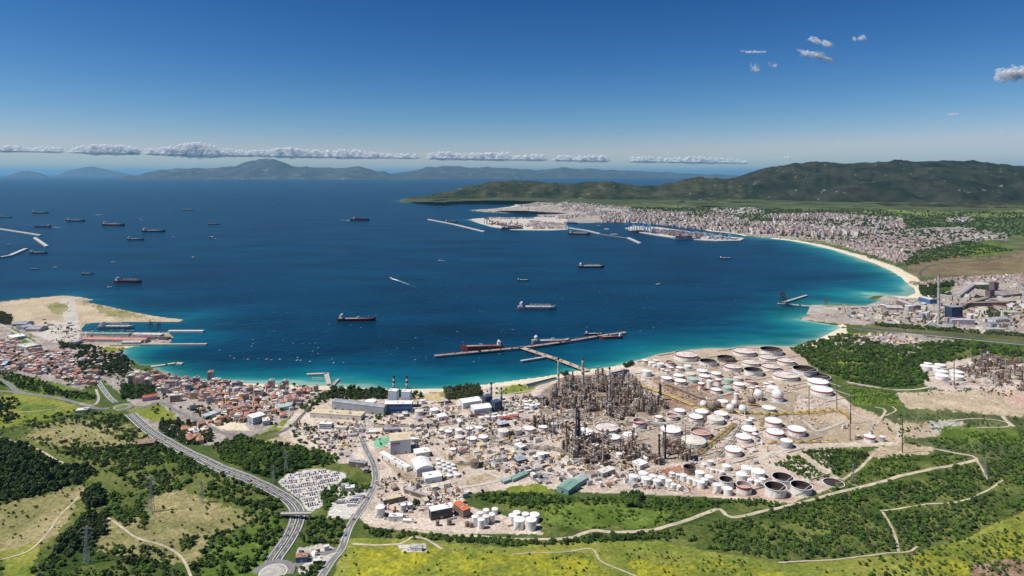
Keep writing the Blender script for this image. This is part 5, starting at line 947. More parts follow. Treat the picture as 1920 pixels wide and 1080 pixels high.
building('market_hall', [(262,749),(267,753),(295,749)], 7, mat('market_wall', (.35,.36,.40), .8, .2), mat('red_sheet_roof', (.40,.10,.07), .8, .2), 'long red roofed hall above the upper roundabout'); building('farm_shed', [(252,832),(256,839),(289,836)], 5, BROWN, mat('brown_sheet_roof', (.30,.20,.15), .9, .2), 'brown roofed farm shed against the motorway'); building('villa', [(137,771),(141,775),(163,773)], 5, WHITE, OFFW, 'white villa alone on the left green hill'); building('school', [(382,782),(387,787),(415,777)], 6, GREYP, mat('mesh_grey_roof', (.42,.43,.46), .8, .3), 'grey roofed hall beside the sandy square'); building('flats', [(468,790),(474,797),(498,790)], 13, MATS['pale_blue_cladding'], WHITE, 'white flat roofed block by the town edge road', bands=4); building('flats', [(488,793),(493,799),(506,797)], 9, WHITE, OFFW, 'smaller white block by the town edge road', bands=3); building('green_roof_house', [(516,766),(524,771),(548,766)], 7, OFFW, GREEN, 'pale green roofed building in the town', shape='gable')
# shipyard
for pts, h, wl, rf, lb, sp in (([(150,637),(152,641),(272,643)], 8, STEEL, mat('pale_red_roof', (.55,.24,.21), .8, .2), 'long pale red roofed shipyard shed', 'gable'), ([(20,607),(22,612),(48,612)], 8, GREYP, GREYROOF, 'left grey shed on the reclaimed ground', 'gable'), ([(28,612),(30,618),(44,619)], 8, GREYP, mat('lilac_roof', (.40,.36,.45), .8, .2), 'lilac roofed shed on the reclaimed ground', 'gable'), ([(45,616),(47,622),(74,622)], 8, STEEL, GREYROOF, 'right grey shed on the reclaimed ground', 'gable'), ([(160,627),(162,630),(240,631)], 7, STEEL, GREENR, 'greenish shipyard shed along the basin quay', 'flat'), ([(245,628),(247,631),(300,632)], 6, OFFW, OFFW, 'cream shipyard shed along the basin quay', 'flat'), ([(128,642),(130,647),(142,647)], 8, STEEL, mat('lilac_grey', (.40,.38,.44), .8), 'small lilac building at the shipyard gate', 'flat'), ([(225,642),(227,646),(262,646)], 6, OFFW, STEEL, 'cream shed at the end of the red roofed shed', 'gable'), ([(20,633),(22,638),(48,634)], 7, OFFW, WHITE, 'white roofed hall at the left town edge', 'flat'), ([(45,650),(49,657),(72,652)], 8, GREYP, mat('canopy_roof', (.55,.58,.50), .8), 'sports hall with pale canopy roof in the left town', 'flat'), ([(0,684),(1,691),(10,690)], 8, BLUEP, mat('sky_blue_roof', (.45,.52,.62), .7), 'blue walled hall at the left picture edge', 'flat')): building('shipyard_shed' if 'ship' in lb else 'shed', pts, h, wl, rf, lb, shape=sp)
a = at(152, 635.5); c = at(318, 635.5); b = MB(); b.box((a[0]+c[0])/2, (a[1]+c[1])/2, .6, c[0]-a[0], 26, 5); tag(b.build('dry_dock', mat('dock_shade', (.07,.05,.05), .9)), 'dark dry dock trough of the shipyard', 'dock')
a = at(318, 633); b = MB()
ship(312, 636, 24, 'coaster', 1, MAROON, PINK, 'red ship under repair at the dry dock end', 0)
# steelworks
for pts, h, wl, rf, lb, sp in ((zr((1535,410),(1540,425),(1590,420)), 34, mat('violet_brown', (.17,.12,.13), .8, .2), DARK, 'front tall dark block of the steelworks', 'flat'), (zr((1580,320),(1585,335),(1635,330)), 34, MATS['violet_brown'], DARK, 'back tall dark block of the steelworks', 'flat'), (zr((1370,285),(1135,405),(1205,412)), 12, GREYP, mat('stone_grey_roof', (.40,.37,.36), .8, .2), 'long diagonal grey hall of the steelworks', 'gable'), (zr((1080,505),(950,585),(990,592)), 14, BROWN, mat('umber_roof', (.30,.21,.17), .8, .2), 'left umber roofed steelworks hall', 'gable'), (zr((1130,500),(1000,590),(1045,596)), 14, BROWN, MATS['umber_roof'], 'right umber roofed steelworks hall', 'gable'), (zr((1340,430),(1205,520),(1262,528)), 16, BROWN, mat('brown_grey_roof', (.32,.26,.23), .8, .2), 'broad brown steelworks hall behind the navy block', 'gable'), (zr((1400,420),(1290,500),(1330,510)), 14, BROWN, MATS['umber_roof'], 'umber hall right of the broad brown hall', 'gable'),
 (zr((1105,620),(1110,645),(1232,640)), 38, mat('navy_cladding', (.03,.05,.10), .6, .2), mat('slate_roof', (.28,.28,.31), .8), 'tall navy steelworks block', 'flat'), (zr((1115,680),(1112,708),(1365,714)), 14, mat('lilac_cladding', (.36,.32,.38), .8, .1), mat('pale_lilac_roof', (.48,.43,.46), .8, .1), 'pale lilac hall in front of the navy block', 'flat'), (zr((380,525),(382,548),(565,552)), 9, mat('mauve_wall', (.25,.19,.20), .8), mat('pale_mauve_roof', (.46,.42,.42), .8), 'long mauve warehouse near the steelworks quay', 'gable'), (zr((620,560),(622,575),(672,575)), 22, STEEL, WHITE, 'pale square tower left of the tall slim chimney', 'flat'), (zr((740,480),(680,545),(760,545)), 14, BROWN, mat('grey_mauve_roof', (.38,.35,.36), .8), 'grey mauve hall left of the tall slim chimney', 'gable'), (zr((870,445),(862,480),(945,478)), 16, BLUEP, mat('steel_roof', (.50,.47,.43), .7), 'blue walled hall behind the tall slim chimney', 'gable'), (zr((1555,715),(1550,742),(1665,742)), 10, GREYP, mat('panel_roof', (.20,.21,.27), .5, .25), 'dark panel roof hall right of the lilac hall', 'flat'), (zr((1590,660),(1600,690),(1745,680)), 10, OFFW, mat('light_panel_roof', (.36,.36,.40), .6, .3), 'striped grey roof hall at the right edge', 'gable'), (zr((1520,770),(1525,790),(1700,792)), 7, CONCM, STEEL, 'low pale hall along the river road', 'flat'), (zr((1365,262),(1370,292),(1570,285)), 10, GREYP, mat('pearl_roof', (.52,.50,.48), .8), 'long pale hall at the back of the steelworks', 'flat'), (zr((1490,440),(1495,475),(1560,470)), 10, STEEL, mat('pearl_grey_roof', (.44,.43,.44), .8), 'small pearl grey hall below the tall dark block', 'flat'),
 (zr((1640,360),(1680,410),(1900,385)), 9, BROWN, mat('patch_roof', (.30,.27,.26), .8, .35), 'wide patchy dark hall at the right edge', 'gable'), (zr((1640,440),(1645,470),(1900,468)), 8, BROWN, mat('taupe_roof', (.40,.35,.32), .8, .3), 'wide taupe hall at the right edge', 'gable'), (zr((1700,575),(1705,600),(1900,598)), 7, OFFW, mat('khaki_roof', (.42,.41,.32), .8, .2), 'long khaki roof hall at the right edge', 'flat')): building('steelworks_hall', pts, h, wl, rf, lb, shape=sp)
gantry(1468, 574, 52, DARK, 'black portal crane at the end of the steelworks jetty', True, 0, None); gantry(1549, 574, 24, RUSTM, 'rusty crane on the steelworks quay', True, 1.5, None)
for i, (px, py) in enumerate(((282, 611), (297, 613))): gantry(px, py+9, 26, DBLUE, ('left', 'right')[i]+' blue dock crane in the shipyard', True, 0, None)
X, Y, zz = at(1748, 612); b = MB(); b.cyl(0, 0, 0, 22, 14, 1, seg=14); tag(b.build('ore_heap', mat('ore', (.20,.22,.20), 1, .3), loc=(X, Y, zz)), 'grey cone heap of ore beside the tall slim chimney', 'heap')
for i, (pa, pb, h0, h1) in enumerate((((1733,612),(1748,610),1,14),((1752,606),(1762,592),12,26),((1766,595),(1806,588),20,22))):
    p, q = at(*pa), at(*pb); o = tag(empty('conveyor', p), ('pale conveyor feeding the ore heap from the left', 'steep pale conveyor behind the ore heap', 'level pale conveyor joining the navy block')[i], 'conveyor'); d = (q[0]-p[0], q[1]-p[1]); b = MB(); b.beam((0, 0, h0), (*d, h1), 3.4); b.build('gallery', OFFW, o)
    for t in (.3, .7): b = MB(); b.beam((d[0]*t, d[1]*t, 0), (d[0]*t, d[1]*t, h0+(h1-h0)*t), 1); b.build('trestle', STEEL, o)
for i, (cx, cy) in enumerate(((755,640),(775,655),(800,650),(825,655),(845,640))): tank(1600+cx/6, 490+(cy-75)/6, 5.5, 490+cy/6, 'K')
label_all(TANKS[-5:], 'tank', 'steelworks silos')
# settling basin
X, Y, zz = at(1010.5, 897); o = tag(empty('settling_basin', (X, Y, zz)), 'round grey settling basin at the water works', 'basin'); b = MB(); b.cyl(0, 0, 0, 14, 2, seg=32, cap=False); b.cyl(0, 0, 0, 13.4, 2, seg=32, cap=False, inner=True); b.ring(0, 0, 2, 13.4, 14, 32); b.build('wall', CONCM, o); b = MB(); b.cyl(0, 0, 0, 13.3, 1.2, seg=32); b.build('water', mat('grey_water', (.20,.21,.22), .3), o); b = MB(); b.beam((-14, 0, 2.4), (14, 0, 2.4), 1); b.build('scraper_bridge', STEEL, o)
def pond(name, pts, col, label):
    P = [at(*p) for p in pts]; cx, cy = np.mean([p[0] for p in P]), np.mean([p[1] for p in P]); cz = max(p[2] for p in P)+.6; o = tag(empty(name, (cx, cy, cz)), label, 'pond'); pl = [(p[0]-cx, p[1]-cy) for p in P]
    if sum(pl[i][0]*pl[(i+1) % len(pl)][1]-pl[(i+1) % len(pl)][0]*pl[i][1] for i in range(len(pl))) < 0: pl = pl[::-1]
    b = MB(); b.face([(x, y, .1) for x, y in pl]); b.build('water', mat(name+'_'+str(pts[0][0]), col, .15, .2, .05, spec=.5), o); b = MB()
    for p, q in zip(pl, pl[1:]+pl[:1]): b.beam((*p, .3), (*q, .3), 1.6)
    b.build('rim', CONCM, o)
pond('basin', [(1145,700),(1176,693),(1182,702),(1150,708)], (.02,.02,.02), 'black retention pond near the shore chimneys'); pond('basin', [(818,756),(846,752),(854,758),(828,762)], (.05,.025,.02), 'dark brown retention pond behind the white sheds'); pond('basin', [(985,722),(1042,708),(1046,711),(990,728)], (.03,.055,.04), 'long green pond behind the refinery beach')
# small industrial sheds between the named buildings
SHED = []; SROOF = [OFFW, WHITE, STEEL, GREYROOF, CONCM, BROWN, MATS['mauve_roof'], MATS['umber_roof'], mat('dull_red_roof', (.38,.15,.10), .8, .2), BUFF]
def sheds(poly, n, place, smin=6, smax=20, hmin=3, hmax=7, seed=1, rot=.45):
    rr = random.Random(seed); W = [at(*p) for p in poly]; wp = [(p[0], p[1]) for p in W]; k = t = 0
    while k < n and t < n*30:
        t += 1; x = rr.uniform(min(p[0] for p in wp), max(p[0] for p in wp)); y = rr.uniform(min(p[1] for p in wp), max(p[1] for p in wp)); L = rr.uniform(smin, smax); D = rr.uniform(.35, .8)*L; R = (L+D)*.36
        if not inpoly(np.array([x]), np.array([y]), wp)[0] or any((x-a)**2+(y-b_)**2 < (R+c)**2 for a, b_, c in OCC): continue
        OCC.append((x, y, R)); h = rr.uniform(hmin, hmax); o = empty('works_shed', (x, y, float(ground(x, y))), rot+rr.choice([0, math.pi/2])+rr.uniform(-.06, .06)); b = MB(); b.box(0, 0, -1, L, D, h+1); b.build('wall', rr.choice([OFFW, STEEL, BROWN, GREYP, WHITE, CONCM]), o); b = MB(); rm = rr.randrange(len(SROOF))
        if rr.random() < .4: b.face([(-L/2, -D/2, h), (L/2, -D/2, h), (L/2, 0, h+D*.18), (-L/2, 0, h+D*.18)]); b.face([(L/2, D/2, h), (-L/2, D/2, h), (-L/2, 0, h+D*.18), (L/2, 0, h+D*.18)]); b.face([(L/2, -D/2, h), (L/2, D/2, h), (L/2, 0, h+D*.18)]); b.face([(-L/2, D/2, h), (-L/2, -D/2, h), (-L/2, 0, h+D*.18)])
        else: b.box(0, 0, h, L+.4, D+.4, .4)
        b.build('roof', SROOF[rm], o); SHED.append((o, ('cream', 'white', 'steel grey', 'dark grey', 'concrete', 'brown', 'mauve', 'umber', 'dull red', 'buff')[rm]+' roofed works shed', place, float(proj(x, y, 0)[0]))); k += 1
sheds([(560,800),(640,785),(690,800),(660,860),(600,845)], 22, 'left of the works road', 5, 16, seed=1); sheds([(700,800),(830,790),(960,770),(1020,790),(1010,860),(900,860),(820,840),(780,810)], 46, 'behind the logo warehouse', 5, 16, seed=2); sheds([(700,760),(840,765),(1000,740),(1020,770),(900,790),(760,790)], 30, 'around the power station', 5, 15, seed=3); sheds([(900,860),(1040,850),(1180,880),(1190,915),(1060,910),(980,905)], 40, 'around the water works', 5, 16, seed=4)
sheds([(700,930),(790,900),(880,925),(870,975),(720,965)], 26, 'around the white silo', 4, 12, seed=5); sheds([(1200,800),(1420,800),(1440,870),(1320,880),(1200,880)], 14, 'around the front tanks', 4, 12, seed=6); sheds([(1570,580),(1740,560),(1920,530),(2000,540),(2000,625),(1800,615),(1640,606)], 60, 'in the steelworks', 10, 38, 5, 14, seed=7, rot=.7); sheds([(1740,690),(1800,700),(1900,725),(1790,732)], 10, 'at the second works on the right', 5, 14, seed=8); sheds([(1560,800),(1640,795),(1680,815),(1620,830)], 8, 'in the dirt yard at right', 4, 9, seed=9)
sheds([(560,1035),(625,1030),(600,1065)], 5, 'by the filling station', 4, 9, seed=10); sheds([(60,590),(140,600),(140,640),(80,625)], 8, 'on the reclaimed ground', 6, 16, seed=11)
sheds([(1760,560),(1920,535),(2000,540),(2000,560),(1800,600),(1770,600)], 24, 'in the right part of the steelworks', 30, 70, 9, 18, seed=21, rot=.75)
sheds([(1570,582),(1640,572),(1740,575),(1750,605),(1640,603)], 26, 'on the steelworks quay', 8, 24, 4, 10, seed=12, rot=.7)
label_all(SHED, 'shed', 'small works sheds')
# loose equipment lying about the works: skids, pipe bundles, crates, parked plant
CM_ = [OFFW, STEEL, RUSTM, OFFW, WHITE, TAN, WHITE, BROWN, GREYP, MATS['dull_red_roof'], YELL, DARK]
def clutter(name, poly, n, label, seed, smax=4.5):
    rr = np.random.default_rng(seed); W = at(np.array([p[0] for p in poly], float), np.array([p[1] for p in poly], float)); wp = [(p[0], p[1]) for p in W]; x = rr.uniform(W[:, 0].min(), W[:, 0].max(), n*3); y = rr.uniform(W[:, 1].min(), W[:, 1].max(), n*3); m = inpoly(x, y, wp) & (fbm(x/26, y/26, 640+seed, 2) > .42); x, y = x[m], y[m]; ok = np.ones(len(x), bool)
    for a_, b_, c_ in OCC: ok &= (x-a_)**2+(y-b_)**2 > (c_*.95)**2
    x, y = x[ok][:n], y[ok][:n]; g = ground(x, y); b = MB()
    for i in range(len(x)):
        s = rr.uniform(1, smax); k = int(rr.integers(len(CM_))); rz = .45+rr.choice([0, math.pi/2])+rr.uniform(-.1, .1); u = rr.random()
        if u < .6: b.box(x[i], y[i], g[i]-.2, s*1.6, s*rr.uniform(.4, .9), .6+s*rr.uniform(.2, .6), rz, k)
        elif u < .8: b.cyl(x[i], y[i], g[i]-.2, s*.4, s*rr.uniform(.6, 2.4), seg=8, mi=k)
        else: b.tube((x[i], y[i], g[i]+1), (x[i]+math.cos(rz)*s*6, y[i]+math.sin(rz)*s*6, g[i]+1), .35, 5, k)
    tag(b.build(name, CM_), label, kind='stuff')
clutter('yard_clutter', [(620,790),(700,760),(1000,745),(1060,770),(1200,800),(1180,905),(1000,895),(900,880),(800,860),(690,830)], 2600, 'loose skids, crates and pipes in the middle works yards', 1); clutter('yard_clutter', [(1040,730),(1180,700),(1260,765),(1240,790),(1090,790)], 900, 'loose plant lying under the dense process block', 2); clutter('yard_clutter', [(1200,700),(1300,680),(1480,720),(1590,780),(1480,830),(1440,880),(1300,880),(1230,800)], 1000, 'loose pipes and small plant in the tank fields', 3, 3.5); clutter('yard_clutter', [(700,900),(790,890),(880,920),(870,975),(720,975)], 420, 'loose crates around the bottom left works', 4, 3.5)
clutter('yard_clutter', [(1540,590),(1640,572),(1740,560),(1920,530),(2000,540),(2000,625),(1800,615),(1640,606)], 1300, 'loose plant and scrap in the steelworks yards', 5, 9); clutter('yard_clutter', [(1740,690),(1850,690),(1990,735),(1800,735)], 300, 'loose plant around the right hand works', 6, 4.5); clutter('yard_clutter', [(540,790),(640,785),(680,800),(660,860),(560,820)], 350, 'parked vehicles and crates left of the works road', 7, 4); clutter('yard_clutter', [(100,610),(320,624),(320,645),(150,646),(90,640)], 260, 'loose gear on the shipyard quays', 8, 6); clutter('yard_clutter', [(1180,880),(1300,890),(1300,925),(1180,915)], 220, 'scrap heaps left of the front tank row', 9, 3.5)
# ------------------------------------------------------------------ town houses
HW_ = [WHITE, OFFW, mat('peach_wall', (.62,.46,.37), .85, .1), mat('pink_wall', (.60,.42,.38), .85, .1), mat('ochre_wall', (.60,.47,.27), .85, .1), mat('grey_wall', (.45,.44,.46), .85, .15)]
HR_ = [TERRA, PINK, ORANGE, WHITE, OFFW, mat('terrace_roof', (.40,.34,.31), .9, .25), mat('lilac_terrace', (.42,.38,.42), .9, .25), TERRA]
HN = ['terracotta', 'pink', 'orange', 'white', 'cream', 'grey brown', 'lilac grey', 'terracotta']
def house_mesh(L, D, h, flatroof, wm, rm):
    bw, br_ = MB(), MB(); bw.box(0, 0, -1.5, L, D, h+1.5)
    if flatroof:
        br_.box(0, 0, h, L+.3, D+.3, .5); br_.box(L*.2, D*.1, h+.5, L*.3, D*.35, 2)
    else:
        r = D*.22; e = .5
        br_.face([(-L/2-e, -D/2-e, h-.1), (L/2+e, -D/2-e, h-.1), (L*.28, 0, h+r), (-L*.28, 0, h+r)]); br_.face([(L/2+e, D/2+e, h-.1), (-L/2-e, D/2+e, h-.1), (-L*.28, 0, h+r), (L*.28, 0, h+r)]); br_.face([(L/2+e, -D/2-e, h-.1), (L/2+e, D/2+e, h-.1), (L*.28, 0, h+r)]); br_.face([(-L/2-e, D/2+e, h-.1), (-L/2-e, -D/2-e, h-.1), (-L*.28, 0, h+r)]); br_.box(L*.15, D*.1, h+r*.4, .9, .9, r)
    bn = MB()
    for k in range(max(2, int(L/3.2))): bn.box(-L/2+(k+.5)*L/max(2, int(L/3.2)), -D/2-.03, h*.45, 1.2, .12, 1.5)
    return bw.mesh('wall', wm), br_.mesh('roof', rm), bn.mesh('window', GLASS)
HP = []
for i in range(24):
    ri = i % 8; fl = ri in (3, 4, 5, 6); HP.append((house_mesh(random.uniform(8, 13), random.uniform(7, 10), random.choice([3.5, 6, 6.5]) if i < 20 else 12, fl, HW_[(i*5+i//8) % 6], HR_[ri]), ri))
pts = []
def fill(poly, step, place, jit=.3, keep=.9, rot=.35, sc_=1.0):
    W = [at(*p) for p in poly]; wp = [(p[0], p[1]) for p in W]; c, s = math.cos(rot), math.sin(rot); q = [(x*c+y*s, -x*s+y*c) for x, y in wp]
    u = np.arange(min(a for a, _ in q), max(a for a, _ in q), step); v = np.arange(min(b_ for _, b_ in q), max(b_ for _, b_ in q), step*.85); U, V_ = np.meshgrid(u, v)
    U = U+rng.uniform(-jit, jit, U.shape)*step; V_ = V_+rng.uniform(-jit, jit, U.shape)*step; X = U*c-V_*s; Y = U*s+V_*c; m = inpoly(X, Y, wp) & (rng.random(U.shape) < keep)
    m &= ~((np.floor(U/step/5)*5 == np.floor(U/step)) & (rng.random(U.shape) < .7))
    for x, y in zip(X[m], Y[m]):
        if any((x-a)**2+(y-b_)**2 < (c_+4)**2 for a, b_, c_ in OCC): continue
        pts.append((x, y, place, rot+random.choice([0, math.pi/2])+random.uniform(-.15, .15), sc_*random.uniform(.8, 1.2)))
fill([(330,812),(352,800),(388,806),(384,830),(345,835)], 15, 'beside the motorway', .2, .9, .6, 1.2)
fill([(420,728),(600,730),(570,752),(520,790),(470,800),(420,775),(400,752)], 13, 'in the town by the fishing harbour', .25, .95, .5)
fill([(250,700),(300,705),(420,722),(410,760),(330,745),(300,735),(270,718)], 13.5, 'in the town below the small beach', .3, .9, .2); fill([(345,765),(400,760),(440,790),(420,800),(370,785)], 15, 'above the sandy square', .3, .8, .5)
fill([(-120,640),(20,632),(60,655),(110,660),(230,668),(235,685),(170,690),(130,715),(60,700),(-120,690)], 14, 'in the left town under the shipyard', .3, .92, .3); fill([(140,690),(190,700),(175,722),(120,724)], 14, 'in the left town near the main road', .3, .8, .3)
fill([(1560,634),(1640,626),(1700,632),(1780,642),(1700,652),(1570,650)], 17, 'among the trees by the river', .4, .55, .2)
vis = sorted(range(len(pts)), key=lambda i: -(pts[i][4]/pts[i][1]) if 0 < proj(pts[i][0], pts[i][1], 0)[0] < 1920 else 1)
HB = MB(); HM = HW_+HR_; HSE = []
for n_, i in enumerate(vis):
    x, y, place, rot, s = pts[i]; g = float(ground(x, y))
    if n_ < 290:
        (mw, mr_, mn), ri = HP[random.randrange(24)]; o = empty('house', (x, y, g), rot); o.scale = (s, s, s)
        for nm, me in (('wall', mw), ('roof', mr_), ('window', mn)): link(bpy.data.objects.new(nm, me), o)
        HSE.append((o, f'small {HN[ri]} roofed house', place, float(proj(x, y, g)[0])))
    else: HB.box(x, y, g-1, random.uniform(8, 13)*s, random.uniform(7, 10)*s, random.uniform(4.5, 8.5), rot, random.randrange(6), 6+random.randrange(8))
label_all(HSE, 'house', 'small town houses'); HB.build('houses', HM); tag(COL.objects['houses'], 'mass of further small houses in the towns', kind='stuff')
APT = []
for px, py, wd, dp, h, wi in ((509,732,12,12,24,2),(536,731,12,11,22,2),(247,722,11,14,24,4),(262,724,12,14,22,2),(278,728,12,12,22,4),(300,715,24,12,16,5),(322,725,26,12,14,3),(345,728,12,12,18,5),(355,735,14,12,18,5),(395,712,12,14,20,5),(330,752,22,12,14,3),(420,723,26,10,10,5),(445,724,24,10,10,5),(485,742,18,14,14,1),(368,722,14,12,18,5),(460,770,16,12,12,1),(447,788,14,12,12,0),(405,720,20,10,12,5),(563,742,18,12,12,3)):
    X, Y, g = at(px, py); o = empty('apartment_block', (X, Y, g), random.uniform(-.1, .4)); b = MB(); b.box(0, 0, -1, wd, dp, h+1); b.build('wall', HW_[wi], o); b = MB(); b.box(0, 0, h, wd+.5, dp+.5, .8); b.box(wd*.1, 0, h+.8, wd*.3, dp*.4, 2.4); b.build('roof', random.choice([PINK, OFFW, MATS['terrace_roof']]), o)
    for k in range(int(h/3.2)): b = MB(); b.box(0, -dp/2-.04, 1+k*3.2, wd*.85, .1, 1.5); b.build('window_band', GLASS, o)
    APT.append((o, f"{['white','cream','peach','pink','ochre','grey'][wi]} apartment block {['', '', '', 'three', 'four', 'five', 'six', 'seven'][int(h/3.2)]} storeys high", 'in the town', px))
label_all(APT, 'apartment block', 'apartment blocks of the town')
# far city across the bay
FB = MB(); FM = [mat('far_white', (.70,.67,.63), .9, .15), mat('far_cream', (.50,.45,.39), .9, .15), mat('far_peach', (.50,.38,.31), .9, .15), mat('far_pink', (.40,.29,.27), .9, .15), mat('far_grey', (.32,.31,.33), .9, .15), mat('far_tile', (.36,.17,.12), .9, .2), mat('far_terrace', (.30,.26,.24), .9, .2), mat('far_pale_roof', (.50,.46,.42), .9, .2), STEEL]
def far(poly, n, smin, smax, hmin, hmax, roofs=(5, 6, 7), walls=(0, 1, 2, 3, 4)):
    W = at(np.array([p[0] for p in poly]), np.array([p[1] for p in poly])); wp = [(p[0], p[1]) for p in W]; x = rng.uniform(min(p[0] for p in wp), max(p[0] for p in wp), n*6); y = rng.uniform(min(p[1] for p in wp), max(p[1] for p in wp), n*6); m = inpoly(x, y, wp) & (fbm(x/420, y/420, 77, 4) > .475); x, y = x[m][:n], y[m][:n]; g = ground(x, y)
    for i in range(len(x)): L = rng.uniform(smin, smax); FB.box(x[i], y[i], g[i]-2, L, L*rng.uniform(.5, 1), rng.uniform(hmin, hmax)+2, rng.uniform(0, 3), int(rng.choice(walls)), int(rng.choice(roofs)))
far([(970,384),(1050,381),(1130,386),(1190,392),(1180,412),(1060,415),(1010,405),(985,396)], 900, 14, 40, 6, 16, (6, 7, 8)); far([(1060,416),(1180,400),(1300,400),(1380,408),(1460,412),(1500,440),(1440,444),(1330,432),(1200,417)], 1300, 14, 34, 8, 34); far([(1440,405),(1560,403),(1690,413),(1700,432),(1640,440),(1540,444),(1480,438)], 1300, 12, 30, 8, 36, (5, 6, 7)); far([(1540,448),(1640,444),(1740,450),(1800,456),(1720,472),(1695,496),(1640,478)], 1500, 8, 20, 5, 14, (5, 5, 6, 7)); far([(1720,430),(1800,427),(1870,433),(1880,447),(1800,455),(1740,448)], 700, 10, 30, 5, 12, (5, 6, 7, 8)); far([(1330,392),(1410,390),(1440,397),(1360,401)], 120, 20, 60, 6, 12, (7, 8)); far([(1740,527),(1800,521),(1920,514),(2100,508),(2100,528),(1900,530),(1800,536)], 420, 8, 16, 4, 8, (5, 5, 6)); far([(1700,530),(1760,528),(1750,536),(1716,540)], 60, 8, 14, 4, 6, (5, 5)); far([(880,409),(1060,409),(1060,428),(1000,430),(990,412)], 420, 14, 50, 5, 12, (7, 8, 5, 6)); far([(1770,410),(1820,407),(1832,414),(1780,416)], 60, 20, 50, 6, 10, (8,))
tag(FB.build('far_city', FM), 'pale far city spread along the opposite shore', kind='stuff')
# ------------------------------------------------------------------ vehicles
def car_mesh(body):
    b = MB(); b.box(0, 0, .35, 4.4, 1.8, .62, taper=.97); b.box(-.15, 0, .97, 2.5, 1.65, .55, taper=.78, mi=1, top=0)
    for sx in (-1.35, 1.35):
        for sy in (-.82, .82): b.tube((sx, sy-.1, .33), (sx, sy+.1, .33), .33, 8, 2)
    return b.mesh('car_body', [body, GLASS, DARK])
CC = [('white', WHITE), ('white', WHITE), ('silver', STEEL), ('grey', GREYP), ('black', DARK), ('blue', BLUEP), ('red', mat('car_red', (.35,.04,.04), .4))]; CM = [(n_, car_mesh(m)) for n_, m in CC]; CARS = []
cpoly = [(527,905),(548,888),(600,880),(648,889),(630,903),(606,922),(604,942),(582,957),(562,934)]; W = [at(*p) for p in cpoly]; wp = [(p[0], p[1]) for p in W]
rows_ = {}
for r_ in range(40):
    for k in range(90):
        ux, uy = k*3.2, r_*8.2+(r_ % 2)*-1.6; a = .42; x = W[0][0]-60+ux*math.cos(a)-uy*math.sin(a); y = min(p[1] for p in wp)-80+ux*math.sin(a)+uy*math.cos(a)
        if len(CARS) >= 295 or random.random() < .22 or not inpoly(np.array([x]), np.array([y]), wp)[0]: continue
        n_, me = random.choice(CM); o = link(bpy.data.objects.new('parked_car', me)); o.location = (x, y, float(ground(x, y))+.1); o.rotation_euler = (0, 0, a+math.pi/2+random.choice([0, math.pi])); CARS.append(o); rows_.setdefault(r_, []).append((o, n_, float(proj(x, y, 0)[0])))
label_all([(o, f'{n_} parked car', f'in the {ORD[k]} car park row', x) for k, r_ in enumerate(sorted(rows_)) for o, n_, x in rows_[r_]], 'car', 'cars in the big car park')
TR = []
def truck(x, y, rz, tm, place, px, d):
    o = empty('truck', (x, y, float(ground(x, y))+.1), rz); b = MB(); b.box(-1.5, 0, 1.1, 12.5, 2.5, 2.9); b.build('trailer', tm, o); b = MB(); b.box(6.6, 0, .6, 2.3, 2.4, 2.7, taper=.92); b.build('cab', WHITE, o)
    for sx in (-6, -4.8, 3.6, 6.4): b = MB(); b.tube((sx, -1.2, .5), (sx, 1.2, .5), .5, 8); b.build('wheels', DARK, o)
    TR.append((o, d, place, px))
for i, (px, py) in enumerate(((676,923),(672,935),(669,938),(665,942),(662,945),(660,949),(678,934),(640,944),(643,941))): x, y, _ = at(px, py); truck(x, y, .1, [DBLUE, GREYP, WHITE][i % 3], 'in the truck yard', px, ['navy', 'grey', 'white'][i % 3]+' lorry parked')
label_all(TR, 'truck', 'lorries in the truck yard')
MW = []
for i, (px, py) in enumerate(((549,985),(562,958),(500,915),(450,892),(400,869),(350,847),(310,826),(275,802),(530,1024),(470,902),(560,975),(520,925),(488,911),(430,886),(415,875),(372,860),(330,835),(295,815),(540,1005),(545,940))):
    x, y, g = at(px, py); n_, me = CM[(i*3) % 7]; o = link(bpy.data.objects.new('car', me)); o.location = (x, y, g+.6); o.rotation_euler = (0, 0, 2.2); MW.append((o, f'{n_} car', 'driving on the motorway', px))
label_all(MW, 'car', 'cars on the motorway')
for i, (px, py) in enumerate(((704,905),(690,935),(663,975),(700,865),(648,1005),(630,1040))):
    x, y, g = at(px, py); n_, me = CM[(i*3) % 7]; o = link(bpy.data.objects.new('car', me)); o.location = (x, y, g+.6); o.rotation_euler = (0, 0, 1.2); tag(o, f'{n_} car on the works road, ' + ('beside the factory shed', 'beside the truck yard', 'left of the white silo', 'near the dark sheds', 'at the meadow corner', 'near the filling station')[i], 'car', 'cars on the works road')
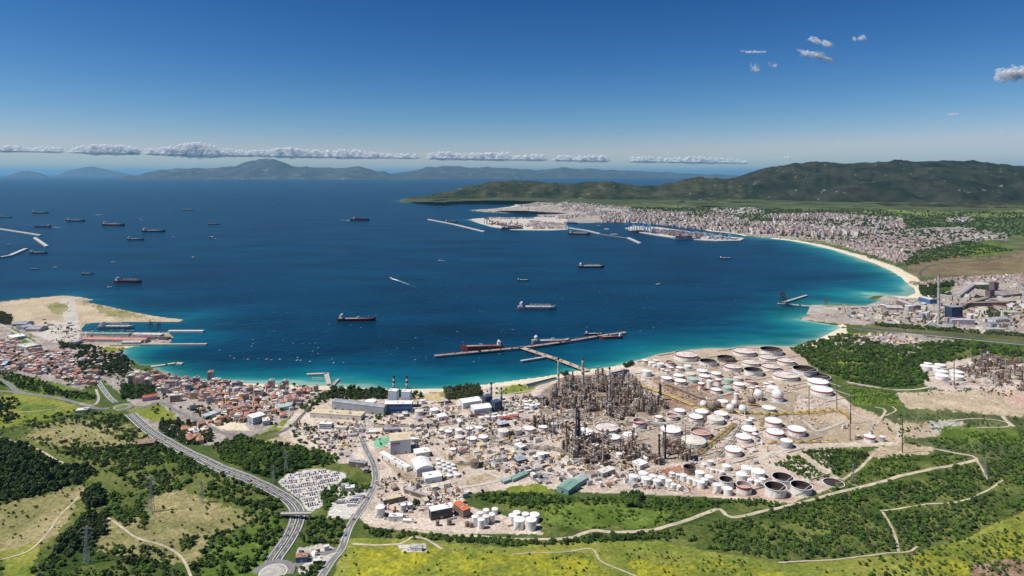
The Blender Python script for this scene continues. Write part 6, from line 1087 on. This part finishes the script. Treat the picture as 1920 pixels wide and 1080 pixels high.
# ------------------------------------------------------------------ vegetation
def leaf_mat(name, c1, c2):
    m = bpy.data.materials.new(name); m.use_nodes = True; t = m.node_tree; b = t.nodes['Principled BSDF']; b.inputs['Roughness'].default_value = .75; b.inputs['Specular IOR Level'].default_value = .15
    oi = t.nodes.new('ShaderNodeObjectInfo'); r = t.nodes.new('ShaderNodeValToRGB'); r.color_ramp.elements[0].color = (*c1, 1); r.color_ramp.elements[1].color = (*c2, 1)
    g = t.nodes.new('ShaderNodeNewGeometry'); nz = t.nodes.new('ShaderNodeTexNoise'); nz.inputs['Scale'].default_value = .012; nz.inputs['Detail'].default_value = 3; t.links.new(g.outputs['Position'], nz.inputs['Vector'])
    a = t.nodes.new('ShaderNodeMath'); a.operation = 'MULTIPLY_ADD'; a.inputs[1].default_value = .55; t.links.new(oi.outputs['Random'], a.inputs[0]); s = t.nodes.new('ShaderNodeMath'); s.operation = 'MULTIPLY_ADD'; s.inputs[1].default_value = 1.6; s.inputs[2].default_value = -.6; t.links.new(nz.outputs['Fac'], s.inputs[0]); t.links.new(s.outputs[0], a.inputs[2])
    t.links.new(a.outputs[0], r.inputs[0]); t.links.new(r.outputs[0], b.inputs['Base Color']); return m
LEAF = [leaf_mat('leaf_green', (0.040,0.088,0.018), (0.118,0.196,0.040)), leaf_mat('leaf_dark', (0.029,0.058,0.020), (0.082,0.125,0.038)), leaf_mat('leaf_bright', (0.068,0.146,0.018), (0.154,0.261,0.040)), leaf_mat('leaf_olive', (0.058,0.079,0.032), (0.123,0.142,0.062))]
BARK = mat('bark', (.10,.075,.055), .9, .3)
def crown_mesh(seed, kind):
    rr = np.random.default_rng(seed); b = MB(); blobs = []
    if kind == 'tall': hz, n = 2.6, 9
    elif kind == 'low': hz, n = 1.0, 5
    else: hz, n = 1.6, 7
    for i in range(n):
        a = rr.uniform(0, 6.28); q = rr.uniform(.1, .62); zz = rr.uniform(.32, .85)*hz*(1-.25*q); blobs.append((q*math.cos(a), q*math.sin(a), zz, rr.uniform(.36, .58)))
    blobs.append((0, 0, hz*.55, .62)); zmin = .08*hz
    for (x, y, z_, r) in blobs:
        m = 26
        for k in range(m):
            d = rr.normal(size=3); d /= np.linalg.norm(d); d[2] = abs(d[2])*.9+d[2]*.1 if rr.random() < .55 else d[2]; p = np.array((x, y, z_))+d*r*rr.uniform(.75, 1.12)*np.array((1, 1, .85)); p[2] = max(p[2], zmin)
            nrm = d+rr.normal(size=3)*.45; nrm /= np.linalg.norm(nrm); u = np.cross(nrm, (0, 0, 1) if abs(nrm[2]) < .9 else (1, 0, 0)); u /= np.linalg.norm(u); v = np.cross(nrm, u); s = rr.uniform(.13, .26)
            th = rr.uniform(0, 6.28, 1)[0]; uu = u*math.cos(th)+v*math.sin(th); vv = -u*math.sin(th)+v*math.cos(th)
            b.face([p+uu*s, p+vv*s*.8+nrm*s*.25, p-uu*s, p-vv*s*.8-nrm*s*.2])
    return b
def trunk_mesh(h, seed):
    rr = random.Random(seed); b = MB(); b.tube((0, 0, -.3), (.03, 0, h*.55), .085, 6, r2=.05)
    for i in range(4): a = i*1.6+rr.random(); b.tube((.02, 0, h*.32), (math.cos(a)*.45, math.sin(a)*.45, h*.62), .04, 5, r2=.015)
    return b.mesh('trunk', BARK)
VAR = []     # (kind, leaf, crown mesh, trunk mesh)
for i, (kd, lf) in enumerate((('round', 0), ('round', 0), ('low', 0), ('round', 1), ('tall', 1), ('tall', 1), ('low', 2), ('round', 2), ('round', 3), ('low', 3), ('tall', 3), ('low', 1))):
    VAR.append((kd, lf, crown_mesh(40+i, kd).mesh('crown', LEAF[lf]), trunk_mesh(2.6 if kd == 'tall' else 1.6, i)))
GREENV, DARKV, BRIGHTV, OLIVEV, LOWV = (0, 1, 2, 7), (3, 4, 5, 11), (6, 7, 2), (8, 9, 10), (2, 9, 11)
MIXV = (0, 1, 2, 3, 7, 8, 9, 2, 11)
TREES = []    # (stuff name, x, y, z, r, variant)
def plant(poly, dens, r0, r1, vs, place, clump=0.0, avoid=True):
    W = at(np.array([p[0] for p in poly], float), np.array([p[1] for p in poly], float)); x0, x1, y0, y1 = W[:, 0].min(), W[:, 0].max(), W[:, 1].min(), W[:, 1].max(); n = int((x1-x0)*(y1-y0)*dens)
    x = rng.uniform(x0, x1, n); y = rng.uniform(y0, y1, n); g = ground(x, y); px, py = proj(x, y, g); m = inpoly(px, py, poly) & (g > .9) & (px > -200) & (px < 2120)
    if clump: m &= fbm(x/32, y/32, 500, 3) > clump
    x, y, g = x[m], y[m], g[m]
    if avoid and len(x):
        oc = np.array(OCC); ok = np.ones(len(x), bool)
        for a, b_, c in OCC: ok &= (x-a)**2+(y-b_)**2 > (c+1.5)**2
        for (A, wid) in ROADS:
            sub = (x > A[:, 0].min()-20) & (x < A[:, 0].max()+20) & (y > A[:, 1].min()-20) & (y < A[:, 1].max()+20) & ok
            if sub.any():
                idx = np.where(sub)[0]; d = ((x[idx, None]-A[None, :, 0])**2+(y[idx, None]-A[None, :, 1])**2).min(1); ok[idx[d < (wid/2+3)**2]] = False
        x, y, g = x[ok], y[ok], g[ok]
    r0, r1 = r0*1.1, r1*1.15
    for i in range(len(x)): TREES.append((place, x[i], y[i], g[i], r0+(r1-r0)*rng.random()**1.6, vs[int(rng.integers(len(vs)))]))
ROADS = []
for o in COL.objects:
    if o.get('kind') == 'structure' and o.name.split('.')[0] in ('motorway', 'dirt_track', 'works_road', 'lane', 'street', 'main_road', 'approach_road', 'works_lane', 'roundabout') and o.type == 'MESH':
        A = np.empty(len(o.data.vertices)*3, np.float32); o.data.vertices.foreach_get('co', A); A = A.reshape(-1, 4, 3).mean(1)[:, :2] if len(A) % 12 == 0 else A.reshape(-1, 3)[:, :2]
        wd = float(np.linalg.norm(np.array(o.data.vertices[0].co)[:2]-np.array(o.data.vertices[3].co)[:2])); ROADS.append((A, wd))
LH, RS, GB = 'on the left hillside', 'on the right green slope', 'in the green belt before the refinery'
plant([(-150,830),(0,828),(60,840),(110,870),(195,885),(150,905),(90,925),(0,946),(-150,970)], .030, 2.6, 5.2, DARKV+(3, 0, 1, 8), LH)
plant([(110,850),(180,838),(290,830),(370,860),(430,880),(520,920),(545,945),(500,962),(440,945),(340,918),(280,930),(230,900),(200,880)], .034, 1.8, 4.0, MIXV, LH, .34)
plant([(180,925),(265,925),(275,985),(225,985),(185,960)], .030, 1.8, 3.8, GREENV, LH, .35); plant([(150,930),(185,915),(192,945),(165,962)], .06, 3, 5, (4, 5, 10), LH); plant([(130,1000),(165,965),(200,962),(195,1000),(150,1030),(90,1040)], .04, 2.6, 4.6, (4, 5, 10, 3), LH)
plant([(60,1060),(160,1020),(330,1030),(350,1095),(60,1100)], .026, 1.6, 3.8, MIXV, LH, .40); plant([(330,1000),(400,1008),(440,960),(530,962),(550,985),(512,1045),(480,1095),(360,1095)], .030, 1.6, 4.0, MIXV+(6, 7), LH, .38); plant([(40,790),(140,770),(240,780),(290,822),(240,835),(150,795),(60,805)], .022, 1.6, 3.6, MIXV, LH, .40)
plant([(-100,752),(35,748),(35,792),(-100,805)], .020, 2, 4, DARKV, LH, .42); plant([(40,820),(240,835),(200,860),(110,850)], .02, 1.6, 3.6, MIXV, LH, .4); plant([(-100,735),(500,900),(540,1000),(480,1095),(-100,1095)], .0035, 1.0, 2.4, MIXV, LH)
plant([(-50,690),(10,698),(60,710),(120,733),(180,740),(185,752),(110,745),(40,730),(-50,715)], .035, 1.6, 3.2, GREENV+DARKV, 'below the left town')
plant([(395,835),(450,818),(500,830),(600,845),(640,862),(620,872),(560,880),(515,898),(480,890),(420,865)], .042, 2.2, 4.2, (0, 1, 2, 3, 7), 'in the wood above the car park'); plant([(300,788),(400,800),(395,830),(345,838),(300,812)], .03, 2.4, 4.6, DARKV+(8,), 'in the wood above the car park'); plant([(600,925),(650,903),(692,915),(645,935),(608,958)], .035, 1.8, 3.6, GREENV, 'in the wood above the car park'); plant([(530,800),(640,790),(650,850),(560,830)], .010, 2, 4, MIXV, 'in the wood above the car park')
plant([(562,965),(640,975),(658,998),(640,1022),(556,1018)], .028, 1.8, 4.2, MIXV, 'around the lower motorway', .36); plant([(555,1068),(610,1062),(620,1095),(550,1095)], .04, 2, 3.8, MIXV, 'around the lower motorway'); plant([(520,1000),(545,985),(530,1040),(495,1060)], .02, 1.5, 3, BRIGHTV, 'around the lower motorway')
plant([(672,990),(700,986),(800,999),(960,1013),(1060,1014),(1120,1003),(1240,999),(1240,1010),(1060,1022),(960,1024),(700,1006)], .06, 1.6, 3.4, (0, 1, 2, 3), GB); plant([(885,930),(1000,925),(1070,938),(1010,955),(920,945)], .045, 1.8, 4, GREENV+(3,), GB); plant([(1030,935),(1440,938),(1475,950),(1350,950),(1230,960),(1150,945),(1040,950)], .035, 1.5, 3.4, GREENV+(3,), GB, .36); plant([(940,945),(1290,945),(1350,955),(1290,976),(1180,998),(1060,1003),(1025,985)], .018, 1.0, 2.6, (2, 6, 6, 7), GB, .42); plant([(1165,935),(1205,930),(1200,952),(1170,950)], .05, 4, 6, (3, 1), GB)
plant([(1060,1013),(1240,998),(1372,978),(1500,947),(1640,912),(1830,868),(2100,830),(2100,940),(1920,955),(1800,1005),(1690,1035),(1470,1052),(1330,1030),(1230,1012)], .040, 1.4, 3.6, MIXV, RS, .39); plant([(1240,1000),(1640,915),(1900,860),(2100,840),(2100,930),(1800,1000),(1470,1052)], .012, 1.0, 2.4, GREENV, RS)
plant([(1500,848),(1560,842),(1640,855),(1570,895)], .045, 1.6, 3.4, GREENV+DARKV, 'in the wooded triangle'); plant([(1660,856),(1760,848),(1825,858),(1640,905),(1560,920),(1600,890)], .035, 1.5, 3.2, GREENV, 'in the wooded triangle', .34); plant([(1450,872),(1490,852),(1565,905),(1520,902)], .04, 1.5, 3.2, GREENV, 'in the wooded triangle')
plant([(1483,656),(1510,646),(1580,628),(1680,650),(1800,640),(2100,680),(2100,700),(1850,662),(1735,690),(1740,715),(1660,724),(1590,714),(1530,690)], .020, 2.8, 5.4, (0, 1, 3, 3, 7, 8), 'in the wood by the river', .33); plant([(1590,715),(1660,700),(1740,700),(1730,722),(1660,727)], .04, 2.2, 3.8, (1, 3, 2), 'in the wood by the river'); plant([(1640,606),(1760,615),(1920,627),(2100,648),(2100,658),(1920,632),(1760,621),(1640,612)], .018, 2.8, 4.6, (8, 3, 1), 'in the wood by the river')
plant([(1722,538),(1790,530),(1782,556),(1730,562)], .014, 3, 6, DARKV, 'in the steelworks grounds'); plant([(1820,542),(1862,538),(1870,562),(1830,565)], .014, 3.5, 6, (8, 3), 'in the steelworks grounds'); plant([(1850,575),(1880,570),(1890,592),(1855,596)], .014, 3.5, 6, (8, 3), 'in the steelworks grounds'); plant([(1630,585),(1920,560),(2050,560),(2050,625),(1700,605)], .0012, 3, 5, (3, 8), 'in the steelworks grounds')
plant([(622,730),(760,735),(800,746),(640,750),(612,746)], .030, 3, 5, (3, 4, 11, 8), 'behind the refinery beach'); plant([(832,728),(898,724),(905,747),(838,750)], .05, 2.6, 4.6, (10, 8, 8), 'behind the refinery beach'); plant([(560,765),(610,735),(630,742),(580,775)], .02, 2, 4, MIXV, 'behind the refinery beach'); plant([(1050,700),(1060,696),(1065,702),(1055,706)], .04, 3, 5, (3,), 'behind the refinery beach'); plant([(1168,684),(1185,676),(1188,684),(1172,690)], .04, 3, 5, (3,), 'behind the refinery beach')
plant([(150,660),(235,665),(245,690),(235,708),(180,705),(140,690)], .014, 3, 5.5, DARKV, 'in the towns'); plant([(225,722),(290,728),(292,748),(230,750)], .03, 3, 5.5, (0, 3, 1), 'in the towns'); plant([(-60,586),(0,586),(25,592),(20,610),(-60,606)], .02, 3, 5, (3, 8), 'in the towns'); plant([(110,644),(190,648),(190,656),(112,655)], .02, 3, 5, (8, 3), 'in the towns'); plant([(-100,640),(240,665),(600,728),(520,800),(300,790),(120,725),(-100,690)], .0016, 2.4, 4.6, DARKV+(0,), 'in the towns'); plant([(345,765),(400,765),(440,790),(400,800)], .006, 2.5, 4, DARKV, 'in the towns')
plant([(640,1028),(1180,1022),(1470,1060),(1700,1045),(1900,1000),(2100,960),(2100,1110),(640,1110)], .006, .7, 1.9, LOWV+(2,), 'on the flowering meadow', .45); plant([(1180,1040),(1400,1050),(1400,1080),(1200,1075)], .02, .7, 1.6, LOWV, 'on the flowering meadow', .42); plant([(1590,1060),(1800,1010),(1930,985),(1960,1050),(1800,1100),(1600,1100)], .016, 1.0, 2.8, MIXV, 'on the flowering meadow', .40); plant([(1840,1058),(1960,1050),(1960,1100),(1840,1100)], .006, 1.4, 2.8, (3, 0), 'on the flowering meadow')
plant([(1590,728),(1680,735),(1690,758),(1600,756)], .035, 1.2, 2.2, (6, 2), 'right of the tank field'); plant([(1690,832),(1920,805),(2100,790),(2100,830),(1920,862),(1830,856)], .022, 1.4, 3.0, GREENV, 'right of the tank field', .36); plant([(1640,770),(1900,782),(2050,790),(1900,825),(1700,830),(1650,800)], .008, 1.2, 2.6, GREENV, 'right of the tank field', .44); plant([(1700,725),(1900,735),(1900,745),(1720,742)], .010, 1.4, 2.6, MIXV, 'right of the tank field', .4)
plant([(690,870),(705,900),(700,925),(740,915),(740,850),(715,850)], .004, 2, 3.6, MIXV, 'inside the refinery'); plant([(760,930),(800,925),(800,945),(770,948)], .03, 2.6, 4.4, (8, 3), 'inside the refinery'); plant([(640,800),(1180,780),(1180,920),(700,960)], .0006, 1.8, 3.4, (3, 0), 'inside the refinery'); plant([(640,735),(760,800),(700,820),(640,800)], .006, 1.8, 3.6, MIXV, 'inside the refinery'); plant([(905,735),(960,722),(1010,722),(960,742)], .004, 1.6, 3, MIXV, 'inside the refinery')
plant([(1690,470),(1800,450),(1900,470),(1780,485),(1700,500)], .004, 4, 7, (0, 3), 'across the bay', .45, False); plant([(1180,388),(2100,402),(2100,445),(1900,445),(1700,470),(1440,440),(1180,412)], .0009, 5, 10, (3, 11, 3), 'across the bay', .42, False)
# the trees that show largest are things of their own, the others a mass per place
NV = {0: 'bushy green', 1: 'bushy green', 2: 'low green', 3: 'dark round', 4: 'tall dark', 5: 'tall dark', 6: 'low bright green', 7: 'bright green', 8: 'grey olive', 9: 'low olive', 10: 'tall olive', 11: 'low dark'}
P = np.array([(t[1], t[2], t[3], t[4]) for t in TREES]); px, py = proj(P[:, 0], P[:, 1], P[:, 2]); vis = (px > 4) & (px < 1916) & (py < 1076); score = np.where(vis, P[:, 3]/P[:, 1], 0); big = set(np.argsort(-score)[:298].tolist())
BIG = []
for i in sorted(big):
    pl, x, y, g, r, v = TREES[i]; kd, lf, cm, tm = VAR[v]; low = kd == 'low'; o = empty('bush' if low else 'tree', (x, y, g-.1), rng.uniform(0, 6.28)); o.scale = (r, r, r*rng.uniform(.85, 1.15)); link(bpy.data.objects.new('crown', cm), o); link(bpy.data.objects.new('trunk', tm), o); BIG.append((o, f"{NV[v]} {'bush' if low else 'tree'}", pl, float(px[i])))
label_all([t_ for t_ in BIG if t_[1].endswith('tree')], 'tree', 'largest trees in front'); label_all([t_ for t_ in BIG if t_[1].endswith('bush')], 'bush', 'largest bushes in front')
VC = bpy.data.collections.new('plant_shapes'); VO = []
for i, (kd, lf, cm, tm) in enumerate(VAR):
    me = cm.copy(); me.materials.append(BARK); o = bpy.data.objects.new('plant_shape_%02d' % i, me); VC.objects.link(o); VO.append(o)
def scatter(name, rows, label):
    """one mass of plants: points that carry size and turn, shapes set on them by geometry nodes"""
    me = bpy.data.meshes.new(name); n = len(rows); me.vertices.add(n); me.vertices.foreach_set('co', np.array([(r[1], r[2], r[3]) for r in rows], np.float32).ravel())
    a = me.attributes.new('size', 'FLOAT', 'POINT'); a.data.foreach_set('value', np.array([r[4] for r in rows], np.float32)); a = me.attributes.new('turn', 'FLOAT', 'POINT'); a.data.foreach_set('value', rng.uniform(0, 6.28, n).astype(np.float32)); a = me.attributes.new('shape', 'INT', 'POINT'); a.data.foreach_set('value', np.array([r[5] for r in rows], np.int32))
    o = link(bpy.data.objects.new(name, me)); md = o.modifiers.new('plants', 'NODES'); md.node_group = NG; return tag(o, label, kind='stuff')
NG = bpy.data.node_groups.new('plants', 'GeometryNodeTree'); NG.interface.new_socket('Geometry', in_out='INPUT', socket_type='NodeSocketGeometry'); NG.interface.new_socket('Geometry', in_out='OUTPUT', socket_type='NodeSocketGeometry'); N = NG.nodes; L = NG.links.new
gi, go, ip, ci = N.new('NodeGroupInput'), N.new('NodeGroupOutput'), N.new('GeometryNodeInstanceOnPoints'), N.new('GeometryNodeCollectionInfo'); ci.inputs['Collection'].default_value = VC; ci.inputs['Separate Children'].default_value = True; ci.inputs['Reset Children'].default_value = True
def nattr(nm, ty): a = N.new('GeometryNodeInputNamedAttribute'); a.data_type = ty; a.inputs['Name'].default_value = nm; return a
cx = N.new('ShaderNodeCombineXYZ'); L(nattr('turn', 'FLOAT').outputs['Attribute'], cx.inputs['Z']); er = N.new('FunctionNodeEulerToRotation'); L(cx.outputs[0], er.inputs[0])
L(gi.outputs[0], ip.inputs['Points']); L(ci.outputs[0], ip.inputs['Instance']); ip.inputs['Pick Instance'].default_value = True; L(nattr('shape', 'INT').outputs['Attribute'], ip.inputs['Instance Index']); L(er.outputs[0], ip.inputs['Rotation']); L(nattr('size', 'FLOAT').outputs['Attribute'], ip.inputs['Scale']); L(ip.outputs[0], go.inputs[0])
byp = {}
for i, t_ in enumerate(TREES):
    if i not in big: byp.setdefault(t_[0], []).append(t_)
for pl, rows in byp.items(): scatter('shrubs' if 'meadow' in pl else 'woodland', rows, f'mass of trees and bushes {pl}')
print('plants', len(TREES))
# ------------------------------------------------------------------ clouds
CLM = bpy.data.materials.new('cloud'); CLM.use_nodes = True; t = CLM.node_tree; t.nodes.clear(); ou = t.nodes.new('ShaderNodeOutputMaterial'); df = t.nodes.new('ShaderNodeBsdfDiffuse'); tl = t.nodes.new('ShaderNodeBsdfTranslucent'); mxs = t.nodes.new('ShaderNodeMixShader'); mxs.inputs[0].default_value = .36
for s_ in (df, tl): s_.inputs['Color'].default_value = (.97, .97, .97, 1)
t.links.new(df.outputs[0], mxs.inputs[1]); t.links.new(tl.outputs[0], mxs.inputs[2])
tr = t.nodes.new('ShaderNodeBsdfTransparent'); mx2 = t.nodes.new('ShaderNodeMixShader'); mx2.name = 'density'; mx2.inputs[0].default_value = 1; t.links.new(tr.outputs[0], mx2.inputs[1]); t.links.new(mxs.outputs[0], mx2.inputs[2]); t.links.new(mx2.outputs[0], ou.inputs['Surface'])
def thin(name, lo, hi, mx_, sc_n):
    C = CLM.copy(); C.name = name; t = C.node_tree; tc = t.nodes.new('ShaderNodeTexCoord'); nz = t.nodes.new('ShaderNodeTexNoise'); nz.inputs['Scale'].default_value = sc_n; nz.inputs['Detail'].default_value = 7; nz.inputs['Roughness'].default_value = .7; t.links.new(tc.outputs['Object'], nz.inputs['Vector']); r = t.nodes.new('ShaderNodeMapRange'); r.inputs[1].default_value = lo; r.inputs[2].default_value = hi; r.inputs[4].default_value = mx_; t.links.new(nz.outputs['Fac'], r.inputs[0]); t.links.new(r.outputs[0], t.nodes['density'].inputs[0]); return C
CSOFT = thin('soft_cloud', .28, .66, .55, .0011); CW = thin('thin_cloud', .36, .74, .32, .006); CLR = thin('ragged_cloud', .32, .68, .30, .004)
import bmesh
ICO = {}
for s_ in (2, 3):
    bm = bmesh.new(); bmesh.ops.create_icosphere(bm, subdivisions=s_, radius=1.0); bm.verts.ensure_lookup_table(); ICO[s_] = (np.array([v.co[:] for v in bm.verts]), np.array([[v.index for v in fc.verts] for fc in bm.faces])); bm.free()
def cloud_mesh(name, puffs, m, sub=3, rough=.35, seed=0, under=.35):
    B, Fc = ICO[sub]; rr = np.random.default_rng(seed); P = np.array(puffs); n, k = len(P), len(B); C_ = np.tile(B, (n, 1)); off = np.repeat(rr.uniform(0, 100, (n, 2)), k, 0); Q = np.repeat(P, k, 0)
    s = 1+rough*2*(fbm(C_[:, 0]*2.2+off[:, 0]+C_[:, 2], C_[:, 1]*2.2+off[:, 1]-C_[:, 2], 5, 4, .6)-.5)
    V = np.stack([Q[:, 0]+C_[:, 0]*Q[:, 3]*s, Q[:, 1]+C_[:, 1]*Q[:, 3]*s, Q[:, 2]+C_[:, 2]*Q[:, 4]*s*np.where(C_[:, 2] > 0, 1, under)], -1); T = (Fc[None]+np.arange(n)[:, None, None]*k).reshape(-1, 3)
    me = bpy.data.meshes.new(name); me.vertices.add(len(V)); me.vertices.foreach_set('co', V.astype(np.float32).ravel()); me.loops.add(T.size); me.loops.foreach_set('vertex_index', T.astype(np.int32).ravel()); me.polygons.add(len(T)); me.polygons.foreach_set('loop_start', np.arange(0, T.size, 3, dtype=np.int32)); me.polygons.foreach_set('use_smooth', np.ones(len(T), bool)); me.update(calc_edges=True); me.materials.append(m); return link(bpy.data.objects.new(name, me))
D = 90000.0
def sky_at(px, py, dist): return (px-CX)*dist/F, dist, H-(py-Y0)*dist/F
TOP = [(0,273),(25,272),(60,277),(70,275),(100,275),(118,279),(140,276),(165,272),(180,270),(230,272),(262,279),(275,279),(300,276),(330,272),(350,268),(372,265),(385,267),(410,276),(450,281),(480,282),(520,278),(545,276),(575,281),(620,281),(660,279),(690,284),(740,288),(780,288),(806,287),(830,283),(860,287),(890,287),(920,286),(950,284),(955,292),(985,290),(1005,288),(1022,291),(1050,291),(1080,292),(1100,290),(1130,291),(1145,295),(1185,294),(1215,292),(1230,295),(1260,297),(1290,292),(1320,294),(1345,295),(1370,297),(1400,301)]
GAPS = [(122,134),(268,272),(788,800),(1142,1180)]
CL = []
x_ = -20.0; cur = []
segs = [(-20,62),(66,116),(136,262),(276,480),(482,700),(702,784),(806,952),(958,1022),(1040,1140),(1186,1402)]
for si, (xa, xb) in enumerate(segs):
    puffs = []; px_ = xa
    while px_ < xb:
        ytop = np.interp(px_, *zip(*TOP)); base = np.interp(px_, (0, 400, 800, 1400), (283, 291, 297, 306)); hpx = max(3.0, base-ytop)
        X, Y, Zc = sky_at(px_, base, D); puffs.append((X, Y, Zc, random.uniform(5, 10)*D/F, hpx*random.uniform(.22, .5)*D/F))
        for k in range(1+int(hpx/5)):
            r = random.uniform(2.6, 5.2); dd = D+random.uniform(-400, 400); u = random.random()**1.5; X, Y, Zc = sky_at(px_+random.uniform(-4, 4), base-max(0, hpx-r*.55)*(1-u*.8), dd); puffs.append((X, Y, Zc, r*dd/F, r*.72*dd/F))
        px_ += random.uniform(3.2, 5.2)
    for xx in np.arange(xa+4, xb-3, 5.0): X, Y, Zc = sky_at(xx, np.interp(xx, (0, 400, 800, 1400), (283, 291, 297, 306))-1, D); puffs.append((X, Y, Zc, 8*D/F, 2.2*D/F))
    o = cloud_mesh('cloud', puffs, CSOFT, 3, .30, si, .6); o['label'] = f'{ORD[si]} white cumulus bank from the left along the horizon'; o['category'] = 'cloud'; o['group'] = 'cumulus along the horizon'
for i, (px_, py_, wd, hp, n, sl, m, lb) in enumerate(((1537,78,44,11,9,.30,CW,'slanting wisp of cloud high on the right'),(1531,104,62,11,12,.18,CW,'largest wisp of the high right clouds'),(1417,97,40,5,7,.0,CW,'thin flat wisp left of the largest wisp'),(1414,127,24,14,6,.2,CW,'faint ragged wisp below the thin flat wisp'),(1450,121,18,8,5,.2,CW,'small wisp right of the ragged wisp'),(1610,72,24,11,6,-.1,CW,'small square wisp highest at right'),(1904,138,76,22,16,-.12,CLR,'bright cloud cut by the right edge'),(1560,257,14,9,4,.4,CW,'small wisp above the mountain saddle'),(1577,260,8,6,3,.2,CW,'tiny wisp right of the saddle wisp'),(1375,260,8,6,3,0,CW,'tiny white wisp over the cape'),(1475,297,20,7,6,0,CLR,'small cumulus left of the mountain top'),(1785,215,28,6,5,0,CW,'faint wisp above the right mountains'),(1880,251,20,5,5,-.1,CW,'faint wisp low at the right edge'))):
    puffs = []; dd = 26000.0
    for k in range(n*14):
        if k % 7 == 0: cu, cv, cs = random.uniform(-.42, .42), random.uniform(-.35, .35), random.uniform(.04, .12)
        u = cu+random.gauss(0, cs); e = random.uniform(.35, 1); X, Y, Zc = sky_at(px_+u*wd, py_+u*wd*sl+(cv+random.gauss(0, .14))*hp, dd+random.uniform(-200, 200)); puffs.append((X, Y, Zc, wd*random.uniform(.03, .085)*dd/F, hp*random.uniform(.10, .28)*(.4+.6*e)*dd/F))
    o = cloud_mesh('cloud', [(a-puffs[0][0], b_-puffs[0][1], c-puffs[0][2], d, e) for a, b_, c, d, e in puffs], m, 2, .5, 50+i, 1.0); o.location = puffs[0][:3]; tag(o, lb, 'cloud')
